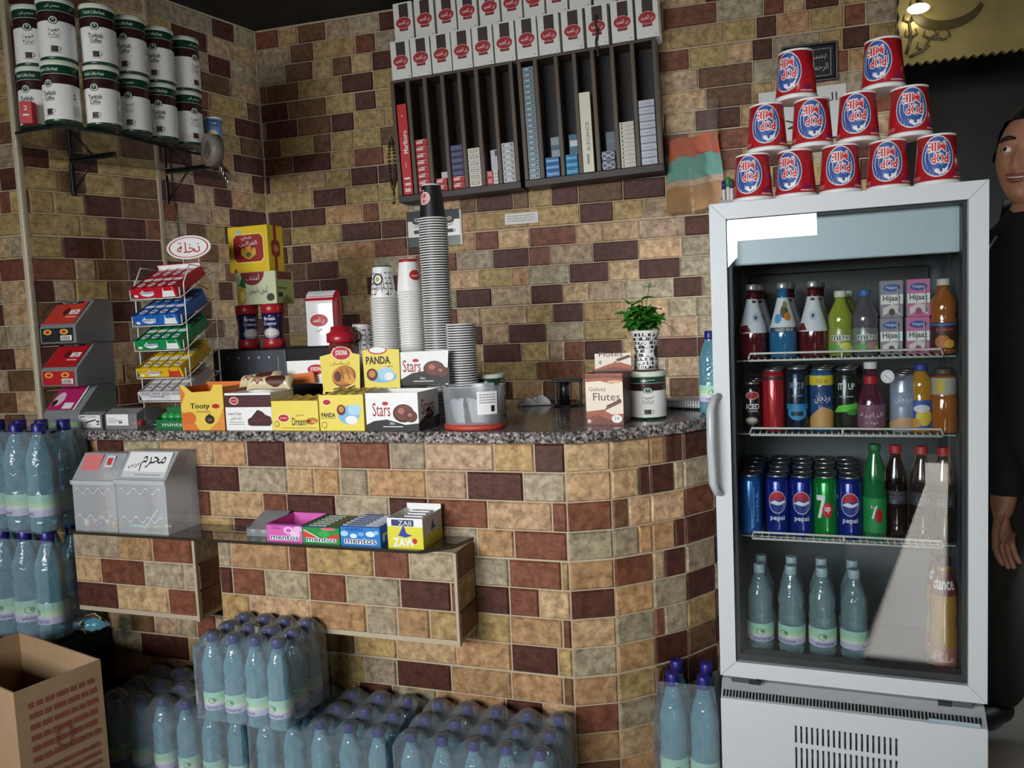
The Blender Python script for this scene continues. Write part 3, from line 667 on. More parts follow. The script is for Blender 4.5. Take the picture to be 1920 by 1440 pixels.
# green sweet carton below the rack
x0, x1, z0, z1 = fb(291, 352, 752, 798, 1.905); q = thing('green_sweet_carton', 'small green open carton of sweets at the foot of the wire rack', 'sweet box', (x0, 1.905, ZT + .0006))
m = MB(); tray(m, 0, 0, 0, x1 - x0, .05, .028, .034, .06, P('0f6b35'), None, {'f': [('t', 'mints', .5, .5, .6, .4, P('d8e8d8'))]}); m.build('tray_box', q)
for k in range(4):
    m = MB(); m.ball((0, 0, .02), .015, mat('mint_green', '2a9a4c', .3, coat=.4), 7, (1, 1, .8)); simple('green_mint', f'green wrapped mint in the small green carton, {nth(k)} from the left', 'sweet', m, (x0 + .018 + .0245 * k, 1.93, ZT + .016), group='green mints in the carton')

# ---- row of biscuit and sweet display cartons along the front edge
OR = P('d8752a'); YL = P('e6d25a'); CHOC = P('4a211a'); CRO = P('c07a2e')
x0, x1, z0, z1 = fb(341, 421, 722, 805, 1.885); w, h = x1 - x0, z1 - ZT
q = thing('toffee_display_carton', 'yellow and orange open display carton with a chocolate drop, on the counter edge', 'sweet box', (x0 - .003, 1.885, ZT + .0006))
m = MB(); m.prism([(0, 0), (w, 0), (w, h), (w * .80, h), (w * .72, h * .86), (w * .28, h * .84), (w * .12, h * .98), (0, h)], 0, .0015, P('e2c24e'), lambda a, b, c: (a, c, b))
m.box(0, .0015, 0, .0015, .12, h * .95, OR); m.box(w - .0015, .0015, 0, w, .12, h * .95, OR); m.box(0, .0015, 0, w, .12, .0015, OR); m.box(0, .1185, .0, w, .12, h, OR)
m.dec([('p', [(0, 0), (.4, 0), (.22, .3), (0, .42)], OR), ('p', [(1, 0), (.62, 0), (.85, .2), (1, .5)], P('d98a3a')), ('p', [(0, .55), (.12, .8), (0, .98)], OR), ('e', .18, .27, .16, .14, P('d2691f')), ('t', 'Tooty', .45, .52, .46, .15, INK, 0, .02), ('e', .82, .53, .09, .05, RED), ('e', .66, .24, .11, .1, INK), ('p', [(.58, .28), (.74, .28), (.66, .37)], INK), ('e', .66, .23, .06, .035, P('7a4a2a'))] + scrib(.35, .38, .7, .44, 1, P('8a6a2a'), 8), bf(0, 0, 0, w, 1, h, 'f')); m.build('carton_body', q)
m = MB(); m.box(.01, .02, .004, w - .01, .11, h * .72, P('d9c243'), .01); m.build('inner_sachets', q)
m = MB(); m.prism([(0, 0), (.24, .0), (.235, .03), (.0, .015)], 0, .01, OR, lambda a, b, c: (w * .9 + a * 1.0, .124 + c + b * .1, h * .93 + b)); m.build('lid_flap', q)
# chocolate cake carton
x0, x1, z0, z1 = fb(423, 509, 737, 805, 1.885); w, h = x1 - x0, z1 - ZT; D_ = .11
q = thing('cake_display_carton', 'white open display carton with dark brown band and chocolate cakes picture', 'cake box', (x0, 1.885, ZT + .0006))
m = MB(); tray(m, 0, 0, 0, w, D_, h, h, h * 1.1, WHITE, None, {'f': [('r', 0, .62, 1, .94, P('451c1f')), ('e', .2, .79, .1, .1, WHITE), ('e', .2, .79, .085, .08, RED), ('t', 'Jordina', .2, .79, .12, .05, WHITE), ('t', 'Lunch Cake', .2, .45, .28, .08, P('333333')), ('t', 'كيك لانش', .22, .32, .26, .1, P('333333')), ('r', .06, .22, .4, .23, INK), ('r', .06, .16, .4, .17, INK), ('p', [(.48, .15), (.55, .12), (.95, .12), (1, .2), (.98, .36), (.86, .42), (.8, .5), (.7, .55), (.55, .34), (.48, .3)], P('43181b')), ('l', [(.55, .3), (.7, .22), (.86, .4)], .02, P('6d2f2f'))]}); m.build('carton_body', q)
m = MB(); hw = .19; m.prism([(0, 0), (hw, -.004), (hw, .06), (hw * .96, .068), (0, .066)], 0, .0015, WHITE, lambda a, b, c: (w * .72 + a, D_ + .04 + c, h * 1.12 + b))
m.box(w * .72, D_ + .035, 0.001, w * .74, D_ + .0415, h * 1.14, WHITE); m.box(w * .72 + hw * .8, D_ + .035, 0.001, w * .72 + hw * .82, D_ + .0415, h * 1.14, WHITE)
m.dec(logo(.53, .6, .17, .24, 'JORDINA'), quad((w * .72, D_ + .04, h * 1.12), (w * .72 + hw, D_ + .04, h * 1.12), (w * .72 + hw, D_ + .04, h * 1.12 + .066), (w * .72, D_ + .04, h * 1.12 + .066)), off=.0008); m.build('header_card', q, label='white header card with red oval logo')
CREAM = mat('cream_wrapper', 'd9c9a0', .3, coat=.3, bump=.25, scale=30); CAKEB = P('4e2418')
def cake():
    E_ = lambda cx, cy, rx, ry: (lambda u, v: ((u - cx) / rx) ** 2 + ((v - cy) / ry) ** 2 < 1)
    m = MB(); pillow(m, .135, .05, .038, CREAM, decs=[(E_(.68, .48, .23, .42), CAKEB), (lambda u, v: .45 < u < .9 and .12 < v < .3 and False, CAKEB), (E_(.28, .5, .10, .22), P('b58f70')), (E_(.2, .76, .07, .11), P('5a2a20')), (E_(.2, .76, .035, .05), CREAM), (E_(.34, .78, .06, .1), P('5a2a20')), (lambda u, v: .14 < u < .4 and abs(v - .35 - .12 * math.sin(u * 40)) < .05, P('5a2a20'))]); o = m.build('wrapped_cake'); tag(o, '', 'cake'); return o
cakes = pool(cake)
cakes((x0 + .13, 1.935, ZT + h * 1.13), .12, 'wrapped chocolate cake lying in front of the white header card', 'wrapped chocolate cakes', rot=(.9, 0, .12))
cakes((x0 + .066, 1.982, ZT + h * 1.16), .12, 'wrapped chocolate cake at the back left of the white cake carton', 'wrapped chocolate cakes', rot=(.7, -.1, -.06))
# croissant and panda cartons
def disp(name, label, px, d, body, front, side=None, head=None, hm=None, hlab=None, y=1.885, hy=.004):
    x0, x1, z0, z1 = fb(*px, y); w, h = x1 - x0, z1 - ZT
    q = thing(name, label, 'sweet box', (x0, y, ZT + .0006)); m = MB(); dc = {'f': front}
    if side: dc['r'] = side
    tray(m, 0, 0, 0, w, d, h, h, h, body, None, dc); m.build('carton_body', q)
    if head:
        hpx, items, shape = head; yy = y + d + hy; a0, a1, b0, b1 = fb(*hpx, yy); a0 -= x0; a1 -= x0; b0 -= ZT; b1 -= ZT
        mm = MB(); mm.prism([(a0 + (a1 - a0) * u, b0 + (b1 - b0) * v) for u, v in shape], 0, .0015, hm or body, lambda a, b, c: (a, d + hy + c, b))
        for xx in (a0 + .004, a1 - .012): mm.box(xx, d + hy - .0015, .001, xx + .008, d + hy + .0002, b0 + .003, hm or body)
        mm.dec(items, quad((a0, d + hy, b0), (a1, d + hy, b0), (a1, d + hy, b1), (a0, d + hy, b1)), off=.0005); mm.build('header_card', q, label=hlab)
    return q, x0, w, h
cro = lambda cx, cy, s: [('e', cx, cy, .24 * s, .2 * s, P('8a4a1a'), .3), ('e', cx - .02 * s, cy + .02 * s, .22 * s, .17 * s, CRO, .3), ('e', cx + .1 * s, cy - .05 * s, .12 * s, .09 * s, P('d89a48'), -.5), ('e', cx - .12 * s, cy + .0 * s, .07 * s, .1 * s, P('5a2a12')), ('l', [(cx - .05 * s, cy + .15 * s), (cx, cy - .05 * s)], .02 * s, P('6a3a15')), ('l', [(cx + .06 * s, cy + .15 * s), (cx + .12 * s, cy - .05 * s)], .02 * s, P('6a3a15'))]
sq = [(0, 0), (1, 0), (1, 1), (0, 1)]
q, x0, w, h = disp('croissant_display_carton', 'small yellow open display carton with a croissant picture and a tall yellow card', (510, 597, 752, 806), .125, YL,
    [('e', .25, .42, .13, .14, WHITE), ('e', .25, .42, .115, .12, RED), ('t', 'Jordina', .25, .42, .16, .08, WHITE), ('t', 'Dream', .58, .3, .3, .26, INK, 0, .01), ('t', 'كرواسون', .6, .52, .2, .1, P('8a5a1a')), ('e', .1, .22, .05, .1, INK), ('e', .1, .22, .04, .08, YL), ('r', .2, .08, .95, .1, P('9a8430'))] + cro(.85, .32, .55), None,
    ((601, 676, 655, 735), logo(.55, .9, .24, .16, 'JORDINA') + cro(.58, .36, 1.25) + [('t', 'كرواسان', .5, .66, .5, .09, P('8a5a1a')), ('l', [(.3, .06), (.5, .1), (.62, .06), (.85, .14)], .03, INK)], [(.04, 0), (.96, 0), (1, .86), (.82, .9), (.76, 1.0), (.36, 1.03), (.28, .9), (0, .84)]), YL, 'tall yellow header card with croissant', hy=.012)
WR = mat('yellow_wrapper', 'c9b45a', .25, coat=.4, bump=.3, scale=35)
def yp():
    m = MB(); pillow(m, .10, .029, .022, WR, decs=[(lambda u, v: abs(u - .5) < .2 and abs(v - .5) < .36, P('a8852f')), (lambda u, v: abs(u - .5) < .12 and abs(v - .5) < .14, P('e9dfa0'))]); o = m.build('wrapped_croissant'); tag(o, '', 'snack'); return o
yps = pool(yp)
for k in range(4): yps((x0 + w * (.14 + .24 * k), 1.945, ZT + h * .80), 0, f'yellow wrapped croissant lying on top in the small yellow carton, {nth(k)} from the left', 'yellow wrapped croissants', rot=(0, -.12, PI / 2))
q, x0, w, h = disp('biscuit_display_carton', 'yellow open display carton with a ring biscuit and blue splash on its front', (599, 682, 741, 805), .13, YL,
    [('e', .18, .8, .1, .09, WHITE), ('e', .18, .8, .088, .075, RED), ('t', 'PANDA', .2, .44, .32, .13, INK, 0, .03), ('e', .66, .44, .24, .26, P('7fb4d8')), ('e', .8, .58, .15, .15, P('a9d0e6')), ('e', .5, .58, .1, .15, P('5a2a15')), ('e', .5, .6, .06, .09, P('c9843e')), ('e', .72, .3, .14, .12, WHITE), ('e', .1, .16, .06, .09, INK), ('e', .1, .16, .05, .075, YL), ('r', .02, .34, .36, .35, INK)], [('r', 0, 0, 1, 1, P('cdb94e')), ('e', .5, .3, .2, .1, INK)],
    ((681, 750, 655, 728), [('e', .42, .97, .25, .1, RED), ('e', .42, .98, .22, .08, WHITE), ('t', 'PANDA', .42, .72, .66, .2, INK, 0, .03), ('e', .5, .3, .4, .16, P('7fb4d8')), ('e', .62, .36, .22, .18, P('a9d0e6')), ('e', .24, .35, .15, .16, P('5a2a15')), ('e', .24, .37, .09, .09, P('c9843e')), ('e', .7, .3, .12, .1, WHITE), ('t', 'بسكويت', .72, .56, .2, .06, INK)], [(.02, 0), (.98, 0), (1, .98), (.7, 1.0), (.42, .94), (.1, 1.0), (0, .98)]), YL, 'yellow header card reading like the carton')
for k in range(4): yps((x0 + w * (.14 + .24 * k), 1.95, ZT + h * .86), 0, f'yellow wrapped croissant lying in the ring biscuit carton, {nth(k)} from the left', 'yellow wrapped croissants', rot=(0, -.1, PI / 2))
star = [('p', [(0, .0), (1, 0), (1, .2), (.75, .16), (.4, .3), (.15, .26), (0, .16)], INK), ('t', 'Stars', .3, .56, .34, .36, P('a02030'), 0, .005), ('e', .38, .72, .06, .05, RED), ('e', .72, .46, .2, .24, P('3a120e')), ('e', .72, .48, .17, .2, P('6a2f22')), ('e', .68, .52, .06, .08, P('a86a52')), ('e', .86, .38, .12, .16, P('5a261c')), ('e', .84, .42, .04, .05, P('a86a52')), ('t', '36x', .5, .2, .1, .07, WHITE), ('r', .32, .1, .7, .12, WHITE)]
q, x0, w, h = disp('marshmallow_display_carton', 'white and black open display carton with chocolate marshmallows picture', (686, 784, 737, 799), .13, WHITE, star,
    [('p', [(0, .0), (1, 0), (1, .3), (.6, .25), (.3, .35), (0, .2)], INK), ('t', 'Stars', .45, .6, .6, .4, P('a02030'))],
    ((743, 842, 658, 722), [('p', [(0, .0), (1, 0), (1, .5), (.6, .42), (.3, .35), (0, .1)], INK)] + [i if i[0] != 'p' else ('r', 0, 0, 0.01, .01, INK) for i in star] , [(.0, 0), (.95, 0), (1, 1), (.0, .97)]), WHITE, 'white header card with chocolate marshmallows', hy=.010)
CHW = mat('dark_choc_foil', '2c1310', .25, coat=.4)
for k in range(5):
    m = MB(); m.ball((0, 0, .02), .02, CHW, 8, (1, 1, .85)); simple('chocolate_marshmallow', f'dark chocolate marshmallow in the white and black carton, {nth(k)} from the left', 'sweet', m, (x0 + .026 + .034 * k * w / .17, 1.95, ZT + .022), group='chocolate marshmallows')
# plastic tub with sachets
x0, x1, z0, z1 = fb(815, 930, 726, 799, 1.885); r = (x1 - x0) / 2; h = z1 - ZT; xc_ = (x0 + x1) / 2; yc = 1.885 + r * .75
q = thing('sachet_tub', 'clear plastic tub of white sachets with a red base and white label', 'tub', (xc_, yc, ZT + .0006)); X = Matrix.Scale(.75, 4, (0, 1, 0))
m = MB(); m.X = X; m.lathe([(r * .93, .014), (r * .95, .016), (r, h - .004), (r * 1.02, h)], PLAST, 36); m.f = m.f[:-2]; m.m = m.m[:-2]; m.sm = m.sm[:-2]; m.build('tub_body', q)
m = MB(); m.X = X; m.lathe([(r * .95, 0), (r * .99, .003), (r * .97, .014), (r * .9, .0145)], P('b3402f'), 36); m.build('base_rim', q)
m = MB(); fn = cyl(r * .97, 0, r * 1.01, h); m.dec([('r', 22, .36, 62, .88, WHITE), ('r', 48, .42, 56, .56, INK)] + scrib(26, .6, 58, .84, 4, P('777777'), 12), lambda u, v, o: X @ fn(u, v, o + .0012), st=8); m.build('price_label', q)
for k in range(9):
    m = MB(); pillow(m, .062, .03, .008, mat('white_sachet', 'd5d9dd', .35)); a = k * .7
    o = simple('white_sachet', f'white sachet standing in the clear tub, {nth(k)} from the left', 'sachet', m, (xc_ + (k - 4) * r * .17, yc + .022 * math.sin(k * 2.4), ZT + .046), group='white sachets in the tub'); o.rotation_euler = (PI / 2 + .2, PI / 2 - .25 + .1 * (k % 4), .2 * math.cos(k))

# ---- things at the back of the counter
BY = 2.26
x0, x1, z0, z1 = fb(402, 640, 652, 790, BY); MT = z1
q = thing('countertop_machine', 'low black countertop machine with a dark grey perforated front panel', 'machine', (x0, BY, ZT + .0006)); h = MT - ZT
m = MB(); m.box(0, 0, 0, x1 - x0, .2, h, BLACKP, .006); m.build('machine_body', q)
w = atY(538, 680, BY).x - x0; m = MB(); m.box(.008, -.006, h * .42, w, 0, h * .97, mat('grey_panel', '4a4d55', .35), .003)
m.dec([('e', .22 + .14 * k, .8, .012, .03, P('c8ccd0')) for k in range(5)] + [('l', [(.9, .4), (.9, .85)], .01, P('8a8f95')), ('l', [(.08, .1), (.9, .1)], .012, P('6a6e75'))], bf(.008, -.006, h * .42, w, 0, h * .97, 'f')); m.build('front_panel', q)
NAVY = mat('navy_label', '1e1c4a', .2, coat=.4); JR = mat('jar_red', 'a8202c', .3)
def jar():
    q = thing('creamer_jar', '', 'jar'); m = MB(); r, h = .037, .135
    m.lathe([(r * .9, 0), (r, .004), (r, .02), (r * .9, .03), (r * .88, .06), (r * .9, .09), (r, h - .03), (r * .97, h - .02)], JR, 28, seg=[JR, JR, JR, NAVY, NAVY, NAVY, NAVY]); m.dec([('t', 'Break', 0, .72, 62, .09, P('d8d8e8'), 0, .02), ('t', 'Creamer', 0, .60, 70, .09, P('d8d8e8'), 0, .01), ('e', 4, .36, 42, .13, P('9a97a0')), ('e', 4, .38, 32, .09, P('d8d2c8'))], cyl(r * .92, 0, r * .94, h), st=8, off=.0032); m.build('jar_body', q)
    m = MB(); m.lathe([(r * .98, h - .02), (r * 1.02, h - .018), (r * 1.02, h + .008), (r * .95, h + .011)], JR, 28); m.build('jar_lid', q); return q
jars = pool(jar)
pa = atY(467, 643, BY + .05); pb = atY(515, 643, BY + .05)
jars((pa.x, pa.y, MT + .0008), .9, 'dark blue creamer jar with red lid turned away, left of the pair', 'creamer jars on the black machine'); jars((pb.x, pb.y, MT + .0008), .3, 'dark blue creamer jar with red lid showing its cup picture, right of the pair', 'creamer jars on the black machine')
JT = MT + .0008 + .146
x0, x1, z0, z1 = fb(444, 518, 510, 556, BY + .02); m = MB(); d = .1; h = atY(480, 510, BY + .02).z - JT
PG = P('a9b06a')
carton(m, 0, 0, 0, x1 - x0, d, h, PG, {'f': [('r', 0, 0, 1, 1, P('c4c9a4')), ('p', [(.42 + .3 * math.cos(math.radians(a)), .995 + .40 * math.sin(math.radians(a))) for a in range(180, 361, 12)], P('7a1f28')), ('t', 'أعشاب', .42, .82, .34, .2, WHITE), ('e', .12, .28, .12, .28, P('c9a83a')), ('e', .14, .26, .07, .16, P('e0d07a')), ('p', [(.05, .6), (.2, .95), (.24, .5)], P('2f6a2a')), ('t', 'كمون وليمون', .55, .42, .5, .26, INK, 0, .02), ('e', .85, .2, .1, .12, P('3a3a2a'))], 'r': [('r', 0, 0, 1, 1, P('9aa35e')), ('r', .1, .74, .9, .98, P('6a1f28')), ('r', .1, .2, .35, .34, INK), ('r', .1, .45, .6, .5, P('4a4a3a'))]}); simple('herbal_tea_carton', 'green herbal tea carton lying on the two creamer jars', 'tea box', m, (x0, BY + .018, JT + .0005)); LT = JT + h + .001
x0, x1, z0, z1 = fb(430, 504, 424, 510, BY + .025); m = MB(); d = .085; h = atY(466, 424, BY + .025).z - LT; DY = P('d6b60c'); DR = P('8f1414')
carton(m, 0, 0, 0, x1 - x0, d, h, DY, {'f': [('p', [(.1, .3), (.18, .2), (.82, .2), (.9, .3), (.9, .74), (.82, .84), (.18, .84), (.1, .74)], P('e8d060')), ('p', [(.125, .31), (.2, .225), (.8, .225), (.875, .31), (.875, .73), (.8, .815), (.2, .815), (.125, .73)], DR), ('r', .2, .83, .34, .92, P('9ab0b8')), ('t', 'شاي', .46, .74, .26, .1, WHITE, 0, .02), ('t', 'الغزالين', .5, .62, .44, .12, WHITE, 0, .02), ('e', .5, .4, .14, .11, P('d8a63a')), ('e', .5, .38, .07, .06, P('5a6a2a')), ('e', .36, .44, .05, .09, P('d8a63a')), ('e', .64, .44, .05, .09, P('d8a63a')), ('e', .5, .52, .08, .04, P('d8a63a')), ('r', .12, .0, .18, .08, DR)], 'r': [('r', .38, 0, .56, 1, DR), ('p', [(.2, .38), (.3, .32), (.66, .32), (.76, .38), (.76, .62), (.66, .68), (.3, .68), (.2, .62)], DR), ('e', .5, .5, .16, .08, P('b8863a'))], 't': [('r', 0, 0, 1, 1, P('e0c83a'))]}); simple('yellow_tea_carton', 'yellow tea carton with a dark red panel, topmost of its pile', 'tea box', m, (x0, BY + .022, LT))
# coffee bag
x0, x1, z0, z1 = fb(576, 624, 552, 655, BY + .06); w = x1 - x0; h = z1 - z0; q = thing('coffee_bag', 'white coffee bag with red side and red oval logo, standing behind the cake cartons', 'coffee bag', ((x0 + x1) / 2, BY + .06, MT + .0008), .15)
WB = mat('white_foil', 'e2e2e0', .25, coat=.3, bump=.1, scale=14); RB = mat('red_foil', 'b01722', .25, coat=.3)
m = MB()
def bagf(u, v):
    k = min(1, (1 - v) / .2); return Vector(((u - .5) * w * (1 - .05 * math.sin(v * PI)), .034 - .034 * (k ** .5) * (1 + .15 * math.sin(u * PI)) , v * h))
m.grid(bagf, 10, 16, WB); m.grid(lambda u, v: Vector((0, .068, 0)) + Vector(((.5 - u) * w, -bagf(u, v).y, v * h)), 10, 16, WB)
m.dec([('r', 0, .82, 1, .87, RED), ('r', 0, .89, 1, .9, RED)] + logo(.48, .46, .36, .12, 'بن العميد') + [('t', 'البن', .48, .28, .2, .06, P('555555'))], lambda u, v, o: bagf(u, v) + Vector((0, -o - .0008, 0)), st=10); m.build('bag_front', q)
m = MB(); m.grid(lambda u, v: (w / 2 + .012 * math.sin(PI * u) - .001, bagf(1, v).y + u * (.068 - 2 * bagf(1, v).y), v * h * .99), 6, 14, RB)
m.grid(lambda u, v: (-w / 2 + .003, .068 - bagf(0, v).y - u * (.068 - 2 * bagf(0, v).y), v * h * .99), 6, 14, RB)
m.dec([('l', [(.25, .2 + .07 * k), (.7, .21 + .07 * k)], .014, P('d86a6a')) for k in range(7)], lambda u, v, o: Vector((w / 2 + .012 * math.sin(PI * u) + o, bagf(1, v).y + u * (.068 - 2 * bagf(1, v).y), v * h))); m.build('side_gusset', q, label='red bag side')
p = atY(638, 655, BY - .1); q = thing('red_lidded_jar', 'jar with a ribbed red lid standing in front of the coffee bag', 'jar', (p.x - .006, BY - .08, ZT + .0006)); zt2 = atY(638, 612, BY - .1).z - ZT
m = MB(); m.lathe([(.036, 0), (.04, .006), (.04, zt2 - .06), (.034, zt2 - .045)], clear('jar_plastic', '8a3030', .6, .2), 28); m.build('jar_body', q)
m = MB(); m.lathe([(.043, zt2 - .05), (.045, zt2 - .046), (.045, zt2 - .022), (.033, zt2 - .016), (.03, zt2), (.001, zt2)], JR, 32); m.build('jar_lid', q)

# ---- nested paper cups
CPR, CPB, CPH = .0395, .0275, .098
def paper_cup(inv, body, rimm, base, decs=None, n=32):
    q = thing('paper_cup', '', 'cup'); m = MB()
    z = (lambda t: CPH * (1 - t)) if inv else (lambda t: CPH * t)
    pr = [(CPB, z(0)), (CPB + .0005, z(.04)), (CPR - .0015, z(.975))]; sg = [base, body]
    if inv: pr = pr[::-1]; sg = sg[::-1]; 
    m.lathe(pr, body, n, seg=sg); m.f = m.f[:-1] if not inv else m.f[:-2] + m.f[-1:]; m.m = m.m[:-1]; m.sm = m.sm[:-1]
    if decs: m.dec(decs, cyl(CPR - .0015, .0025, CPB + .0005, .0941), st=8, off=.0001, step=.000004)
    m.build('cup_body', q); m = MB(); a = z(.965); b = z(1.0)
    pts = [(CPR + .0012 + .0021 * math.cos(t), (a + b) / 2 + .0021 * math.sin(t)) for t in [2 * PI * k / 8 for k in range(9)]]
    m.lathe(pts, rimm, n); m.f = m.f[:-2]; m.m = m.m[:-2]; m.sm = m.sm[:-2]; m.build('rim', q); return q
KB = mat('cup_black', '1a191b', .4); KW = mat('cup_white', 'e6e6e3', .4, var=.02); KR = P('a81a2a'); KG = mat('cup_grey_print', 'd4d2cf', .45)
def wordprint(a0, a1, seed, n=14):
    q = random.Random(seed); out = []
    for k in range(n):
        a = a0 + (a1 - a0) * k / n
        if q.random() < .5: out.append(('r', a, q.uniform(.05, .3), a + 3, q.uniform(.5, .95), INK))
        else:
            for j in range(5): out.append(('r', a, .1 + .17 * j, a + q.uniform(4, 11), .1 + .17 * j + .045, INK))
    return out
seal = lambda c, a=0: [('e', a, .6, 30, .2, P('2c3338')), ('e', a, .6, 20, .135, KW), ('e', a, .6, 12, .08, c)]
cup_tall = pool(lambda: paper_cup(True, KB, KW, KW)); cup_topb = pool(lambda: paper_cup(True, KB, KW, KW, [('e', -18, .6, 34, .2, WHITE), ('e', -18, .6, 31, .18, P('c0202c')), ('t', 'العميد', -18, .6, 46, .18, WHITE, 0, .03), ('r', -40, .83, -20, .85, WHITE)]))
cup_up = pool(lambda: paper_cup(False, KB, KW, KB)); cup_wh = pool(lambda: paper_cup(True, KW, KW, KW)); cup_wt = pool(lambda: paper_cup(True, KW, KW, KR, [('r', -90, .955, 90, 1., KR), ('e', 62, .52, 34, .17, RED), ('t', 'العميد', 62, .52, 50, .15, WHITE, 0, .03)]))
cup_pr = pool(lambda: paper_cup(True, KW, P('cfcfca'), KW, wordprint(-100, 100, 4, 16))); cup_pt = pool(lambda: paper_cup(True, KW, P('cfcfca'), P('2c5a50'), wordprint(-100, 100, 5, 20) + [('r', -100, .94, 100, .97, KW)] + seal(P('9aa83a'), 0) + [('t', 'COFFEE TIME', 0, .3, 80, .07, INK)])); cup_gr = pool(lambda: paper_cup(True, KG, KW, P('7a4a4a'), wordprint(-100, 100, 6, 20) + seal(P('c9b89a'))))
def stack(px, pyt, y, pit, top, rest, what, grp, rz=0.):
    p = atY(px, pyt, y); zt = p.z; n = max(1, round((zt - CPH - ZT) / pit)); pit = (zt - CPH - ZT - .0008) / n; yy = y
    for k in range(n + 1):
        z = zt - CPH - k * pit; x = p.x + R.uniform(-.0001, .0001)
        f = top if k == 0 else rest
        f((x, yy, z), rz, f'{what}, ' + ('topmost' if k == 0 else f'{nth(k)} from the top' if k < n else 'lowest'), grp)
stack(808, 347, 2.14, .0072, cup_topb, cup_tall, 'black paper cup in the tallest inverted stack', 'black paper cups in the tallest stack')
stack(765, 487, 2.2, .0075, cup_wt, cup_wh, 'plain white paper cup in the white inverted stack', 'white paper cups')
stack(716, 499, 2.16, .0075, cup_pt, cup_pr, 'black lettered white paper cup in the printed inverted stack', 'printed paper cups')
stack(677, 606, 2.255, .0085, cup_gr, cup_gr, 'grey lettered paper cup in the short inverted stack', 'grey printed paper cups')
p = atY(864, 607, 2.1); zt = p.z; n = round((zt - ZT - CPH) / .0072); pit = (zt - ZT - CPH - .0008) / n
for k in range(n + 1): cup_up((p.x, 2.1, ZT + .0006 + k * pit), 0, 'black paper cup in the short upright stack, ' + ('lowest' if k == 0 else f'{nth(k)} from the bottom' if k < n else 'topmost'), 'black paper cups in the upright stack')
can2 = pool(lambda: coffee_can(.05, .125, .010))
p = atY(918, 765, 2.2); can2((p.x, 2.2, ZT + .0006), 1.75, 'short coffee can standing behind the plastic tub', 'short coffee cans')
# crumpled tissue and black stand
p = at(1006, 757, ZT); m = MB(); q = random.Random(5)
def tis(u, v): return ((u - .5) * .11, (v - .5) * .07, .002 + .032 * abs(math.sin(5.1 * u + 2 * v) * math.cos(4.3 * v - 2.2 * u)) * math.sin(PI * u) ** .5 * math.sin(PI * v) ** .5 + .006 * math.sin(17 * u * v + 3 * v) ** 2)
m.grid(tis, 16, 12, mat('tissue', 'e6e7e8', .6), False); simple('crumpled_tissue', 'crumpled white tissue on the granite countertop', 'tissue', m, (p.x, p.y - .03, ZT + .0005), .3)
p = at(1068, 760, ZT); q = thing('black_stand', 'small black open stand beside the crumpled tissue', 'stand', (p.x, p.y - .01, ZT + .0006), .2)
m = MB(); m.lathe([(.05, 0), (.052, .003), (.03, .007)], BLACKP, 24); m.build('stand_foot', q)
m = MB(); m.lathe([(.018, .005), (.014, .05), (.016, .075)], BLACKP, 16, c=(-.012, 0, 0)); m.box(-.045, -.012, .004, -.033, .012, .082, BLACKP, .003); m.box(.036, -.012, .004, .044, .012, .08, BLACKP, .003); m.build('stand_posts', q)
m = MB(); m.box(-.05, -.03, .076, .048, .03, .086, mat('stand_top', '23262c', .3), .004); m.build('stand_top', q)
# chocolate biscuit carton with raised lid
p = at(1134, 797, ZT); a = atY(1099, 760, p.y); b = atY(1169, 760, p.y); w = b.x - a.x; h = atY(1134, 701, p.y).z - ZT; q = thing('flute_biscuit_carton', 'brown and cream tall biscuit carton with its lid raised, beside the coffee can', 'biscuit box', (a.x, p.y, ZT + .0006), -.02)
CM = P('e6d8c4'); BR1 = P('6e2f1c'); BR2 = P('a0522d'); m = MB()
fl = [('r', 0, 0, 1, 1, CM), ('p', [(0, 1), (1, 1), (1, .84), (.7, .8), (.4, .86), (0, .84)], BR2), ('p', [(0, .98), (1, .96), (1, .9), (.5, .93), (0, .9)], BR1), ('e', .78, .84, .2, .03, P('d9a88a')), ('p', [(0, 0), (1, 0), (1, .22), (.7, .2), (.45, .3), (0, .26)], BR2), ('p', [(0, 0), (1, 0), (1, .14), (.6, .1), (.3, .2), (0, .12)], BR1), ('l', [(.08, .03), (.3, .18), (.6, .34), (.72, .38)], .035, P('8a4a32')), ('l', [(.56, .34), (.95, .47)], .075, P('4a2018')), ('l', [(.58, .335), (.95, .455)], .018, P('8a5a48')), ('t', 'Galaxy', .32, .69, .46, .1, P('3a2a22'), 0, -.005), ('t', 'Flutes', .56, .55, .72, .15, P('4a2f26')), ('e', .82, .12, .14, .08, WHITE), ('t', '24', .82, .13, .13, .06, P('5a2a1a')), ('r', .03, .04, .12, .11, P('d8b8a8'))]
carton(m, 0, 0, 0, w, .085, h, BR2, {'f': fl, 'r': [('r', 0, 0, 1, 1, P('4a2015'))], 't': [('r', .04, .04, .96, .96, P('2a120c'))]}); m.build('carton_body', q)
m = MB(); zl = atY(1138, 664, p.y + .06).z - ZT; x_ = .006
m.prism([(x_, h), (x_ + w, h), (x_ + w, zl), (x_, zl)], 0, .0015, CM, lambda a, b, c: (a, .084 + c, b))
m.dec([('p', [(0, 0), (1, 0), (1, .3), (.7, .5), (.4, .4), (0, .12)], BR2), ('p', [(0, 0), (1, 0), (1, .12), (.5, .25), (0, .04)], BR1), ('l', [(.35, .2), (.62, .58)], .05, P('8a4a32')), ('l', [(.62, .6), (.98, .84)], .14, P('4a2018')), ('t', 'Flutes', .45, .95, .66, .26, P('3a2a22')), ('r', .12, .4, .18, .6, P('7a8a9a'))], quad((x_, .084, h), (x_ + w, .084, h), (x_ + w, .084, zl), (x_, .084, zl)), off=.0006); m.build('raised_lid', q)
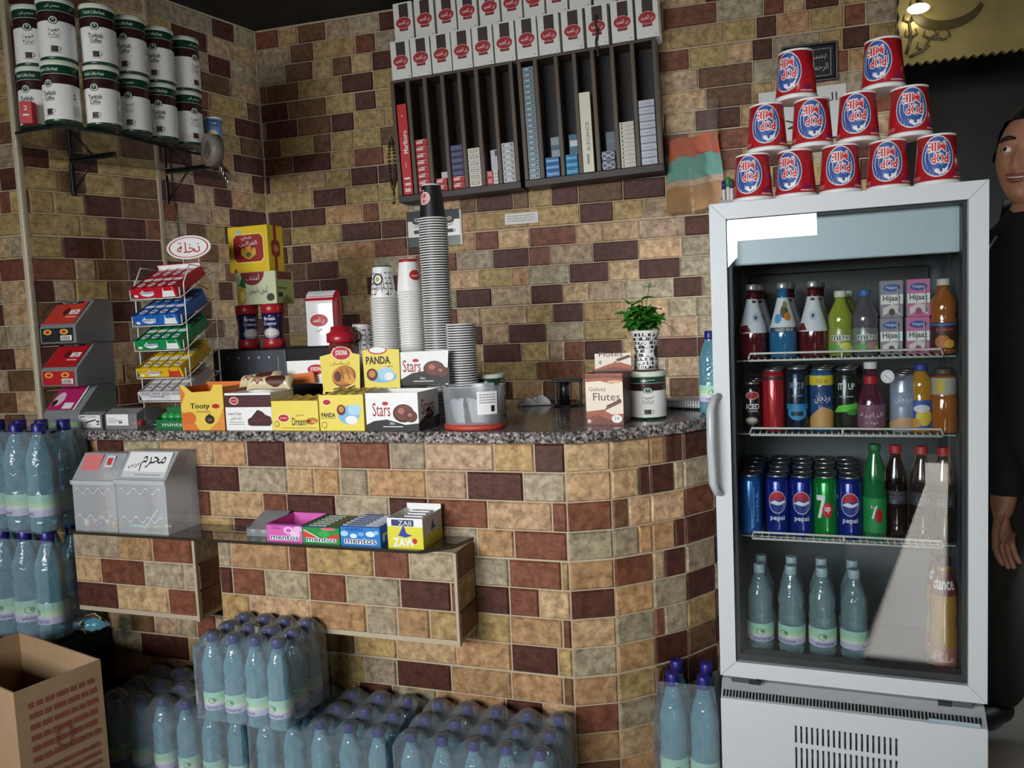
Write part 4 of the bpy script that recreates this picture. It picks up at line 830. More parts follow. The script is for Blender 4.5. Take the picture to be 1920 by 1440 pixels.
# coffee can with cup vase of mint
p = at(1210, 787, ZT); a = atY(1174, 745, p.y); b = atY(1247, 745, p.y); r = (b.x - a.x) / 2 * .97; h = atY(1210, 697, p.y).z - ZT
o = coffee_can(r, h, .012); place(o, (p.x, p.y + r * .9, ZT + .0006), PI - .03 + .22); o['label'] = 'coffee can with Arabic lettering carrying the cup of mint'; o['group'] = 'short coffee cans'
zc = ZT + h + .0012; cx_, cy_ = p.x, p.y + r * .9
q = thing('cup_vase', 'hourglass vase of two lettered paper cups on the coffee can', 'vase', (cx_, cy_, zc)); hv = atY(1208, 619, cy_).z - zc
m = MB(); pr = [(.030, 0), (.033, .004), (.032, hv * .15), (.0285, hv * .38), (.028, hv * .5), (.032, hv * .72), (.037, hv * .97), (.039, hv)]; m.lathe(pr, KW, 32); m.f = m.f[:-1]; m.m = m.m[:-1]; m.sm = m.sm[:-1]
def vf(u, v, o):
    z = v * hv; k = 0
    while k < len(pr) - 2 and pr[k + 1][1] < z: k += 1
    (ra, za), (rb, zb2) = pr[k], pr[k + 1]; rr = ra + (rb - ra) * (z - za) / (zb2 - za) + o + .0004; t_ = math.radians(u); return Vector((rr * math.sin(t_), -rr * math.cos(t_), z))
it = []; q2 = random.Random(9)
for k in range(22):
    a = -85 + k * 8
    for j in range(9):
        if q2.random() < .8: it.append(('r', a, .05 + j * .1, a + q2.choice((2, 5, 7)), .05 + j * .1 + q2.choice((.02, .07, .085)), INK))
it += [('e', -62, .45, 15, .14, P('2c2426')), ('e', -62, .45, 9, .08, KW), ('e', 68, .45, 15, .14, P('2c2426')), ('r', -90, .0, 90, .035, P('6a4a48'))]
m.dec(it, vf, st=3, step=.00001); m.build('vase_body', q)
LEAF = mat('mint_leaf', '3f8f2a', .45, var=.3, scale=25); STEM = mat('mint_stem', '4f7a33', .5)
q = thing('mint_bunch', 'bunch of fresh green mint standing in the cup vase', 'mint plant', (cx_, cy_, zc + hv * .5)); m = MB(); lf = MB(); q3 = random.Random(12)
def leaf(c, d, L, wd):
    d = d.normalized(); s = d.cross(Vector((q3.uniform(-.4, .4), q3.uniform(-.4, .4), 1))).normalized(); up = s.cross(d); 
    v = []
    for i in range(6):
        t_ = i / 5; ww = wd * math.sin(PI * min(1, t_ * .92 + .06)) ** .8; b_ = c + d * L * t_ - up * L * .35 * t_ * t_
        v += [b_ - s * ww + up * ww * .35, b_, b_ + s * ww + up * ww * .35]
    f = []
    for i in range(5): k = i * 3; f += [(k, k + 1, k + 4, k + 3), (k + 1, k + 2, k + 5, k + 4)]
    lf.add(v, f, LEAF, True)
for k in range(24):
    a = q3.uniform(0, 2 * PI); rr = q3.uniform(0, .058); top = Vector((rr * math.cos(a), rr * math.sin(a) * .8, hv * .5 + .06 - rr * .35 + q3.uniform(-.035, .03))); mid = Vector((top.x * .3, top.y * .3, hv * .46))
    m.tube([(top.x * .08, top.y * .08, .0), mid, top], .0013, STEM, 5)
    for j in range(9):
        t_ = q3.uniform(.35, 1.05); c = mid.lerp(top, t_); aa = q3.uniform(0, 2 * PI); leaf(c, Vector((math.cos(aa), math.sin(aa), q3.uniform(-.1, .7))), q3.uniform(.028, .044), q3.uniform(.0105, .0165))
m.tube([(.0, 0, hv * .5), (.05, .01, hv * .5 + .02), (.082, .0, hv * .5 - .008)], .0012, STEM, 5); m.tube([(0, .01, hv * .5 + .05), (.012, .01, hv * .5 + .115)], .001, STEM, 5)
c = Vector((.012, .01, hv * .5 + .112)); LEAF2 = LEAF; leaf(c, Vector((1, 0, .5)), .018, .004); leaf(c, Vector((-1, 0, .6)), .018, .004); leaf(c, Vector((.1, .2, 1)), .014, .004)
m.build('stems', q); lf.build('leaves', q)
# notebook by the fridge
p = at(1282, 768, ZT); q = thing('spiral_notebook', 'white spiral notebook with black cover lying beside the refrigerator', 'notebook', (p.x, p.y, ZT + .0006), -.35)
m = MB(); m.box(-.075, 0, 0, .07, .1, .004, BLACKP, .001); m.box(-.075, 0, .0235, .07, .1, .0255, P('d9dce2'), .0005); m.build('covers', q)
m = MB(); m.box(-.072, .004, .0045, .067, .098, .023, P('dfe2e8'), .001); m.build('paper_block', q)
m = MB()
for k in range(18): m.tube([(-.07 + .008 * k, .002 + .006 * math.cos(t_), .013 + .0135 * math.sin(t_)) for t_ in [2 * PI * i / 8 for i in range(8)]], .0009, CHROME, 4, True)
m.build('spiral', q)
# ================================================================ back wall: cigarette racks, coffee boxes, small things
BD = bd.normalized(); BN = Vector((BD.y, -BD.x)); BRZ = math.atan2(BD.y, BD.x)
def wallpt(px, py, off=0.):
    """point at distance off in front of the back wall"""
    d = ray(px, py); k = Vector((KC[0], KC[1])) + BN * off; t = BN.dot(k) / BN.dot(Vector((d.x, d.y))); return CAM + d * t
def uof(p): return (Vector((p.x, p.y)) - Vector(KC)).dot(BD)
def onw(u, off, z): q = Vector(KC) + BD * u + BN * off; return Vector((q.x, q.y, z))
OFF = .115
WOOD = mat('dark_wood', '4f4132', .5, var=.3, scale=14); RB_ = mat('rack_black', '161417', .6)
zb0 = wallpt(1000, 346, OFF).z; zt0 = wallpt(1000, 121, OFF).z
def rack(name, label, xs, seed):
    us = [uof(wallpt(x, 240, OFF)) for x in xs]; t = thing(name, label, 'cigarette rack', onw(us[0], 0, zb0), BRZ); u0 = us[0]; W_ = us[-1] - us[0]; h = zt0 - zb0
    m = MB(); m.box(-.009, -.022, -.02, W_ + .009, -.012, h, RB_); m.build('back_panel', t)
    m = MB(); m.box(-.009, -OFF - .004, -.028, W_ + .009, -.0225, -.002, mat('rack_base', '2a1c18', .5), .002); m.build('bottom_board', t)
    m = MB(); m.box(-.009, -OFF, h - .004, W_ + .009, -.0225, h + .004, WOOD, .002); m.build('top_board', t)
    for u in us:
        m = MB(); m.box(u - u0 - .0075, -OFF - .004, -.002, u - u0 + .0075, -.0225, h - .004, WOOD, .002); m.build('divider', t)
    return us
ua = rack('cigarette_rack', 'dark wooden cigarette rack with seven slots under the left coffee boxes', [745, 774, 806, 839, 871, 903, 935, 968], 1)
ub = rack('cigarette_rack', 'dark wooden cigarette rack with seven slots under the right coffee boxes', [984, 1014, 1053, 1087, 1121, 1158, 1196, 1237], 2)
SLOT = [(ua[i] + .0075, ua[i + 1] - .0075) for i in range(7)] + [(ub[i] + .0075, ub[i + 1] - .0075) for i in range(7)]
def pack_mb(w, d, h, m, it): mb = MB(); carton(mb, -w / 2, 0, 0, w / 2, d, h, m, {'f': it}, .001); return mb
FOILS = mat('silver_film', 'b9c6cc', .15, .55, coat=.5)
def pk(kind, w, h):
    D_ = .085
    if kind == 'red': return pack_mb(w, D_, h, P('b3161d'), [('r', .1, .35, .62, .68, P('e9c9c4')), ('p', [(.1, .9), (.5, .75), (.9, .9)], WHITE)])
    if kind == 'navy': return pack_mb(w, D_, h, P('34365c'), [('r', .08, .3, .9, .7, P('51557f')), ('r', .1, .8, .9, .92, P('23243f'))])
    if kind == 'white': return pack_mb(w, D_, h, P('dcd8c8'), [('r', .15, .3, .85, .75, P('8b8878')), ('r', .22, .42, .78, .62, P('dcd8c8'))])
    if kind == 'wred': return pack_mb(w, D_, h, P('d8d8d4'), [('r', 0, 0, .6, 1, P('b8241f')), ('t', 'IS', .3, .55, .3, .6, WHITE), ('r', .66, .4, .95, .6, P('9aa0a8'))])
    if kind == 'grey': return pack_mb(w, D_, h, P('cfd0d0'), [('r', .08, .2, .92, .8, P('7f8487')), ('p', [(.2, .3), (.8, .3), (.6, .72), (.3, .72)], P('d6d8d8'))])
    if kind == 'film': return pack_mb(w, D_, h, FOILS, [('r', .1, .25, .9, .75, P('4d6d80')), ('r', .2, .4, .6, .7, P('a8c4cc'))])
    if kind == 'blue': return pack_mb(w, D_, h, mat('blue_film', '2c6fb0', .2, coat=.5), [('r', .08, .3, .92, .6, P('7fb0d8')), ('r', .3, .65, .9, .85, P('1a4a86'))])
    if kind == 'sky': return pack_mb(w, D_, h, mat('sky_film', '2288b8', .2, coat=.5), [('r', .08, .3, .92, .6, P('4fb4d4')), ('r', .2, .66, .8, .85, P('0f5a8a'))])
    if kind == 'cross': return pack_mb(w, D_, h, P('4a4f66'), [('o', .5, .5, .49, .47, .06, WHITE), ('l', [(.1, .15), (.9, .85)], .1, P('b8bcc8')), ('l', [(.1, .85), (.9, .15)], .1, P('b8bcc8'))])
    if kind == 'thin': return pack_mb(w, D_, h, P('d2d0bf'), [('e', .16, .5, .06, .3, P('3a4a3a')), ('r', .3, .42, .92, .55, P('a8a898'))])
    return pack_mb(w, D_, h, P('b9bcc6'), [('r', 0, 0, 1, .12, P('80828a')), ('r', .12, .4, .8, .55, P('9fa2ae'))])
NMS = dict(red='red cigarette pack', navy='dark blue cigarette pack', white='cream cigarette pack', wred='red and white cigarette pack', grey='white and grey cigarette pack', film='silver blue film-wrapped cigarette pack', blue='blue film-wrapped cigarette pack', sky='sky blue film-wrapped cigarette pack', cross='grey cross-marked cigarette pack', thin='thin cream cigarette pack', pale='pale grey cigarette pack')
def column(slot, kind, ytop, ybot, n, dx=0., start=0, tot=None, f=0.9):
    a, b = SLOT[slot]; w = (b - a) * f; xm = pxof(onw((a + b) / 2, OFF, 1.8))[0]
    zlo = zb0 + .0002 if ybot is None else wallpt(xm, ybot, OFF).z; zhi = wallpt(xm, ytop, OFF).z; h = (zhi - zlo) / n; pr = None
    for k in range(n):
        p = onw((a + b) / 2 + dx, OFF - .004, zlo + k * h)
        if pr is None: pr = pk(kind, w, h - .0008).build('cigarette_pack'); o = pr
        else: o = pr.copy(); COL.objects.link(o)
        o.location = p; o.rotation_euler = (0, 0, BRZ + R.uniform(-.02, .02)); k2 = k + start; tt = tot or n + start
        where = 'lowest' if k2 == 0 else 'topmost' if k2 == tt - 1 else f'{nth(k2)} up'
        tag(o, f'{NMS[kind]}, {where} in {nth(slot % 7)} slot of the {"left" if slot < 7 else "right"} rack', 'cigarette pack', 'cigarette packs in the wall racks')
    return zlo + n * h
column(1, 'red', 263, None, 8); column(2, 'red', 338, None, 2, f=.8)
z = column(3, 'red', 335, None, 2, tot=7); column(3, 'navy', 276, 335, 5, start=2, tot=7)
column(4, 'white', 283, None, 6); column(5, 'wred', 327, None, 2, f=.85); column(6, 'grey', 275, None, 7); column(7, 'film', 133, None, 20)
column(8, 'blue', 305, None, 3, f=.82); column(9, 'sky', 301, None, 3, f=.85); column(11, 'cross', 297, None, 2, f=.86); column(12, 'thin', 243, None, 11); column(13, 'pale', 203, None, 9)
def upright(name, label, slot, x0, x1, yt, yb, off, m, items, cat='cigarette pack'):
    a = wallpt(x0, yb, off); b = wallpt(x1, yb, off); c = wallpt((x0 + x1) / 2, yt, off); z0 = wallpt((x0 + x1) / 2, yb, off).z
    w = uof(b) - uof(a); mb = MB(); carton(mb, 0, 0, 0, w, .022, c.z - z0, m, {'f': items}, .001); p = onw(uof(a), off, z0 if yb < 330 else zb0 + .0002); o = simple(name, label, cat, mb, p, BRZ); return o
a, b = SLOT[0]; wc_ = (b - a) * .8; m = MB(); hz = wallpt(760, 197, OFF).z - zb0
carton(m, -wc_ / 2, 0, 0, wc_ / 2, .06, hz, P('c0141d'), {'f': [('t', 'Marlboro', .5, .52, .27, .62, WHITE, 90, .01)][:0] + [('t', 'Marlboro', .55, .57, .255 / 1, .5, WHITE)][:0] + [('r', .45, .3, .55, .36, P('e0a0a0')), ('r', .2, .17, .8, .19, WHITE), ('r', .25, .1, .85, .13, P('e9c9c4')), ('r', .2, .03, .8, .07, P('e9c9c4')), ('e', .5, .87, .1, .012, P('d88a8a'))]}, .001)
m.dec([('t', 'Marlboro', 0, 0, .088, .02, WHITE, 90, .01)], lambda u, v, o: Vector((u + .004, -o, hz * .58 + v)), off=.0009)
simple('cigarette_carton', 'long red cigarette carton standing in the first slot of the left rack', 'cigarette carton', m, onw((a + b) / 2, OFF + .002, zb0 + .0002), BRZ)
a, b = SLOT[10]; wc_ = (b - a) * .78; m = MB(); hz = wallpt(1103, 186, OFF).z - zb0
carton(m, -wc_ / 2, 0, 0, wc_ / 2, .06, hz, P('d6d2bd'), {'f': [('r', .42, .1, .6, .22, INK)] + [('r', .44, .11 + .018 * k, .58, .118 + .018 * k, P('d6d2bd')) for k in range(6)]}, .001)
m.dec([('t', 'ELEGANCE', 0, 0, .1, .012, P('4a4a4a'), 90)], lambda u, v, o: Vector((u + .004, -o, hz * .45 + v)), off=.0009)
simple('cigarette_carton', 'long cream cigarette carton standing in the right rack', 'cigarette carton', m, onw((a + b) / 2 - .004, OFF + .002, zb0 + .0002), BRZ)
upright('cigarette_pack', 'white cigarette pack standing upright in third slot of left rack', 2, 829, 841, 300, 338, OFF - .04, P('cfcfd2'), [('r', .2, .4, .8, .5, P('8a8a92'))])
upright('cigarette_pack', 'pale cigarette pack standing upright, sixth slot of the left rack', 5, 923, 939, 288, 327, OFF - .04, P('c3c3cc'), [('r', .5, .7, .95, .95, P('2a2f55'))])
upright('cigarette_pack', 'silver film-wrapped pack standing upright in second slot of right rack', 8, 1036, 1053, 268, 306, OFF - .03, FOILS, [('r', 0, .35, 1, .6, P('3a5a70'))])
upright('cigarette_pack', 'bluish film-wrapped pack standing upright, third slot of the right rack', 9, 1070, 1088, 264, 302, OFF - .03, mat('blue_grey_film', '6a8aa0', .15, .3, coat=.5), [('r', .1, .4, .9, .7, P('c8d4da'))])
upright('cigarette_pack', 'smoky blue pack standing upright behind the cross-marked packs in the right rack', 11, 1139, 1159, 261, 299, OFF - .05, P('5a6c78'), [('r', .1, .5, .9, .55, P('7a8c98'))])
# boxes on top of the racks
WBX = mat('white_board', 'dcdcd4', .45, var=.03)
def cbox():
    m = MB(); w, h, d = .079, .145, .09
    m.box(-w / 2, 0, 0, w / 2, d, h, WBX, .001)
    m.dec([('r', .3, .36, .78, .96, P('33211d')), ('r', .28, .26, .72, .4, P('7a1a20')), ('e', .5, .47, .4, .155, P('c9a8a0')), ('e', .5, .47, .38, .14, P('a0141d')), ('t', 'بن العميد', .5, .47, .56, .13, WHITE, 0, .03), ('e', .88, .06, .04, .02, P('9a9a92'))], bf(-w / 2, 0, 0, w / 2, 1, h, 'f')); o = m.build('coffee_box'); return tag(o, '', 'coffee box')
cb = pool(cbox); z1_ = zt0 + .0055
lowx = [755, 793, 832, 871, 911, 952, 994, 1036, 1081, 1127, 1175, 1222]
for k, x in enumerate(lowx):
    p = wallpt(x, 60, OFF + .004); cb(onw(uof(p), OFF + .004, z1_), BRZ + R.uniform(-.02, .02), f'white coffee box with red oval logo, lower row, {nth(k)} from the left', 'white coffee boxes above the racks')
upx = [763, 803, 844, 884, 926, 968, 1010, 1053, 1097, 1143, 1190]
for k, x in enumerate(upx):
    p = wallpt(x, 10, OFF - .01); cb(onw(uof(p), OFF - .012, z1_ + .146), BRZ + R.uniform(-.02, .02), f'white coffee box with red oval logo, upper row, {nth(k)} from the left', 'white coffee boxes above the racks')
p0 = wallpt(1118, 50, OFF + .012); m = MB()
m.tube([onw(uof(p0) + .003 * math.sin(5 * k), OFF + .012 + .004 * math.cos(k * 2), p0.z + .04 - .016 * k) for k in range(10)], [.004 + .0015 * (k % 2) for k in range(10)], mat('old_twine', '2b2621', .8), 6); tag(m.build('twisted_cord'), 'short dark twisted cord hanging before the right coffee boxes', 'cord')
# the racks hang slightly out of level, with all they hold
PIV = wallpt(1000, 346, OFF); TILT = Matrix.Translation(PIV + Vector((0, 0, .020))) @ Matrix.Rotation(math.radians(-1.7), 4, Vector((BN.x, BN.y, 0)) * -1) @ Matrix.Translation(-PIV)
bpy.context.view_layer.update()
for o in COL.objects:
    if o.parent is None and o.name.split('.')[0] in ('cigarette_rack', 'cigarette_pack', 'cigarette_carton', 'coffee_box'): o.matrix_world = TILT @ o.matrix_world
# pouches under the rack behind the tall stack
for k, (x0, x1, y0, y1, lb) in enumerate(((766, 802, 396, 464, 'white and green coffee pouch hanging under the rack, left of the tall cup stack'), (826, 864, 392, 461, 'white and green coffee pouch hanging under the rack, right of the tall cup stack'))):
    a = wallpt(x0, y1, .03); b = wallpt(x1, y1, .03); c = wallpt((x0 + x1) / 2, y0, .03); w = uof(b) - uof(a); h = c.z - a.z; q = thing('coffee_pouch', lb, 'coffee pouch', onw(uof(a), .03, a.z), BRZ); m = MB()
    m.box(0, 0, 0, w, .028, h, CW, .004); m.dec([('r', 0, 0, 1, .27, CG), ('r', 0, .72, 1, 1, P('1f1719')), ('e', .5, .72, .24, .1, P('1f1719')), ('e', .5, .75, .12, .055, P('b9b4a6')), ('e', .5, .75, .07, .03, CG), ('r', .34, .36, .66, .46, INK), ('o', .72, .41, .08, .04, .3, INK), ('t', 'قهوة', .5, .58, .36, .07, INK)], bf(0, 0, 0, w, 1, h, 'f'), off=.0006); m.build('pouch_body', q)
    m = MB(); m.tube([(w / 2, .014, h), (w / 2, .018, h + .008)], .0015, CHROME); m.build('hanging_hook', q)
# prayer beads
p0 = wallpt(732, 262, .012); q = thing('prayer_beads', 'string of dark prayer beads hanging on the brick wall left of the racks', 'prayer beads', onw(uof(p0), .012, p0.z), BRZ); BDM = mat('bead', '4a3a1a', .25, coat=.5); m = MB(); st_ = MB()
h = p0.z - wallpt(732, 352, .012).z
for k in range(40):
    t_ = k / 39; a = 2 * PI * t_; m.ball((.012 * math.sin(a), 0, -h / 2 + h / 2 * math.cos(a)), .0055, BDM, 5)
m.build('beads', q); m = MB(); m.tube([(0, 0, -h), (.002, 0, -h - .03)], .004, BDM); m.tube([(.002, 0, -h - .03), (-.002, 0, -h - .06)], .0018, mat('tassel', '8a7a4a', .7)); m.ball((-.002, 0, -h - .062), .006, BDM, 5); m.build('tassel_cord', q)
m = MB(); m.box(-.004, -.006, .002, .004, .01, .014, CHROME, .001); m.build('wall_hook', q)
# white plate on the wall
a = wallpt(948, 419, .004); b = wallpt(1010, 418, .004); m = MB(); carton(m, 0, 0, 0, uof(b) - uof(a), .006, wallpt(980, 399, .004).z - wallpt(980, 420, .004).z, P('cfccc6'), {'f': scrib(.08, .2, .9, .85, 3, P('8f8c88'), 4)}); simple('wall_plate', 'small white rectangular plate on the brick wall below the racks', 'wall plate', m, onw(uof(a), .0125, wallpt(980, 420, .004).z), BRZ)
# hanging bag with coloured bands
p0 = wallpt(1300, 395, .06); z0 = p0.z; z1 = wallpt(1300, 195, .06).z; q = thing('hanging_bag', 'clear hanging bag with orange, teal and tan cloth on the brick wall', 'bag', onw(uof(p0), .05, z0), BRZ); hh = z1 - z0; w = .195
def bandf(y0, y1, dep_=.03):
    def fn(u, v):
        y = y0 + (y1 - y0) * v; return ((u - .5) * w * (.96 + .08 * math.sin(7 * y / hh)) + .008 * math.sin(9 * y), -dep_ * math.sin(PI * u) - .004 * math.sin(14 * u + 5 * v), y + .018 * (u - .5) + .004 * math.sin(9 * u))
    return fn
for nm, y0, y1, hx in (('tan_cloth', 0, .24, 'a0713a'), ('pale_band', .24, .30, 'b99a80'), ('teal_cloth', .30, .52, '5f9a8a'), ('orange_cloth', .50, .70, 'b5502a')):
    m = MB(); mm = mat(nm, hx, .7, var=.25, scale=22, bump=.3); d_ = .028 if nm != 'orange_cloth' else .024; f = bandf(y0 * hh, y1 * hh, d_); m.grid(f, 14, 5, mm); m.grid(lambda u, v: (f(1 - u, v)[0], .02, f(1 - u, v)[2]), 6, 4, mm); m.build(nm, q)
m = MB(); f = bandf(-.01, hh, .04); m.grid(f, 16, 16, clear('bag_film', 'c8c4b8', .06, .2, 'ffffff', .2, bump=.15, ior=1.2)); m.build('clear_bag', q); m = MB(); m.tube([(0, .0, hh - .01), (.01, .03, hh + .03)], .002, P('999999')); m.build('bag_tie', q)
# framed calligraphy and paper note
a = wallpt(1466, 156, .02); b = wallpt(1571, 148, .02); w = uof(b) - uof(a); zt_f = wallpt(1518, 82, .02).z; z0 = wallpt(1518, 155, .02).z; h = zt_f - z0; q = thing('calligraphy_frame', 'black framed silver Arabic calligraphy on the wall behind the stacked cups', 'picture', onw(uof(a), .022, z0), BRZ); BK = mat('frame_black', '141416', .25); SV = mat('silver_ink', 'b4b4b4', .35, .3)
m = MB(); t_ = .012
for bx in ((0, 0, w, t_), (0, h - t_, w, h), (0, t_, t_, h - t_), (w - t_, t_, w, h - t_)): m.box(bx[0], 0, bx[1], bx[2], .02, bx[3], BK, .002)
m.dec([('o', .5, .5, .499, .499, .01, SV)][:0] + [('l', [(.02, .03), (.98, .03), (.98, .97), (.02, .97), (.02, .03)], .012, SV)], bf(0, 0, 0, w, 1, h, 'f')); m.build('frame', q)
m = MB(); m.box(t_, .008, t_, w - t_, .018, h - t_, mat('frame_field', '2a2a2e', .3)); m.dec([('l', [(.06, .08), (.94, .08), (.94, .92), (.06, .92), (.06, .08)], .02, SV), ('t', 'بسم الله', .5, .68, .7, .32, SV, 0, .02), ('t', 'الرحمن الرحيم', .5, .32, .78, .3, SV, 0, .02)], bf(t_, .008, t_, w - t_, 1, h - t_, 'f')); m.build('calligraphy_panel', q)
a = wallpt(1424, 262, .004); b = wallpt(1587, 250, .004); w = uof(b) - uof(a); zt_f = wallpt(1505, 166, .004).z; z0 = wallpt(1505, 262, .004).z; m = MB(); carton(m, 0, 0, 0, w, .001, zt_f - z0, P('c9c7c2'), {'f': [('t', 'و لا', .55, .3, .5, .3, INK), ('t', 'الرجاء', .7, .75, .4, .22, INK)]}, 0); simple('paper_note', 'white paper note with handwritten Arabic taped behind the stacked cups', 'paper note', m, onw(uof(a), .009, z0), BRZ)
# golden plaque with a glowing stand-in for its reflection, over the dark doorway
pA = atY(1686, 122, 3.0); pB = atY(1990, 80, 3.0); zt_ = 2.40; W_ = pB.x - pA.x; Hh = zt_ - pA.z
GOLD = mat('golden_panel', 'a0905c', .25, .3, var=.35, scale=9, bump=.25); GOLD2 = mat('gold_relief', '4f4626', .35, .3)
q = thing('golden_plaque', 'large golden wall plaque with crescent and scalloped edge above the dark doorway', 'plaque', (pA.x, 3.0, pA.z), 0)
poly = []; n = 34
for k in range(n + 1): poly.append((W_ * k / n, -.006 if k % 2 else .004))
poly += [(W_, Hh)] + [((-.005 if k % 2 else .003), Hh * (1 - k / 16)) for k in range(1, 16)]
m = MB(); m.prism(poly, 0, .02, GOLD, lambda a, b, c: (a, c, b)); m.build('panel', q)
m = MB(); cr = [(.10 + .085 * math.cos(a), .20 + .085 * math.sin(a)) for a in [PI * 1.05 + k * .1 for k in range(19)]]
cr = [(.14 + .105 * math.cos(math.radians(a)), .165 + .075 * math.sin(math.radians(a))) for a in range(190, 351, 10)] + [(.145 + .095 * math.cos(math.radians(a)), .185 + .065 * math.sin(math.radians(a))) for a in range(340, 199, -10)]
m.prism(cr, -.006, 0, GOLD2, lambda a, b, c: (a, c, b)); m.build('crescent', q)
for nm, pts in (('floral_scroll', [(.02, .03), (.035, .08), (.03, .13), (.05, .17)]), ('floral_scroll', [(.03, .02), (.07, .035), (.09, .07), (.13, .06)])):
    m = MB(); m.tube([(a, -.001, b) for a, b in pts], [.006, .006, .005, .003], GOLD2)
    for a, b in pts[1:]:
        for s in (-1, 1): m.tube([(a, -.001, b), (a + s * .018, -.001, b + .012), (a + s * .014, -.001, b + .03)], [.004, .005, .001], GOLD2)
    m.build(nm, q)
p = atY(1722, 16, 2.93); q = thing('plaque_glint', 'small glow standing in for a reflection at the top left of the golden plaque', 'reflection', p); m = MB(); m.ball((0, 0, 0), .022, glow('glint_glow', 'fff0c8', 14), 8, (1.5, .8, .7)); m.build('glint_blob', q); m = MB(); m.tube([(0, .0, .012), (0, .03, .05), (0, .066, .06)], .006, BLACKP); m.build('glint_stem', q)  # emissive blob and stem added in place of a reflection on the gold

# ================================================================ things on the glass shelf in front of the counter
ZG = .6518
def frontbin(xl, xr, yt, yb, d, nm, label, lidlab):
    y = 1.757; x0, x1, z0, z1 = fb(xl, xr, yt, yb, y); w = x1 - x0; h = z1 - ZG; q = thing('wavy_candy_bin', label, 'candy bin', (x0, y, ZG)); m = MB()
    m.prism([(0, 0), (d, 0), (d, h * .95), (d * .8, h), (d * .5, h), (0, h * .66), (.002, h * .62)], 0, w, FROST, lambda a, b, c: (c, a, b)); m.build('bin_body', q)
    m = MB(); f = bf(0, 0, 0, w, 1, h * .62, 'f'); wv = lambda y_, a: [('p', [(.08 + .84 * k / 24, y_ + a * math.sin(k * .9)) for k in range(25)] + [(.08 + .84 * k / 24, y_ - .018 + a * math.sin(k * .9)) for k in range(24, -1, -1)], P('dfe3e6'))]
    m.dec(wv(.88, .06) + wv(.3, .06), f, off=.0008); m.box(-.002, -.004, h * .62, w + .002, .004, h * .68, FROST, .001); m.build('wavy_ridges', q)
    m = MB(); m.dec(lidlab, quad((.012, .012, h * .7), (w - .012, .012, h * .7), (w - .012, d * .5 - .006, h * .985), (.012, d * .5 - .006, h * .985)), off=.002); m.build('lid_label', q); return q, x0, w, y
qa, xa_, wa_, ya_ = frontbin(136, 216, 856, 997, .115, 'a', 'frosted wavy candy bin with red lid label, left end of the glass shelf', [('r', 0, .3, .5, 1, P('d87a78')), ('r', .62, .45, .85, .95, P('cfd3d6')), ('r', .66, .55, .8, .85, P('c04040'))])
qb, xb_, wb_, yb_ = frontbin(217, 310, 853, 1001, .13, 'b', 'frosted wavy candy bin with a white Arabic lid label, second on the glass shelf', [('r', .0, 0, 1, 1, WHITE), ('t', 'محرم', .62, .55, .55, .6, INK, 0, .02), ('t', 'فرس', .2, .5, .25, .3, INK), ('r', .3, .08, .9, .14, P('777777'))])
q5 = random.Random(3)
for k, c in enumerate(('d8d4c4', 'b8322c', 'e4e0da', '2f4f9a', 'c8b070', 'e4e4e0', 'c8a848', 'ddd9d0')):
    m = MB(); m.lathe([(.001, 0), (.009, .002), (.01, .012), (.009, .022), (.001, .024)], mat('sweet_' + c, c, .35), 12); simple('wrapped_sweet', f'small wrapped sweet in the left wavy candy bin, {nth(k)} from left', 'sweet', m, (xa_ + .016 + .0135 * k * wa_ / .125, ya_ + .03 + .012 * (k % 3), ZG + .004), q5.uniform(0, 3), 'sweets in the left wavy bin')
for k, (c, a) in enumerate((('9fd0b8', .1), ('d8c878', -.2), ('c8d090', .3), ('e0e0c8', -.1))):
    m = MB(); m.tube([(-.03, 0, .006), (.03, 0, .006)], .005, mat('stick_' + c, c, .35), 8); simple('candy_stick', f'flat candy stick in the right wavy candy bin, {nth(k)} from left', 'sweet', m, (xb_ + .03 + .027 * k, yb_ + .045 + .014 * (k % 2), ZG + .003), a, 'candy sticks in the wavy bin')
m = MB(); m.tube([(0, 0, 0), (.045, .01, .058)], .0035, mat('white_stick', 'e9e9ee', .4), 8); simple('lolly_stick', 'white stick leaning inside the right wavy candy bin', 'stick', m, (xb_ + .075, yb_ + .02, ZG + .008))
# small clear tray with mints
x0, x1, z0, z1 = fb(458, 502, 975, 1012, 1.775); q = thing('clear_mint_tray', 'clear plastic tray of striped mints left of the pink gum carton', 'sweet tray', (x0 - .004, 1.79, ZG)); w = x1 - x0 + .01
m = MB(); tray(m, 0, 0, 0, w, .085, .02, .03, .045, CLEARP); m.prism([(0, .02), (.0015, .02), (.086, .05), (.085, .052)], 0, w, CLEARP, lambda a, b, c: (c, a, b)); m.build('tray_body', q)
for k, c in enumerate(('e4e2dc', 'b03030', 'e4e2dc', 'e8e6e0')):
    m = MB(); m.ball((0, 0, .009), .0095, mat('mint_' + c, c, .35), 7, (1, 1, .9)); simple('striped_mint', f'round mint in the clear tray on the glass shelf, {nth(k)} from the left', 'sweet', m, (x0 + .008 + w * .2 * k, 1.806 + .005 * (k % 2), ZG + .0022), group='mints in the clear tray')
def gumbox(px, name, label, body, front, d, y, top=None, side=None, closed=True, rz=0.):
    x0, x1, z0, z1 = fb(*px, y); w = x1 - x0; h = z1 - ZG; q = thing(name, label, 'sweet box', (x0, y, ZG), rz); m = MB(); dc = {'f': front}
    if side: dc['r'] = side
    tray(m, 0, 0, 0, w, d, h, h, h * (1. if closed else 1.15), body, WHITE if not closed else None, dc); m.build('carton_body', q); return q, x0, w, h, y, d
MNT = lambda c: outl('mentos', .5, .24, .78, .25, WHITE, P(c), 0, .028, .12, .012)
PK = P('d45fb0'); NV = P('1a2a6a')
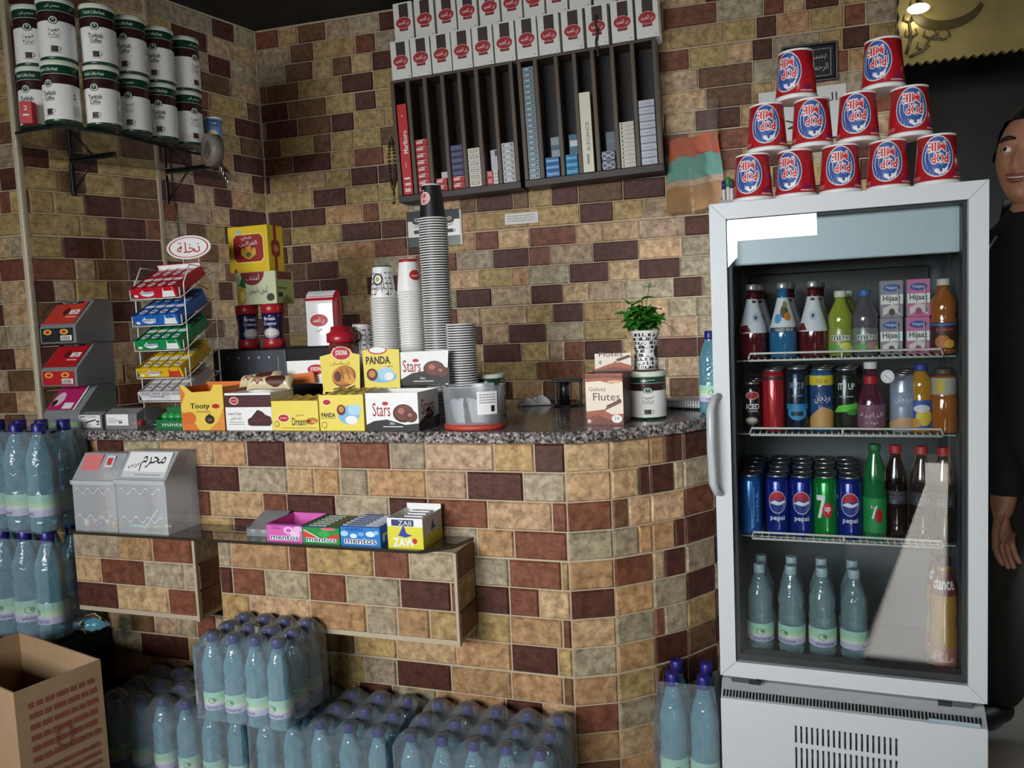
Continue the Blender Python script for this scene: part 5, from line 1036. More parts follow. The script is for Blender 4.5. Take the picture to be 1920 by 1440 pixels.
q, x0, w, h, y, d = gumbox((501, 567, 983, 1027), 'pink_gum_carton', 'pink empty open gum carton on the glass shelf', PK, [('e', .62, .66, .14, .2, P('e8c4e4')), ('e', .62, .66, .08, .11, PK), ('e', .8, .45, .14, .2, P('e8c4e4')), ('e', .88, .75, .12, .18, P('e8b4dc')), ('r', 0, .92, 1, 1, P('7a2a8a')), ('r', .15, .72, .4, .76, P('8a2a6a')), ('r', .15, .82, .36, .85, P('8a2a6a'))] + MNT('1e2a6e'), .125, 1.757, closed=True)
m = MB(); m.box(.002, .002, .002, w - .002, .06, .0035, P('4a4a4e')); m.build('inner_card', q)
def rolls(x0, w, h, y, d, n, hx, lab, txt, grp, band):
    for k in range(n):
        m = MB(); rr = .0088; yy = y + .012 + (d - .024) * k / (n - 1); L = w - .008
        m.tube([(-L / 2, 0, 0), (L / 2, 0, 0)], rr, mat('roll_' + hx, hx, .3, coat=.3), 14)
        f = lambda u, v, o: Vector((u * L, -(rr + o) * math.sin(math.radians(20 - v * 60)) , (rr + o) * math.cos(math.radians(20 - v * 60))))
        m.dec([('r', -.45, -.55, .1, .5, P(band)), ('r', .2, -.5, .45, .5, P('d8432f') if hx != 'c3ccd8' else P('e9edf4')), ('t', 'mentos', -.12, .0, .5, .75, WHITE if hx != 'c3ccd8' else P('1a2a6a'), 0, .02)], f)
        simple('gum_roll', f'{lab}, {nth(k)} row from the front', 'gum roll', m, (x0 + w / 2, yy, ZG + h - .007), 0, grp)
GN = P('1f8a3a')
q, x0, w, h, y, d = gumbox((568, 637, 988, 1030), 'green_gum_carton', 'green and red watermelon gum carton on the glass shelf', GN, [('p', [(.03, .35), (.03, .75), (.4, .35)], P('d8342a')), ('p', [(.03, .75), (.03, .82), (.45, .35), (.4, .35)], P('e9e4d0')), ('p', [(.65, .45), (.98, .6), (.98, .3), (.8, .28)], P('d8342a')), ('p', [(.4, .55), (.6, .95), (.75, .6), (.6, .4)], P('2fa84a')), ('e', .7, .9, .2, .1, P('d86a7a')), ('r', 0, .95, 1, 1, NV)] + MNT('16254f'), .12, 1.757)
rolls(x0, w, h, y, d, 6, '2a6a3c', 'green striped gum roll in the watermelon carton', 'mentos', 'gum rolls in the watermelon carton', '184a28')
BL = P('1f78c4')
q, x0, w, h, y, d = gumbox((639, 713, 987, 1034), 'blue_gum_carton', 'blue mint gum carton with white mints picture on the glass shelf', BL, [('e', .1, .6, .1, .14, P('a8d0ee')), ('e', .33, .5, .09, .12, P('d4e8f6')), ('e', .76, .62, .12, .14, P('d8e9f5')), ('e', .9, .7, .07, .1, P('8cc0e6')), ('e', .52, .6, .08, .1, P('6aaee0')), ('t', 'mentos', .36, .84, .44, .14, NV), ('r', 0, .95, 1, 1, NV)] + MNT('16254f'), .12, 1.757, side=[('t', 'm', .35, .4, .5, .4, WHITE, 0, .03)])
rolls(x0, w, h, y, d, 6, 'c3ccd8', 'white and blue gum roll in the mint carton', 'mentos', 'gum rolls in the mint carton', '3a5aa8')
YW = P('d8d03a')
q, x0, w, h, y, d = gumbox((727, 793, 972, 1026), 'yellow_gum_carton', 'yellow and white open gum carton, right end of the glass shelf', WHITE, [('r', 0, 0, 1, .72, YW), ('r', 0, .72, 1, 1, WHITE), ('p', [(.3, .42), (.46, .78), (.54, .5), (.7, .44), (.5, .36)], P('2a3f9a')), ('t', 'ZAW', .45, .2, .62, .3, WHITE, 0, .06), ('e', .76, .26, .07, .09, P('b8222a')), ('r', .12, .74, .75, .95, P('2b3a66')), ('t', 'ZAII', .5, .84, .36, .15, WHITE)], .115, 1.757, side=[('r', 0, 0, 1, .4, YW), ('r', 0, .4, 1, 1, P('c9c9cc')), ('p', [(.4, .45), (.5, .85), (.58, .6), (.68, .5), (.52, .5)], P('2a3f9a'))], closed=False)
for k in range(5):
    m = MB(); carton(m, -.026, 0, 0, .026, .012, .02, P('dfe0e4'), {'t': [('r', .05, .2, .5, .8, P('1e2c66')), ('r', .55, .2, .95, .8, P('9aa0ac'))]}); simple('gum_packet', f'white and navy gum packet inside the yellow gum carton, {nth(k)} row from the front', 'gum', m, (x0 + w / 2, y + .012 + .019 * k, ZG + h - .03 + .002 * k), 0, 'gum packets in the yellow carton')
# ================================================================ display refrigerator
FRX, FRY, FRZ = .1185, 1.8965, -.0268
fr_o = thing('display_fridge', 'white glass-door display refrigerator full of drinks, beside the counter', 'refrigerator', (FRX, FRY, 0), FRZ)
FM = Matrix.Rotation(FRZ, 4, 'Z'); FM.translation = (FRX, FRY, 0)
def FW(x, y, z): return FM @ Vector((x, y, z))
FWH = mat('fridge_white', 'cdd2d6', .4, var=.015, spec=.35); LIN = mat('fridge_liner', '5c6468', .35, var=.05); GASK = mat('gasket', '2b2d30', .5)
HW = .2796; Zd0, Zd1 = .338, 1.450; FWD = .0365; FB = .46
m = MB()
for b in ((-.276, .05, .30, -.246, FB, 1.445), (.246, .05, .30, .276, FB, 1.445), (-.246, FB - .03, .30, .246, FB, 1.445), (-.246, .05, 1.415, .246, FB - .03, 1.445), (-.246, .05, .30, .246, FB - .03, .335)): m.box(*b, FWH, .002)
m.build('cabinet', fr_o)
m = MB()
for b in ((-.2455, .052, .336, -.243, FB - .031, 1.414), (.243, .052, .336, .2455, FB - .031, 1.414), (-.243, FB - .034, .336, .243, FB - .031, 1.414), (-.243, .052, .336, .243, FB - .034, .3385), (-.243, .052, 1.411, .243, FB - .034, 1.4145)): m.box(*b, LIN)
m.box(-.22, FB - .06, 1.17, .22, FB - .0345, 1.30, mat('evaporator', '2a2e33', .4), .004); m.dec([('r', .3 + .035 * k, .62, .318 + .035 * k, .76, BLACKP) for k in range(13)], bf(-.22, FB - .06, 1.17, .22, 1, 1.30, 'f'), off=.0008); m.build('liner', fr_o)
zh = .5 * (atY(1370, 500, 1.945).z + atY(1812, 470, 1.945).z)
m = MB(); m.box(-.243, .055, zh, .243, .09, 1.411, mat('light_cover', 'c3d3da', .35, var=.02), .004); m.build('light_header', fr_o)
# lower compartment
m = MB(); zk = .287
m.box(-.2796, -.010, .02, .2796, FB, zk - .001, FWH, .002); m.prism([(-.0095, zk - .002), (.05, zk - .002), (.05, .318), (.03, .318)], -.279, .279, mat('fridge_ledge', 'b4b9bb', .35, .2), lambda a, b, c: (c, a, b))
q = quad((-.2785, -.0095, zk), (.2785, -.0095, zk), (.2785, .03, .319), (-.2785, .03, .319)); m.dec([('p', [(.008 + .0134 * k, .08), (.0155 + .0134 * k, .08), (.0165 + .0134 * k, .42), (.009 + .0134 * k, .42)], BLACKP) for k in range(73)], q, off=.0006); m.build('base_cabinet', fr_o)
def fl(px, py, y=-.0102):
    d = ray(px, py); n = FM.to_3x3() @ Vector((0, -1, 0)); o = FW(0, y, 0); t = n.dot(o - CAM) / n.dot(d); return FM.inverted() @ (CAM + d * t)
m = MB(); a = fl(1487, 1360); b = fl(1686, 1420); n = 19
for k in range(n):
    x = a.x + (b.x - a.x) * (k + .5) / n; wd = .0024
    for z1, hh in ((a.z + .0, .040), (a.z - .052, .060)): m.tube([(x, -.0098, z1 - hh), (x, -.0098, z1)], wd, BLACKP, 6)
m.build('vent_grille', fr_o)
m = MB(); a = fl(1742, 1353); b = fl(1838, 1366); m.box(a.x, -.0112, b.z + .002, b.x, -.0098, b.z + .010, P('9fb4bd')); m.build('badge_strip', fr_o)
# door
dr = MB()
W2 = FWD; T = .042
def bar(poly): dr.prism(poly, 0, T, FWH, lambda a, b, c: (a, c, b))
g = .0004
bar([(-HW, Zd0), (-HW + W2, Zd0 + W2 + g), (-HW + W2, Zd1 - W2 - g), (-HW, Zd1)]); bar([(HW, Zd0), (HW, Zd1), (HW - W2, Zd1 - W2 - g), (HW - W2, Zd0 + W2 + g)])
bar([(-HW + g, Zd0), (HW - g, Zd0), (HW - W2, Zd0 + W2), (-HW + W2, Zd0 + W2)]); bar([(-HW + g, Zd1), (-HW + W2, Zd1 - W2), (HW - W2, Zd1 - W2), (HW - g, Zd1)])
seam = P('8e9498')
for sx in (-1, 1):
    for a, b in (((HW, Zd0), (HW - W2, Zd0 + W2)), ((HW, Zd1), (HW - W2, Zd1 - W2))): dr.dec([('l', [(sx * a[0] * .998, a[1]), (sx * b[0], b[1])], .0013, seam)], lambda u, v, o: (u, -o, v), off=.0004)
door = dr.build('door', fr_o)
m = MB(); gi = .010
for b in ((-HW + W2, Zd0 + W2, -HW + W2 + gi, Zd1 - W2), (HW - W2 - gi, Zd0 + W2, HW - W2, Zd1 - W2), (-HW + W2 + gi, Zd0 + W2, HW - W2 - gi, Zd0 + W2 + gi * 1.6), (-HW + W2 + gi, Zd1 - W2 - gi * .5, HW - W2 - gi, Zd1 - W2)): m.box(b[0], .014, b[1], b[2], T + .006, b[3], GASK)
m.build('gasket', door)
def glassmat():
    m = bpy.data.materials.new('door_glass'); m.use_nodes = True; t = m.node_tree; t.nodes.remove(t.nodes['Principled BSDF'])
    gl = t.nodes.new('ShaderNodeBsdfGlossy'); gl.inputs['Roughness'].default_value = .006; tr = t.nodes.new('ShaderNodeBsdfTransparent'); tr.inputs[0].default_value = (.86, .9, .9, 1)
    fz = t.nodes.new('ShaderNodeFresnel'); fz.inputs[0].default_value = 1.75; ms = t.nodes.new('ShaderNodeMixShader')
    t.links.new(fz.outputs[0], ms.inputs[0]); t.links.new(tr.outputs[0], ms.inputs[1]); t.links.new(gl.outputs[0], ms.inputs[2]); t.links.new(ms.outputs[0], t.nodes['Material Output'].inputs[0]); return m
m = MB(); m.add([(-HW + W2, .012, Zd0 + W2), (HW - W2, .012, Zd0 + W2), (HW - W2, .012, Zd1 - W2), (-HW + W2, .012, Zd1 - W2)], [(0, 1, 2, 3)], glassmat()); m.build('glass_pane', door)
a = fl(1664, 706, .0115); m = MB(); m.prism([(a.x + .0135 * math.cos(k * PI / 14), a.z + .0145 * math.sin(k * PI / 14)) for k in range(28)], .0105, .0117, P('b9bec0'), lambda a, b, c: (a, c, b)); m.dec([('o', a.x, a.z, .011, .012, .12, P('8a9094')), ('l', [(a.x - .005, a.z + .004), (a.x, a.z - .002), (a.x + .006, a.z - .006)], .002, P('8a9094'))], lambda u, v, o: (u, .0105 - o, v)); m.build('round_sticker', door)
zt_h, zb_h = fl(1352, 744, -.02).z, fl(1357, 928, -.02).z; m = MB(); hp = [(-HW + .012, -.001, zt_h), (-HW + .002, -.022, zt_h - .006), (-HW - .004, -.034, zt_h - .03), (-HW - .004, -.038, (zt_h + zb_h) / 2), (-HW - .002, -.034, zb_h + .03), (-HW + .004, -.022, zb_h + .006), (-HW + .012, -.001, zb_h)]
m.tube(hp, [.008, .009, .010, .010, .010, .009, .008], mat('handle_grey', 'b9bec2', .3), 10); m.build('door_handle', door)
for sx in (-1, 1):
    m = MB(); m.box(sx * .225 - .03, .006, .321, sx * .225 + .03, .045, .3365, mat('hinge', '55585c', .35, .5), .002); m.box(sx * .2 - .015, .002, .322, sx * .2 + .012, .006, .332, BLACKP); m.build('hinge', fr_o)
# wire shelves
SHY = .075
def shz(py): return (FM.inverted() @ atY(1600, py, FRY + SHY)).z
SZ = [shz(672), shz(817), shz(1019)]; SB = .345
SHW = mat('shelf_wire', 'd4d4cc', .35)
for k, z in enumerate(SZ + [SB + .012]):
    m = MB(); y0 = SHY; x = .205 if k < 3 else .19
    if k < 3:
        m.tube([(-x, y0, z), (x, y0, z)], .0028, SHW); m.tube([(-x, y0 - .004, z + .004), (-x + .004, y0 - .004, z + .017), (x - .004, y0 - .004, z + .017), (x, y0 - .004, z + .004)], .0028, SHW); m.tube([(0, y0 - .004, z), (0, y0 - .004, z + .017)], .0026, SHW)
        for i in range(28): xx = -x + 2 * x * (i + .5) / 28; m.tube([(xx, y0, z + .0025), (xx, FB - .07, z + .0025)], .0014, SHW, 4)
        m.tube([(-x - .03, y0 + .03, z - .002), (x + .03, y0 + .03, z - .002)], .002, SHW); m.tube([(-x - .03, FB - .08, z - .002), (x + .03, FB - .08, z - .002)], .002, SHW)
    else: m.tube([(-x, y0 - .012, SB + .003), (-x, y0 - .012, SB + .024), (x, y0 - .012, SB + .024), (x, y0 - .012, SB + .003), (-x, y0 - .012, SB + .003)], .0028, SHW); m.tube([(0, y0 - .012, SB + .003), (0, y0 - .012, SB + .024)], .0026, SHW)
    m.build('wire_shelf' if k < 3 else 'wire_guard', fr_o)
# ---- drinks
def bottle(name, cat, prof, body, cap, capm, lab=None, labm=None, decs=None, n=24, label_off=.0006):
    """prof [(r,z)], cap (r,z0,z1), lab (z0,z1)"""
    q = thing(name, '', cat); m = MB(); m.lathe(prof, body, n); m.build('bottle_body', q)
    m = MB(); m.lathe([(cap[0] * .97, cap[1]), (cap[0], cap[1] + .002), (cap[0], cap[2] - .002), (cap[0] * .9, cap[2])], capm, 16); m.build('cap', q)
    if lab:
        def rad(z):
            for (ra, za), (rb, zb) in zip(prof, prof[1:]):
                if za <= z <= zb and zb > za: return ra + (rb - ra) * (z - za) / (zb - za)
            return prof[-1][0]
        zz = [lab[0] + (lab[1] - lab[0]) * i / 6 for i in range(7)]; m = MB(); m.lathe([(rad(z) + label_off, z) for z in zz], labm, n); m.f = m.f[:-2]; m.m = m.m[:-2]; m.sm = m.sm[:-2]
        if decs: m.dec(decs, lambda u, v, o: Vector(((rad(lab[0] + (lab[1] - lab[0]) * v) + label_off + o) * math.sin(math.radians(u)), -(rad(lab[0] + (lab[1] - lab[0]) * v) + label_off + o) * math.cos(math.radians(u)), lab[0] + (lab[1] - lab[0]) * v)), st=8)
        m.build('paper_label', q)
    return q
def can(hexc, decs, r=.0265, h=.134, name='drink_can'):
    q = thing(name, '', 'can'); m = MB(); b = mat('can_' + hexc, hexc, .25, .35, var=.03, coat=.4)
    m.lathe([(r * .8, 0), (r * .97, .005), (r, .010), (r, h - .016), (r * .82, h - .004)], b, 26); m.dec(decs, cyl(r, .008, r, h - .016), st=8); m.build('can_body', q)
    m = MB(); m.lathe([(r * .83, h - .005), (r * .86, h - .001), (r * .83, h), (r * .76, h - .004), (.001, h - .004)], STEEL, 26); m.box(-.004, -.012, h - .004, .004, .004, h - .0025, STEEL); m.build('can_lid', q); return q
LQ = lambda nm, hx, a=.82: clear(nm, hx, a, .1, hx, .2)
RJ = LQ('red_juice', '5a141e'); BJ = LQ('blue_drink', '2a6fa0'); OJ = LQ('orange_juice', 'a85f1e'); YJ = LQ('lime_drink', '9aa83a'); MJ = LQ('mango_juice', 'c08a1e'); WC = mat('metal_cap', 'b8b8b4', .3, .6)
def fx(px, py, y): return fl(px, py, y).x
def put(o, px, zb, y, label, group, rz=0., py=None, ref=None):
    x = max(-.212, min(.212, fx(px, py or 700, y))); p = FW(x, y, zb)
    if ref is not None: return dup(ref, p, FRZ + rz, label, group)
    place(o, p, FRZ + rz); o['label'] = label; o['group'] = group; return o
Y1 = .118; T1 = SZ[0] + .0045
cone = lambda h, r: [(r * .9, 0), (r, .006), (r, h * .30), (r * .98, h * .36), (r * .42, h * .76), (r * .36, h * .82), (r * .36, h * .93)]
G1 = 'bottles on the top refrigerator shelf'
hA = fl(1470, 530, Y1).z - T1; rb = .0325
LW = P('d9dce0')
sun = [('e', 4, .45, 20, .14, P('b9c2cc')), ('e', 4, .45, 8, .06, P('3a4a5a')), ('r', -16, .88, 20, .96, P('4a2a3a')), ('p', [(-80, 0), (-20, .05), (-40, .25), (-80, .2)], P('6a1420'))]
mixd = [('e', 10, .6, 26, .2, P('5a4a2a')), ('e', 26, .45, 20, .12, P('c87a2a')), ('e', -26, .4, 20, .14, P('4a9ad0')), ('r', -70, .0, 80, .14, P('2a3a5a')), ('t', 'MIXED FRUIT', 8, .07, 80, .09, WHITE), ('e', 16, .8, 18, .1, P('7a8a3a'))]
oA = bottle('juice_bottle', 'bottle', cone(hA, rb), RJ, (.0135, hA * .92, hA), WC, (hA * .34, hA * .80), LW, sun); put(oA, 1413, T1, Y1, 'red juice bottle with white cone label, first on the top refrigerator shelf', G1, .3)
oB = bottle('juice_bottle', 'bottle', cone(hA, rb), BJ, (.0135, hA * .92, hA), WC, (hA * .34, hA * .80), LW, mixd); put(oB, 1470, T1, Y1, 'blue fruit drink bottle with white cone label on the top refrigerator shelf', G1)
put(None, 1526, T1, Y1, 'red juice bottle with white cone label, right of the blue one', G1, -.1, ref=oA)
for k, px in enumerate((1420, 1475, 1530)):
    for j in (1, 2): put(None, px + 4 * j, T1, Y1 + .075 * j, f'red juice bottle in the {"second" if j == 1 else "third"} row of the top refrigerator shelf, {nth(k)} from left', G1, .4, ref=oA)
hC = fl(1577, 545, Y1).z - T1; rc = .0275; mz = lambda hx: outl('mizo', 0, .62, 92, .27, WHITE, P('3a4a1a')) + [ ('e', 20, .22, 26, .18, P(hx)), ('e', -30, .15, 26, .16, P('5fa04a')), ('e', 50, .12, 20, .12, P('c9d070'))]
pC = [(rc * .9, 0), (rc, .006), (rc, hC * .35), (rc * .93, hC * .42), (rc, hC * .5), (rc, hC * .62), (rc * .45, hC * .84), (rc * .42, hC * .92)]
oC = bottle('lemonade_bottle', 'bottle', pC, YJ, (.0135, hC * .9, hC), P('cfd6c0'), (.012, hC * .42), clear('label_film', 'a8b050', .6, .3), mz('d8d46a')); put(oC, 1577, T1, Y1, 'yellow green lemonade bottle on the top refrigerator shelf', G1)
put(None, 1590, T1, Y1 + .07, 'yellow green lemonade bottle behind the first one', G1, ref=oC)
oD = bottle('lemonade_bottle', 'bottle', pC, clear('pale_drink', '6f6a70', .55, .12, 'c8c8d0'), (.0135, hC * .9, hC), P('3a6aa0'), (.012, hC * .42), clear('label_film2', '8f9a90', .55, .3), mz('b88a8a')); put(oD, 1622, T1, Y1, 'pale lemonade bottle beside the milk cartons on the top refrigerator shelf', G1, .2)
hM = (fl(1672, 526, Y1).z - T1 - .001) / 2
def milk(hx, nm):
    q = thing('milk_carton', '', 'carton'); m = MB(); w, d = .046, .042; mm = P(hx)
    carton(m, -w / 2, 0, 0, w / 2, d, hM, WHITE, {'f': [('r', 0, 0, 1, 1, mm), ('r', .0, .36, 1, .62, WHITE), ('e', .5, .8, .38, .1, P('2a4a9a')), ('t', 'Najjar', .5, .8, .5, .1, WHITE), ('t', 'Hijaaz', .5, .5, .8, .2, P('3a2a3a'), 0, .02), ('p', [(.1, .05), (.5, .18), (.9, .05), (.9, .3), (.5, .36), (.1, .25)], P('d8d0cc')), ('e', .5, .14, .14, .1, P(nm))], 'r': [('r', 0, 0, 1, 1, mm)], 't': [('r', 0, 0, 1, 1, mm)]}); m.build('carton_box', q)
    m = MB(); m.tube([(w / 2 - .008, -.003, .01), (w / 2 - .012, -.003, hM - .01)], .0022, clear('straw', 'e9ecef', .7, .2), 6); m.build('straw', q); return q
mG = milk('8a8590', '4a3a30'); mP = milk('c46a9a', 'a03a6a')
put(mG, 1672, T1, Y1, 'grey milk carton, lower one of its pile on the top refrigerator shelf', 'milk cartons'); put(None, 1673, T1 + hM + .001, Y1, 'grey milk carton, upper one of its pile on the top refrigerator shelf', 'milk cartons', ref=mG)
put(mP, 1722, T1, Y1, 'pink milk carton, lower one of its pile on the top refrigerator shelf', 'milk cartons'); put(None, 1723, T1 + hM + .001, Y1, 'pink milk carton, upper one of its pile on the top refrigerator shelf', 'milk cartons', ref=mP)
hO = fl(1778, 522, Y1).z - T1; ro = .0265; pO = [(ro * .9, 0), (ro, .006), (ro, hO * .45), (ro * .92, hO * .5), (ro, hO * .56), (ro * .95, hO * .72), (ro * .42, hO * .86), (ro * .42, hO * .92)]
oO = bottle('orange_bottle', 'bottle', pO, OJ, (.0135, hO * .91, hO), P('d0c8b8'), (.01, hO * .42), P('3a241e'), [('t', 'juice', 0, .72, 80, .16, P('c03030'), 0, .03), ('e', -10, .28, 34, .24, P('b86a2a')), ('e', 20, .2, 24, .16, P('d8a040')), ('r', -90, .88, 90, .96, P('3a6aa8'))]); put(oO, 1778, T1, Y1, 'orange juice bottle at the right end of the top refrigerator shelf', G1)
# second shelf
T2 = SZ[1] + .0045; G2 = 'drinks on the second refrigerator shelf'; hc = lambda px, yt: fl(px, yt, Y1).z - T2
def cn(px, yt, hx, decs, label, r=.0265, rz=0.):
    o = can(hx, decs, r, hc(px, yt)); put(o, px, T2, Y1, label, G2, rz)
    for j in (1, 2): put(None, px + 5 * j, T2, Y1 + .062 * j, label.split(' on the')[0].split(' beside')[0] + f', {"behind" if j == 1 else "two behind"} the front one on the second shelf', G2, rz + .3 * j, ref=o)
cn(1409, 716, '1c1518', [('e', 6, .84, 40, .1, P('d8c8c8')), ('e', 6, .84, 36, .085, RED), ('t', 'ICED', 8, .56, 78, .14, WHITE, 0, .03), ('t', 'COFFEE', 8, .44, 60, .05, WHITE), ('e', 0, .2, 40, .1, P('6a5a55')), ('e', 0, .22, 30, .06, P('c8b8b0'))], 'black iced coffee can on the left end of the second shelf', .0235)
cn(1450, 692, 'b3242e', [('l', [(-30, .75), (0, .5), (-16, .4), (20, .1)], 3, P('7a141c')), ('l', [(10, .8), (30, .45)], 2, P('7a141c'))][:0] + [('p', [(-34, .8), (-28, .8), (4, .45), (-2, .45)], P('8a161f')), ('p', [(-14, .48), (-8, .5), (24, .08), (18, .08)], P('8a161f')), ('r', -90, .93, 90, 1, P('3a1a1e'))], 'plain red slim can on the second refrigerator shelf')
cn(1494, 688, '14283a', [('t', "WHAT'S UP", 0, .8, 70, .12, P('8aa8b8')), ('r', -60, .36, 60, .46, P('2a7aa8')), ('e', 0, .3, 50, .14, P('2f88b8')), ('r', -30, .24, 30, .32, P('14283a')), ('r', -26, .6, 26, .62, P('6a8a9a'))], 'dark teal energy drink can on the second refrigerator shelf')
cn(1540, 690, '2f5f96', [('r', -120, .82, 120, 1, P('d8c02a')), ('t', '250 ml', 0, .9, 60, .08, P('3a3a1a')), ('p', [(-100, 0), (100, 0), (100, .3), (0, .42), (-100, .12)], P('c8985a')), ('e', 20, .62, 70, .2, P('1a3a72')), ('t', 'وردجان', 4, .58, 80, .2, WHITE, 0, .03)], 'blue and tan can with yellow band on the second refrigerator shelf')
cn(1586, 690, '182420', [('t', "IT'S UP", 0, .8, 80, .13, P('c8d8d0'), 0, .02), ('r', -34, .6, 34, .62, P('8aa098')), ('p', [(-70, .3), (60, .36), (80, .5), (-40, .44)], P('5ac23a')), ('e', 30, .32, 30, .06, P('3a8a2a'))], 'black and bright green can on the second refrigerator shelf')
hQ = hc(1636, 678); rq = .031; pQ = [(rq * .9, 0), (rq, .006), (rq, hQ * .42), (rq * .8, hQ * .56), (rq * .42, hQ * .72), (rq * .40, hQ * .92)]
oQ = bottle('berry_bottle', 'bottle', pQ, LQ('berry_drink', '5a1f3a'), (.0145, hQ * .9, hQ), P('d8d4d4'), (.012, hQ * .4), P('7a4a60'), [('t', 'الرابية', 0, .55, 100, .26, P('d8c8d0'), 0, .03), ('t', 'توت', 0, .22, 50, .2, P('d8c8d0'))]); put(oQ, 1632, T2, Y1, 'purple berry drink bottle with white cap on the second refrigerator shelf', G2)
m = MB(); m.lathe([(.0148, hQ * .66), (.0152, hQ * .68), (.0152, hQ * .78), (.0148, hQ * .8)], P('b01a2a'), 18); m.build('neck_band', oQ)
cn(1692, 700, 'a8b4c8', [('e', 0, .62, 66, .16, P('8a98b4')), ('t', 'وردجان', 0, .62, 80, .16, WHITE, 0, .03), ('p', [(-100, 0), (100, 0), (100, .16), (0, .26), (-100, .12)], P('c8a078'))], 'pale blue can with tan foot on the second refrigerator shelf', .027)
hR = hc(1735, 682); rr_ = .025; pR = [(rr_ * .9, 0), (rr_, .006), (rr_, hR * .5), (rr_ * .85, hR * .56), (rr_ * .98, hR * .64), (rr_ * .9, hR * .78), (rr_ * .5, hR * .88), (rr_ * .48, hR * .93)]
oR = bottle('mango_bottle', 'bottle', pR, MJ, (.015, hR * .9, hR), P('24408a'), (.01, hR * .48), P('2f55a0'), [('e', 10, .4, 40, .3, P('d8c03a')), ('e', 0, .7, 40, .14, P('d8d8e4')), ('e', -30, .2, 26, .16, P('c8922a'))]); put(oR, 1726, T2, Y1, 'yellow mango bottle with blue label on the second refrigerator shelf', G2)
hS = hc(1775, 690); pS = [(.027, 0), (.029, .006), (.029, hS * .52), (.027, hS * .56), (.026, hS * .6), (.026, hS * .86), (.018, hS * .9)]
oS = bottle('orange_jar_bottle', 'bottle', pS, OJ, (.020, hS * .9, hS), P('4a3a30'), (hS * .6, hS * .86), P('a8a49c'), [('r', -40, .1, 0, .9, P('c8a83a'))]); put(oS, 1776, T2, Y1, 'orange juice bottle with a grey neck label, right end of the second shelf', G2)
# third shelf
T3 = SZ[2] + .0045; hp_ = fl(1502, 888, Y1, ).z - T3; hp_ = min(hp_, .15); rp = .0278
def pepsi():
    return can('162a86', [('e', 0, .62, 43, .22, P('c8ccd8')), ('e', 0, .62, 40, .205, P('1a2f8a')), ('p', [(-38, .64)] + [(40 * math.cos(math.radians(a)) * .97, .62 + .2 * math.sin(math.radians(a))) for a in range(172, 9, -9)] + [(30, .69), (10, .65), (-10, .68)], P('c4242e')), ('p', [(-38, .60), (-12, .655), (10, .62), (34, .66), (39, .62), (20, .575), (0, .56), (-20, .58)], P('e6e6ea')), ('t', 'pepsi', 0, .30, 70, .12, P('d8dcea'), 0, .02)], rp, hp_)
def seven(): return can('128a3a', [('p', [(-46, .78), (-4, .78), (-4, .7), (-24, .34), (-40, .34), (-20, .68), (-46, .68)], WHITE), ('e', 8, .5, 24, .14, P('c4242e')), ('t', 'up', 8, .5, 26, .12, WHITE, 0, .03), ('p', [(62, .78), (96, .78), (74, .36), (64, .36), (80, .7), (62, .7)], WHITE)], rp, hp_)
def soda(): return can('1f5fa8', [('t', 'SODA', 10, .5, .6, 15, P('7ab0e0'), 90)] + [('r', -14, .1, -6, .9, P('3a7ac0'))], rp, hp_)
pep, sev, sod = pepsi(), seven(), soda()
fresh = {'p': pep, 's': sev, 'o': sod}; used = set(); NM3 = {'p': 'dark blue cola can', 's': 'green lemon-lime can', 'o': 'light blue soda can'}
xs = [max(-.213, fx(px, 940, .108)) for px in (1408, 1459, 1504, 1549, 1594)]
for i, x in enumerate(xs):
    for j in range(5):
        k = 'opps p'[i] if False else 'oppsp'[i]; p = FW(x + (.002 if j % 2 else -.001) , .108 + .0595 * j, T3); lb = f'{NM3[k]}, {nth(j)} row, {nth(i)} from left on the third shelf'
        if k in used: dup(fresh[k], p, FRZ + R.uniform(-.15, .15) * (j > 0), lb, 'cans on the third refrigerator shelf')
        else: used.add(k); o = fresh[k]; place(o, p, FRZ + (.5 if k == 'o' else 0)); o['label'] = lb; o['group'] = 'cans on the third refrigerator shelf'
hG = fl(1637, 832, .11).z - T3; rg = .0255; pG = [(rg * .9, 0), (rg, .006), (rg, hG * .5), (rg * .96, hG * .54), (rg * .9, hG * .74), (rg * .45, hG * .9), (rg * .42, hG * .94)]
oG = bottle('green_bottle', 'bottle', pG, clear('green_pet', '1a7a40', .75, .1, '2a9a50', .2), (.0135, hG * .93, hG), P('1a6a3a'), (.02, hG * .45), P('1d8a44'), [('t', '7', -6, .6, 30, .4, WHITE, 0, .03), ('e', 16, .5, 18, .2, RED)]); put(oG, 1640, T3, .11, 'tall green lemonade bottle right of the cans on the third shelf', 'bottles on the third refrigerator shelf', py=920)
COLA = clear('cola', '1c1012', .9, .1, '2a1a14', .1); hK = fl(1785, 838, .12).z - T3
pK = [(rg * .9, 0), (rg, .006), (rg, hK * .36), (rg * .9, hK * .42), (rg, hK * .5), (rg * .9, hK * .7), (rg * .45, hK * .86), (rg * .42, hK * .93)]
oK = bottle('cola_bottle', 'bottle', pK, COLA, (.0135, hK * .91, hK), P('a8242a'), (hK * .38, hK * .52), P('34343c'), [('t', 'cola', 0, .5, 70, .6, P('6a6a76'))])
put(oK, 1788, T3, .12, 'dark cola bottle with red cap at the right end of the third shelf', 'bottles on the third refrigerator shelf', py=920); put(None, 1728, T3, .13, 'dark cola bottle with red cap, second from the right end of the third shelf', 'bottles on the third refrigerator shelf', py=920, ref=oK)
put(None, 1679, T3, .14, 'dark cola bottle with red cap beside the tall green bottle', 'bottles on the third refrigerator shelf', py=920, ref=oK)
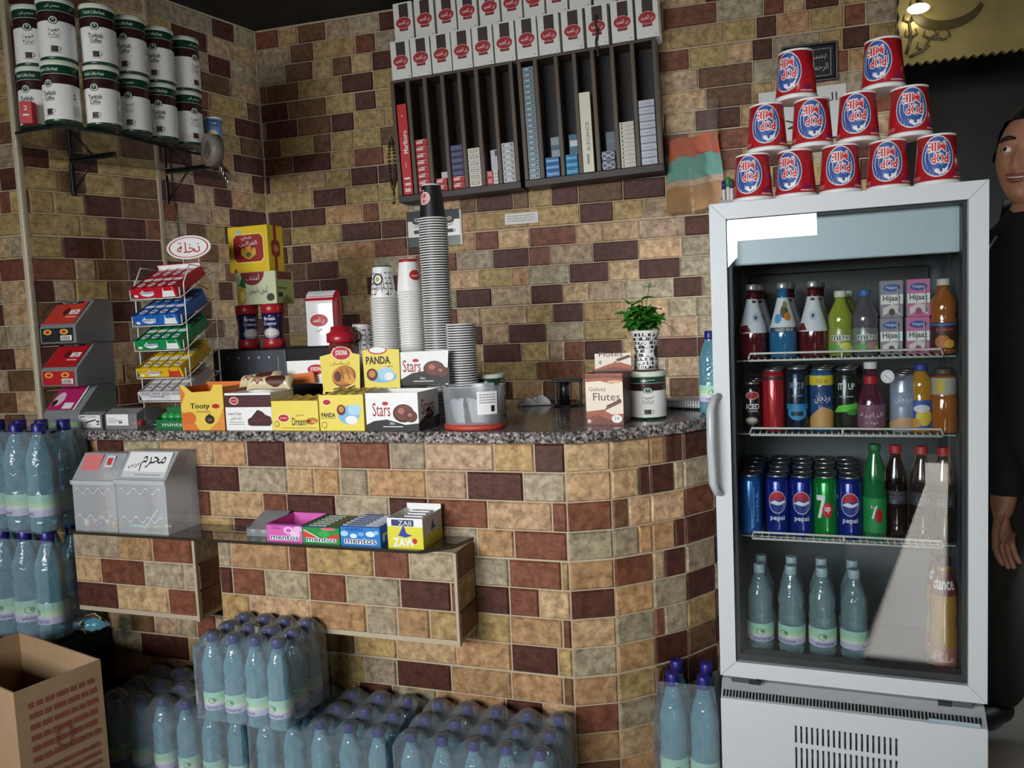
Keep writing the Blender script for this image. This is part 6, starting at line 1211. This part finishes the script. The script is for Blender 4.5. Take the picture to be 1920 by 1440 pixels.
# bottom: water and juice
WAT = clear('water_pet', '86cbe0', .34, .04, 'c0e8f0', .45, bump=.35, bscale=60, ior=1.6); WATC = clear('water_pet_clear', 'a4c4cc', .30, .06, 'dceef0', .45, bump=.35, bscale=45); CAPB = mat('blue_cap', '201e78', .35); CAPG = mat('pale_cap', '9fb8c0', .4)
def wprof(r, h): return [(r * .82, 0), (r, .006), (r, h * .10), (r * .94, h * .12), (r, h * .14), (r, h * .36), (r * .95, h * .38), (r, h * .41), (r * .94, h * .45), (r, h * .49), (r * .92, h * .54), (r, h * .60), (r * .95, h * .68), (r * .62, h * .82), (r * .40, h * .90), (r * .40, h * .93)]
VIV = [('r', -180, .0, 180, .3, P('c9c3e0')), ('r', -180, .62, 180, 1, P('a5d6c0')), ('r', -180, .5, 180, .64, P('bfe0a8')), ('o', -6, .56, 18, .17, .16, P('3a4a5a')), ('e', 4, .6, 10, .1, P('4f9a5a')), ('t', 'viviane', 4, .17, 84, .2, P('3a3f80'), 0, .01)]
LBL = P('d8e4dc')
def water(r=.0304, h=.222, body=None, capm=None): return bottle('water_bottle', 'bottle', wprof(r, h), body or WAT, (r * .44, h * .90, h), capm or CAPB, (h * .15, h * .35), LBL, VIV, 20, .0003)
hV = fl(1487, 1045, .11).z - SB - .0145; fv = water(.0315, min(.22, hV), WATC, CAPG)
for k, px in enumerate((1425, 1484, 1542, 1602)):
    for j in range(2):
        lb = f'half-litre water bottle in the {"front" if j == 0 else "second"} row at the bottom of the refrigerator, {nth(k)} from left'
        x = fx(px, 1150, .11); p = FW(x, .12 + .075 * j, SB + .016); rz_ = FRZ + (.15, -.5, .1, 1.2)[k]
        if k == 0 and j == 0: place(fv, p, rz_); fv['label'] = lb; fv['group'] = 'water bottles at the bottom of the refrigerator'
        else: dup(fv, p, rz_, lb, 'water bottles at the bottom of the refrigerator')
hD = fl(1778, 1040, .12).z - SB; rd = .029; pD = [(rd * .9, 0), (rd, .006), (rd, hD * .4), (rd * .9, hD * .48), (rd, hD * .56), (rd * .92, hD * .74), (rd * .5, hD * .9), (rd * .48, hD * .94)]
oE = bottle('juice_drink_bottle', 'bottle', pD, LQ('dance_juice', 'b8862e'), (.016, hD * .93, hD), P('3a2018'), (hD * .70, hD * .90), P('6a2a1a'), [('t', 'dance', -6, .5, 110, .5, WHITE, 0, .02)])
m = MB(); m.lathe([(rd * 1.01, .03), (rd * 1.02, .032), (rd * 1.02, .075), (rd * 1.01, .078)], P('a86a5a'), 20); m.dec([('t', 'ملكة', -8, .55, 90, .5, P('e8d0c0'), 0, .02)], cyl(rd * 1.02, .032, rd * 1.02, .075), off=.001); m.build('lower_label', oE)
put(oE, 1778, SB - .005, .12, 'tall orange juice bottle with brown label at the bottom right of the refrigerator', 'juice bottles at the bottom of the refrigerator', py=1150)
put(None, 1768, SB - .005, .19, 'tall orange juice bottle behind the first one at the bottom of the refrigerator', 'juice bottles at the bottom of the refrigerator', py=1150, ref=oE)
# ---- stacked noodle cups on the refrigerator
PR = mat('cup_red', 'b01c26', .3, coat=.3); PB = P('2a4f96')
def popcup():
    q = thing('noodle_cup', '', 'noodle cup'); r0, r1, h = .0445, .0365, .106; m = MB(); m.lathe([(r0 * .985, .009), (r1, h - .003)], PR, 36); 
    el = [('e', 0, .53, 46, .46, P('d8d4d0')), ('e', 0, .53, 43.5, .435, PB), ('p', [(-8, .19), (6, .11), (24, .17), (30, .34), (20, .25), (6, .24), (-10, .28)], P('e4e4e4')), ('e', 8, .22, 4, .045, PB)]
    el += outl('POP', 6, .48, 46, .22, P('e8e4e0'), P('c01c2a'), 180, .04, .09, .03) + outl('MIE', -2, .74, 48, .21, P('e8e4e0'), P('c01c2a'), 180, .04, .09, .03)
    el += [('r', 40, .04, 78, .07, P('e0b0a8')), ('e', 60, .14, 14, .05, P('7a1a5a'))] + scrib(-86, .04, -46, .14, 3, P('e0a8a8'), 5)
    m.dec(el, cyl(r0 * .985, .009, r1, h - .003), st=8, off=.0004); m.build('cup_body', q)
    m = MB(); m.lathe([(r0 * .95, 0), (r0 * 1.02, .001), (r0 * 1.03, .006), (r0 * 1.0, .0095), (r0 * .97, .0095)], WHITE, 36); m.build('cup_lid', q)
    m = MB(); m.lathe([(r1 + .0008, h - .004), (r1 + .001, h), (r1 - .003, h), (r1 - .004, h - .004), (.001, h - .004)], WHITE, 36); m.build('cup_base', q); return q
pc = pool(popcup); YC = FRY + .052; ZC = 1.4505
rows = [[(1411, .28), (1491, .45), (1575, -.02), (1665, .05), (1756, -.05)], [(1437, .05), (1522, .02), (1608, .1), (1706, -.12)], [(1492, .5), (1656, .35)]]
for r_, row in enumerate(rows):
    for k, (px, rz_) in enumerate(row):
        z = ZC + .1068 * r_; p = atY(px, 300 - 90 * r_, YC); az = math.atan2(p.x, p.y)
        pc((p.x, YC - .0 + .004 * (k % 2), z + .0002), -az - rz_, f'red and blue noodle cup upside down, {("bottom", "middle", "top")[r_]} row of the pyramid, {nth(k)} from left', 'noodle cups stacked on the refrigerator')
x = fl(1364, 360, .05).x; q = thing('pen_holder', 'small grey pen holder at the left corner of the refrigerator top', 'pen holder', FW(x, .045, 1.4505), FRZ); m = MB(); GP = P('8f8c88')
m.box(-.017, -.012, 0, .017, .012, .003, GP, .001)
for b in ((-.017, -.012, -.015, .012), (.015, -.012, .017, .012), (-.015, -.012, .015, -.010), (-.015, .010, .015, .012)): m.box(b[0], b[1], .003, b[2], b[3], .010, GP)
m.build('holder_body', q)
for k, (dx, hx, hgt, nm) in enumerate(((-.008, '2a2060', .052, 'dark blue'), (.002, '188a3a', .060, 'green'), (.010, '3a3f48', .054, 'grey'))):
    q = thing('felt_pen', f'{nm}-capped pen standing in the pen holder on the refrigerator', 'pen', FW(x + dx, .045, 1.4541), .2 * k); m = MB(); m.lathe([(.0038, 0), (.0042, .002), (.0042, hgt * .62), (.0038, hgt * .63)], P('c9cbc6'), 10); m.build('pen_barrel', q)
    m = MB(); m.lathe([(.0047, hgt * .62), (.0047, hgt * .98), (.003, hgt)], P(hx), 10); m.box(.004, -.001, hgt * .66, .006, .001, hgt * .97, P(hx)); m.build('pen_cap', q)
# water bottle on the counter against the fridge
ob = water(.0304, .225); p = atY(1331, 700, 2.22); place(ob, (-.1965, 2.235, ZT + .0006), .3); ob['label'] = 'half-litre water bottle standing on the granite counter beside the refrigerator'
# ================================================================ water packs on the floor and at the left
ob['group'] = 'half-litre water bottles'
FILM = clear('shrink_film', 'd0dae4', .04, .05, 'f8fafb', .14, bump=.55, bscale=40, vary=.16, ior=1.32)
w_small = ob
def pack(x0, y0, nx, ny, pitch, h, rb, src, zbase, where, grp, stag=0., rz=0., film=True, fx_=(.03, .03)):
    """nx by ny bottles; y0 is the front row; plus the shrink film over them"""
    pts = []
    for j in range(ny):
        for i in range(nx):
            x = x0 + i * pitch; y = y0 + j * pitch * .98; c, s_ = math.cos(rz), math.sin(rz); dx, dy = x - x0, y - y0
            X, Y = x0 + dx * c - dy * s_, y0 + dx * s_ + dy * c; pts.append((X, Y))
            row = ('front', 'second', 'third', 'back')[j] + ' row'
            dup(src, (X, Y, zbase), R.uniform(-.9, .9), f'{where}, {row}, {nth(i)} from the left', grp)
    if film:
        xa, xb = x0 - rb - .004, x0 + (nx - 1) * pitch + rb + .004; ya, yb = y0 - rb - .003, y0 + (ny - 1) * pitch * .98 + rb + .003
        rot = lambda x, y, z: (x0 + (x - x0) * math.cos(rz) - (y - y0) * math.sin(rz), y0 + (x - x0) * math.sin(rz) + (y - y0) * math.cos(rz), z)
        m = MB(); nu, nv = nx * 8, ny * 8; neck = h * .85
        def top(u, v):
            X, Y, _ = rot(xa + (xb - xa) * u, ya + (yb - ya) * v, 0); d = min(math.hypot(X - a, Y - b) for a, b in pts)
            t = min(1, max(0, (d - .012) / (pitch * .5))); return (X, Y, zbase + h + .003 - (h * .12) * (t * t * (3 - 2 * t)))
        m.grid(top, nu, nv, FILM)
        def side(x1, y1, x2, y2, n):
            def fn(u, v):
                X, Y, _ = rot(x1 + (x2 - x1) * u, y1 + (y2 - y1) * u, 0); d = min(math.hypot(X - a, Y - b) for a, b in pts); tz = top((x1 + (x2 - x1) * u - xa) / (xb - xa), (y1 + (y2 - y1) * u - ya) / (yb - ya))[2]
                z = zbase + .01 + (tz - zbase - .01) * v; k = max(0, (z - zbase - h * .62) / (h * .4)); cx, cy = rot((xa + xb) / 2, (ya + yb) / 2, 0)[:2]
                nx_, ny_ = (y2 - y1), -(x2 - x1); L = math.hypot(nx_, ny_); c, s_ = math.cos(rz), math.sin(rz); nx_, ny_ = nx_ / L, ny_ / L; nx_, ny_ = nx_ * c - ny_ * s_, nx_ * s_ + ny_ * c; b = .006 * math.sin(PI * v) * max(0, math.sin(u * n * PI)) ** 2 * (1 - k)
                return (X + nx_ * b, Y + ny_ * b, z)
            m.grid(fn, n * 6, 10, FILM)
        side(xa, ya, xb, ya, nx); side(xb, ya, xb, yb, ny); side(xa, yb, xa, ya, ny)
        o = m.build('shrink_wrap'); tag(o, f'clear shrink film around the {where.split(" in the ")[-1] if " in the " in where else where}', 'shrink film')
xl = at(222, 1285, .235).x; xr = at(1022, 1385, .235).x; PT = (xr - xl) / 15; yf = 1.672
for k, (i0, n, nm) in enumerate(((0, 6, 'left floor pack'), (6, 5, 'middle floor pack'), (11, 5, 'right floor pack'))):
    pack(xl + PT * i0 + (k - 1) * .002, yf, n, 3, PT * .985, .225, .031, w_small, .001, f'small water bottle in the {nm}', 'small water bottles in the floor packs')
# pack standing on a low crate in the middle
pz = .228; pmid = [at(px, py, pz + .225) for px, py in ((398, 1165), (515, 1180))]
xm0 = atY(402, 1172, 1.612).x; ptm = .0645
def wires(): pass
pack(xm0 - .004, 1.606, 4, 3, ptm, .225, .031, w_small, .231, 'small water bottle in the pack stacked on top', 'small water bottles in the upper pack')
# large bottles: packs at the far left, one above the other, and one beside the fridge
wl2 = water(.0352, .32); G = 'large water bottles beside the refrigerator'
for k, (x, y, nm) in enumerate(((-.280, 1.93, 'front left'), (-.2045, 1.93, 'front right'), (-.279, 2.005, 'back left'), (-.2045, 2.005, 'back right'))):
    lb = f'large water bottle of the pack beside the refrigerator, {nm} one'
    if k == 0: place(wl2, (x, y, .001), .5); wl2['label'] = lb; wl2['group'] = G
    else: dup(wl2, (x, y, .001), .7 * k, lb, G)
m = MB(); c4 = [(-.321, 2.0), (-.321, 1.886), (-.1655, 1.886), (-.1645, 2.045)]; cx, cy = -.235, 1.965
for a, b in ((0, 1), (1, 2), (2, 3)):
    (ax, ay), (bx, by) = c4[a], c4[b]; sq_ = lambda v: .14 * max(0, v - .72) / .28
    m.grid(lambda u, v: ((ax + (bx - ax) * u) * (1 - sq_(v)) + cx * sq_(v), (ay + (by - ay) * u) * (1 - sq_(v)) + cy * sq_(v), .01 + v * .30), 12, 14, FILM)
tag(m.build('shrink_wrap'), 'clear shrink film around the large bottles beside the refrigerator', 'shrink film')
wl = water(.0422, .315); wl_used = []
ztop = .64; GL = 'large water bottles in the left packs'
for tier, (zb_t, ys) in enumerate(((.336, 1010), (.654, 813))):
    for j in range(2):
        for i in range(4):
            p = at((66, 66)[tier], ys, zb_t + .315); x = p.x - .089 * 2 + .089 * i + (.018 if tier else .0); y = 1.826 + .087 * (j - 1) - (.0 if tier else .004)
            x = -2.062 - .089 * (3 - i)
            if y > 1.93: continue
            lb = f'large water bottle in the {"upper" if tier else "lower"} left pack, {("front", "second", "back")[j]} row, {nth(3 - i)} from the right'
            if not wl_used: wl_used.append(1); place(wl, (x, y, zb_t), .3); wl['label'] = lb; wl['group'] = GL
            else: dup(wl, (x, y, zb_t), R.uniform(-.9, .9), lb, GL)
    X0, X1 = -2.062 - .267 - .048, -2.062 + .049; Y0 = 1.826 - .087 - .052; Z0 = zb_t + .004
    m = MB(); m.grid(lambda u, v: (X0 + (X1 - X0) * u, Y0 - .008 * abs(math.cos(u * 4 * PI)) * (1 - v) + .02 * max(0, v - .75) / .25, Z0 + v * .29), 32, 12, FILM); m.grid(lambda u, v: (X1 - .012 * max(0, v - .75) / .25, Y0 + .175 * u, Z0 + v * .28), 12, 12, FILM)
    tag(m.build('shrink_wrap'), f'clear shrink film around the {"upper" if tier else "lower"} pack of large bottles at the left', 'shrink film')
q = thing('low_crate', 'dark plastic crate under the stacked large bottle packs at the left', 'crate', (-2.2, 1.82, .001)); DC = mat('crate_dark', '1d2026', .4, var=.2, scale=20); m = MB(); m.box(-.23, -.15, 0, .19, .06, .325, DC, .01)
for k in range(4): m.box(-.235, -.155, .05 + .07 * k, .195, -.148, .075 + .07 * k, DC, .002); m.box(.188, -.14, .05 + .07 * k, .196, .05, .075 + .07 * k, DC, .002)
m.build('crate_body', q)
m = MB(); m.tube([(0, 0, 0), (.05, .01, .004), (.085, .03, .002)], [.03, .034, .012], WAT, 10); simple('film_corner', 'puffed corner of clear film at the foot of the lower left pack', 'shrink film', m, (-1.985, 1.75, .366))
# cardboard carton, open top, at the lower left
A_, B_, C_ = at(25, 1300, .40), at(188, 1236, .40), at(0, 1205, .40); CBM = mat('cardboard', 'a88a68', .8, var=.12, scale=18, bump=.1); CBI = mat('cardboard_inside', '7a6048', .85, var=.1)
ab = Vector((B_.x - A_.x, B_.y - A_.y)); rzb = math.atan2(ab.y, ab.x); L = ab.length; Dp = .40
q = thing('cardboard_carton', 'open brown cardboard carton with faded red print on the floor', 'cardboard box', (A_.x, A_.y, .001), rzb); m = MB(); t = .004; hb = .399
m.box(0, 0, 0, L, t, hb, CBM); m.box(0, Dp - t, 0, L, Dp, hb, CBM); m.box(0, t, 0, t, Dp - t, hb, CBM); m.box(L - t, t, 0, L, Dp - t, hb, CBM); m.box(t, t, 0, L - t, Dp - t, t, CBI)
FR = P('8a4a3c', .8)
m.dec(scrib(.14, .52, .92, .92, 6, FR, 31, .5) + scrib(.14, .22, .9, .5, 5, FR, 32, .45) + [('o', .5, .62, .1, .07, .2, FR)] + [it for k in range(4) for it in (('l', [(.12 + .21 * k, .06), (.28 + .21 * k, .06), (.28 + .21 * k, .17), (.12 + .21 * k, .17), (.12 + .21 * k, .06)], .012, FR), ('e', .2 + .21 * k, .115, .04, .03, FR))], bf(0, 0, 0, L, 1, hb, 'f')); m.build('carton_walls', q)
p = at(8, 1432, .2); m = MB(); carton(m, -.05, -.03, 0, .05, .03, .2, P('b02020'), {'f': [('r', .1, .6, .9, .7, WHITE)]}, .004); simple('red_packet', 'red packet on the floor left of the cardboard carton', 'packet', m, (p.x - .10, p.y - .06, .001), .6)
# ================================================================ the person behind the refrigerator
SKIN = mat('skin', 'a8775c', .45, var=.06, scale=30); HOOD = mat('black_hoodie', '0b0b0d', .85, var=.3, scale=90); TROU = mat('dark_trousers', '26211a', .85, var=.2, scale=60); HAIR = mat('black_hair', '0c0908', .55, var=.3, scale=120, bump=.5); SHOE = mat('dark_shoe', '17171a', .5); EYEW = mat('eye_white', 'cfc8c2', .2); IRIS = mat('iris', '1a0f0a', .1); LIP = mat('lip', '7a4038', .4); CORD = P('b9b6b0')
per = thing('person', 'person in a black hoodie standing behind the refrigerator, half out of frame', 'person')
hp0 = atD(1921, 306, 2.04); BZ = hp0.z - 1.565; PZ = -.80
place(per, (hp0.x + .036, hp0.y + .03, 0), PZ)
def skin_mesh(name, verts, edges, mtl, parent, lv=2, root=0, extra=None):
    me = bpy.data.meshes.new(name); me.from_pydata([v[0] for v in verts], edges, []); o = bpy.data.objects.new(name, me); COL.objects.link(o)
    md = o.modifiers.new('s', 'SKIN'); sl = me.skin_vertices[0].data
    for i, v in enumerate(verts): sl[i].radius = v[1] if isinstance(v[1], tuple) else (v[1], v[1]); sl[i].use_root = (i == root)
    sb = o.modifiers.new('d', 'SUBSURF'); sb.levels = lv; sb.render_levels = lv
    dg = bpy.context.evaluated_depsgraph_get(); me2 = bpy.data.meshes.new_from_object(o.evaluated_get(dg)); o.modifiers.clear(); o.data = me2; bpy.data.meshes.remove(me)
    me2.materials.clear(); me2.materials.append(mtl)
    for p in me2.polygons: p.use_smooth = True; p.material_index = 0
    o.parent = parent; return o
sz = BZ
def S(x, y, z): return (x, y, z + sz)
V = [(S(0, .0, .90), (.112, .085)), (S(0, 0, 1.05), (.115, .088)), (S(0, -.01, 1.22), (.15, .105)), (S(0, 0, 1.35), (.10, .075)), (S(0, -.005, 1.42), (.052, .055)), (S(0, -.012, 1.50), (.055, .06))]
E = [(0, 1), (1, 2), (2, 3), (3, 4), (4, 5)]
for sx in (-1, 1):
    D3 = (.205, -.09, -.11) if sx < 0 else (0, 0, 0); A = lambda x, y, z: S(x + D3[0], y + D3[1], z + D3[2])
    b = len(V); V += [(S(sx * .165, .0, 1.345), .055), (S(*((-.105, -.07, 1.03) if sx < 0 else (.205, .03, 1.09))), .045), (A(sx * .205, -.03, .86), .034), (A(sx * .205, -.045, .79), (.020, .034)), (A(sx * .20, -.05, .735), (.015, .036))]
    E += [(3, b), (b, b + 1), (b + 1, b + 2), (b + 2, b + 3), (b + 3, b + 4)]
    for k in range(4):
        y = -.083 + .022 * k; L_ = (.055, .068, .072, .062)[k]; c = len(V); V += [(A(sx * .199, y, .705), .0088), (A(sx * .192, y + .003, .705 - L_ * .5), .0082), (A(sx * .178, y + .006, .705 - L_ * .95), .007)]; E += [(b + 4, c), (c, c + 1), (c + 1, c + 2)]
    c = len(V); V += [(A(sx * .19, -.085, .765), .011), (A(sx * .183, -.105, .735), .0095), (A(sx * .176, -.112, .705), .008)]; E += [(b + 3, c), (c, c + 1), (c + 1, c + 2)]
    d = len(V); V += [(S(sx * .085, .0, .80), .080), (S(sx * .1, -.015, .48), .058), (S(sx * .1, .02, .10), .042), ((sx * .105, -.01, .045), (.042, .038)), ((sx * .11, -.12, .035), (.04, .028))]; E += [(0, d), (d, d + 1), (d + 1, d + 2), (d + 2, d + 3), (d + 3, d + 4)]
body = skin_mesh('body', V, E, SKIN, per)
# head joined to the body mesh
hm = MB(); HC = Vector((0, -.022, 1.583 + sz)); hr = Matrix.Rotation(.24, 3, 'Z') @ Matrix.Rotation(.10, 3, 'Y') @ Matrix.Rotation(-.03, 3, 'X'); ga = lambda x, c, s: math.exp(-((x - c) / s) ** 2)
def headpt(u, v):
    th = 2 * PI * u; ph = PI * v; x = math.sin(ph) * math.sin(th); y = -math.sin(ph) * math.cos(th); z = -math.cos(ph)
    fx_, fz = x, z; front = max(0, -y) ** 1.5
    wx = .077 * (1 - .20 * max(0, -z) ** 1.6); X = x * wx; Y = y * .098; Z = z * (.122 if z > 0 else .131)
    if y < 0: Y *= 1 - .10 * ga(z, 0, .6) * (1 - abs(x)); 
    d = 0
    d += .024 * ga(x, 0, .13 + .06 * max(0, -.15 - z)) * ga(z, -.20, .17) + .010 * ga(x, 0, .1) * ga(z, .02, .16)      # nose
    d += .007 * ga(abs(x), .10, .09) * ga(z, -.27, .07)                                     # nostrils
    d += .006 * ga(abs(x), .32, .2) * ga(z, .20, .09) - .011 * ga(abs(x), .38, .15) * ga(z, .06, .10)           # brow, sockets
    d += .007 * ga(abs(x), .52, .2) * ga(z, -.18, .16) + .009 * ga(x, 0, .24) * ga(z, -.48, .075) + .013 * ga(x, 0, .28) * ga(z, -.86, .15) - .005 * ga(x, 0, .3) * ga(z, -.66, .07)
    Y -= d * min(1, front * 1.3)
    e = .012 * ga(z, -.05, .2) * ga(y, .08, .16) * (1 if abs(x) > .8 else 0); X += math.copysign(e, x)
    return X, Y, Z
hm.grid(lambda u, v: HC + hr @ Vector(headpt(u, v)), 72, 56, SKIN)
for sx in (-1, 1):
    c = Vector((sx * .031, -.0755, .008)); hm.ball(HC + hr @ c, .0130, EYEW, 10); hm.ball(HC + hr @ (c + Vector((-.002, -.0070, .0006))), .0070, IRIS, 8)
    for zz, rr in ((.0092, .0030), (-.0082, .0024)): hm.tube([HC + hr @ (c + Vector((.0155 * k, -.0100 + .009 * abs(k) ** 2, zz * (1 - .75 * abs(k) ** 2)))) for k in (-1, -.6, -.2, .2, .6, 1)], rr, SKIN, 6)
    hm.tube([HC + hr @ Vector((sx * (.031 + .020 * k), -.0945 + .010 * abs(k + .2) ** 2, .030 + .005 * (1 - k * k) - .003 * k * 1)) for k in (-1, -.5, 0, .5, 1)], [.0028, .0052, .0056, .0045, .002], HAIR, 6)
    hm.ball(HC + hr @ Vector((sx * .078, .014, -.008)), .03, SKIN, 9, (.32, .55, 1))
hm.tube([HC + hr @ Vector((x, -.0965 + 9 * x * x - 0.0, -.0575 + 4.5 * x * x)) for x in (-.024, -.014, -.006, 0, .006, .014, .024)], [.0015, .0042, .0046, .0042, .0046, .0042, .0015], LIP, 6)
hm.tube([HC + hr @ Vector((x, -.0955 + 9 * x * x, -.0628 + 6 * x * x)) for x in (-.018, -.009, 0, .009, .018)], [.001, .0028, .0032, .0028, .001], P('d8d2c8', .3), 6)
hm.tube([HC + hr @ Vector((x, -.0950 + 9 * x * x, -.0690 + 7 * x * x)) for x in (-.020, -.01, 0, .01, .020)], [.0015, .005, .0058, .005, .0015], LIP, 6)
ho = hm.build('head_tmp'); ho.parent = per
bm = bmesh.new(); bm.from_mesh(body.data); n0 = len(bm.faces); nm_ = len(body.data.materials); bm.from_mesh(ho.data); bm.faces.ensure_lookup_table()
mats_ = list(ho.data.materials)
for k in range(n0, len(bm.faces)): bm.faces[k].material_index = bm.faces[k].material_index
body.data.materials.clear()
for mm in mats_: body.data.materials.append(mm)
bm.to_mesh(body.data); bm.free()
bpy.data.objects.remove(ho)
# hair, hoodie, trousers, shoes
m = MB()
def hairpt(u, v):
    th = 2 * PI * u; x0, y0 = math.sin(th), -math.cos(th); lim = .5 + (.205 if y0 < -.45 else -.02 if y0 > .1 else -.02 + .225 * (.1 - y0) / .55); ph = PI * (1 - v * (1 - lim * 1.0)) if False else PI * (lim + (1 - lim) * v)
    X, Y, Z = headpt(u, ph / PI); k = 1.10 + .012 * math.sin(23 * th) * (1 - v); return HC + hr @ Vector((X * k, Y * k + .002, Z * (1.13 + .02 * math.sin(11 * th) * v)))
m.grid(hairpt, 72, 18, HAIR); m.build('hair', per)
def infl(vs, k): return [(p, (r[0] + k, r[1] + k) if isinstance(r, tuple) else r + k) for p, r in vs]
idx = [0, 1, 2, 3]; hv_ = infl([V[i] for i in idx], .016) + [(S(0, .012, 1.415), (.092, .084)), (S(0, -.006, 1.485), (.080, .074))]; he = [(0, 1), (1, 2), (2, 3), (3, 4), (4, 5)]
for b in (6, 6 + 5 + 12 + 3 + 5):
    c = len(hv_); hv_ += infl([V[b], V[b + 1], V[b + 2]], .017); cuff = tuple((Vector(V[b + 2][0]) * .35 + Vector(V[b + 3][0]) * .65)); hv_ += [(cuff, .045)]; he += [(3, c), (c, c + 1), (c + 1, c + 2), (c + 2, c + 3)]
hv_[0] = (S(0, 0, .74), (.165, .135)); hv_[1] = (hv_[1][0], (.150, .120))
skin_mesh('hoodie', hv_, he, HOOD, per)
m = MB(); m.grid(lambda u, v: (.105 * math.sin(PI * (u - .5) * 1.5) * (1 - .2 * v), .015 + .085 * math.cos(PI * (u - .5) * 1.5) * (1 - .1 * v), 1.40 + sz + .085 * v - .03 * (1 - abs(2 * u - 1)) * (1 - v)), 18, 8, HOOD); m.build('hood', per)
m = MB()
for sx in (-1, 1): m.tube([S(sx * .05, -.085, 1.385), S(sx * .06, -.118, 1.34), S(sx * .063, -.135, 1.26), S(sx * .06, -.14, 1.18)], .0032, CORD, 6)
m.build('drawstrings', per)
m = MB(); m.dec([('r', 0, 0, .03, .006, CORD), ('r', .006, .008, .024, .012, CORD)], lambda u, v, o: Vector((-.095 + u, -.138 - o, 1.02 + sz + v))); m.build('hoodie_logo', per)
tv = [(S(0, 0, .95), (.13, .10)), (S(0, 0, .86), (.135, .105))]; te = [(0, 1)]
for sx in (-1, 1):
    c = len(tv); tv += [(S(sx * .083, .0, .74), .096), (S(sx * .1, -.015, .48), .080), (S(sx * .1, .02, .06), .066)]; te += [(1, c), (c, c + 1), (c + 1, c + 2)]
skin_mesh('trousers', tv, te, TROU, per)
for sx in (-1, 1): skin_mesh('shoe', [((sx * .105, .045, .05), (.05, .045)), ((sx * .108, -.05, .045), (.05, .04)), ((sx * .112, -.16, .038), (.045, .03))], [(0, 1), (1, 2)], SHOE, per)
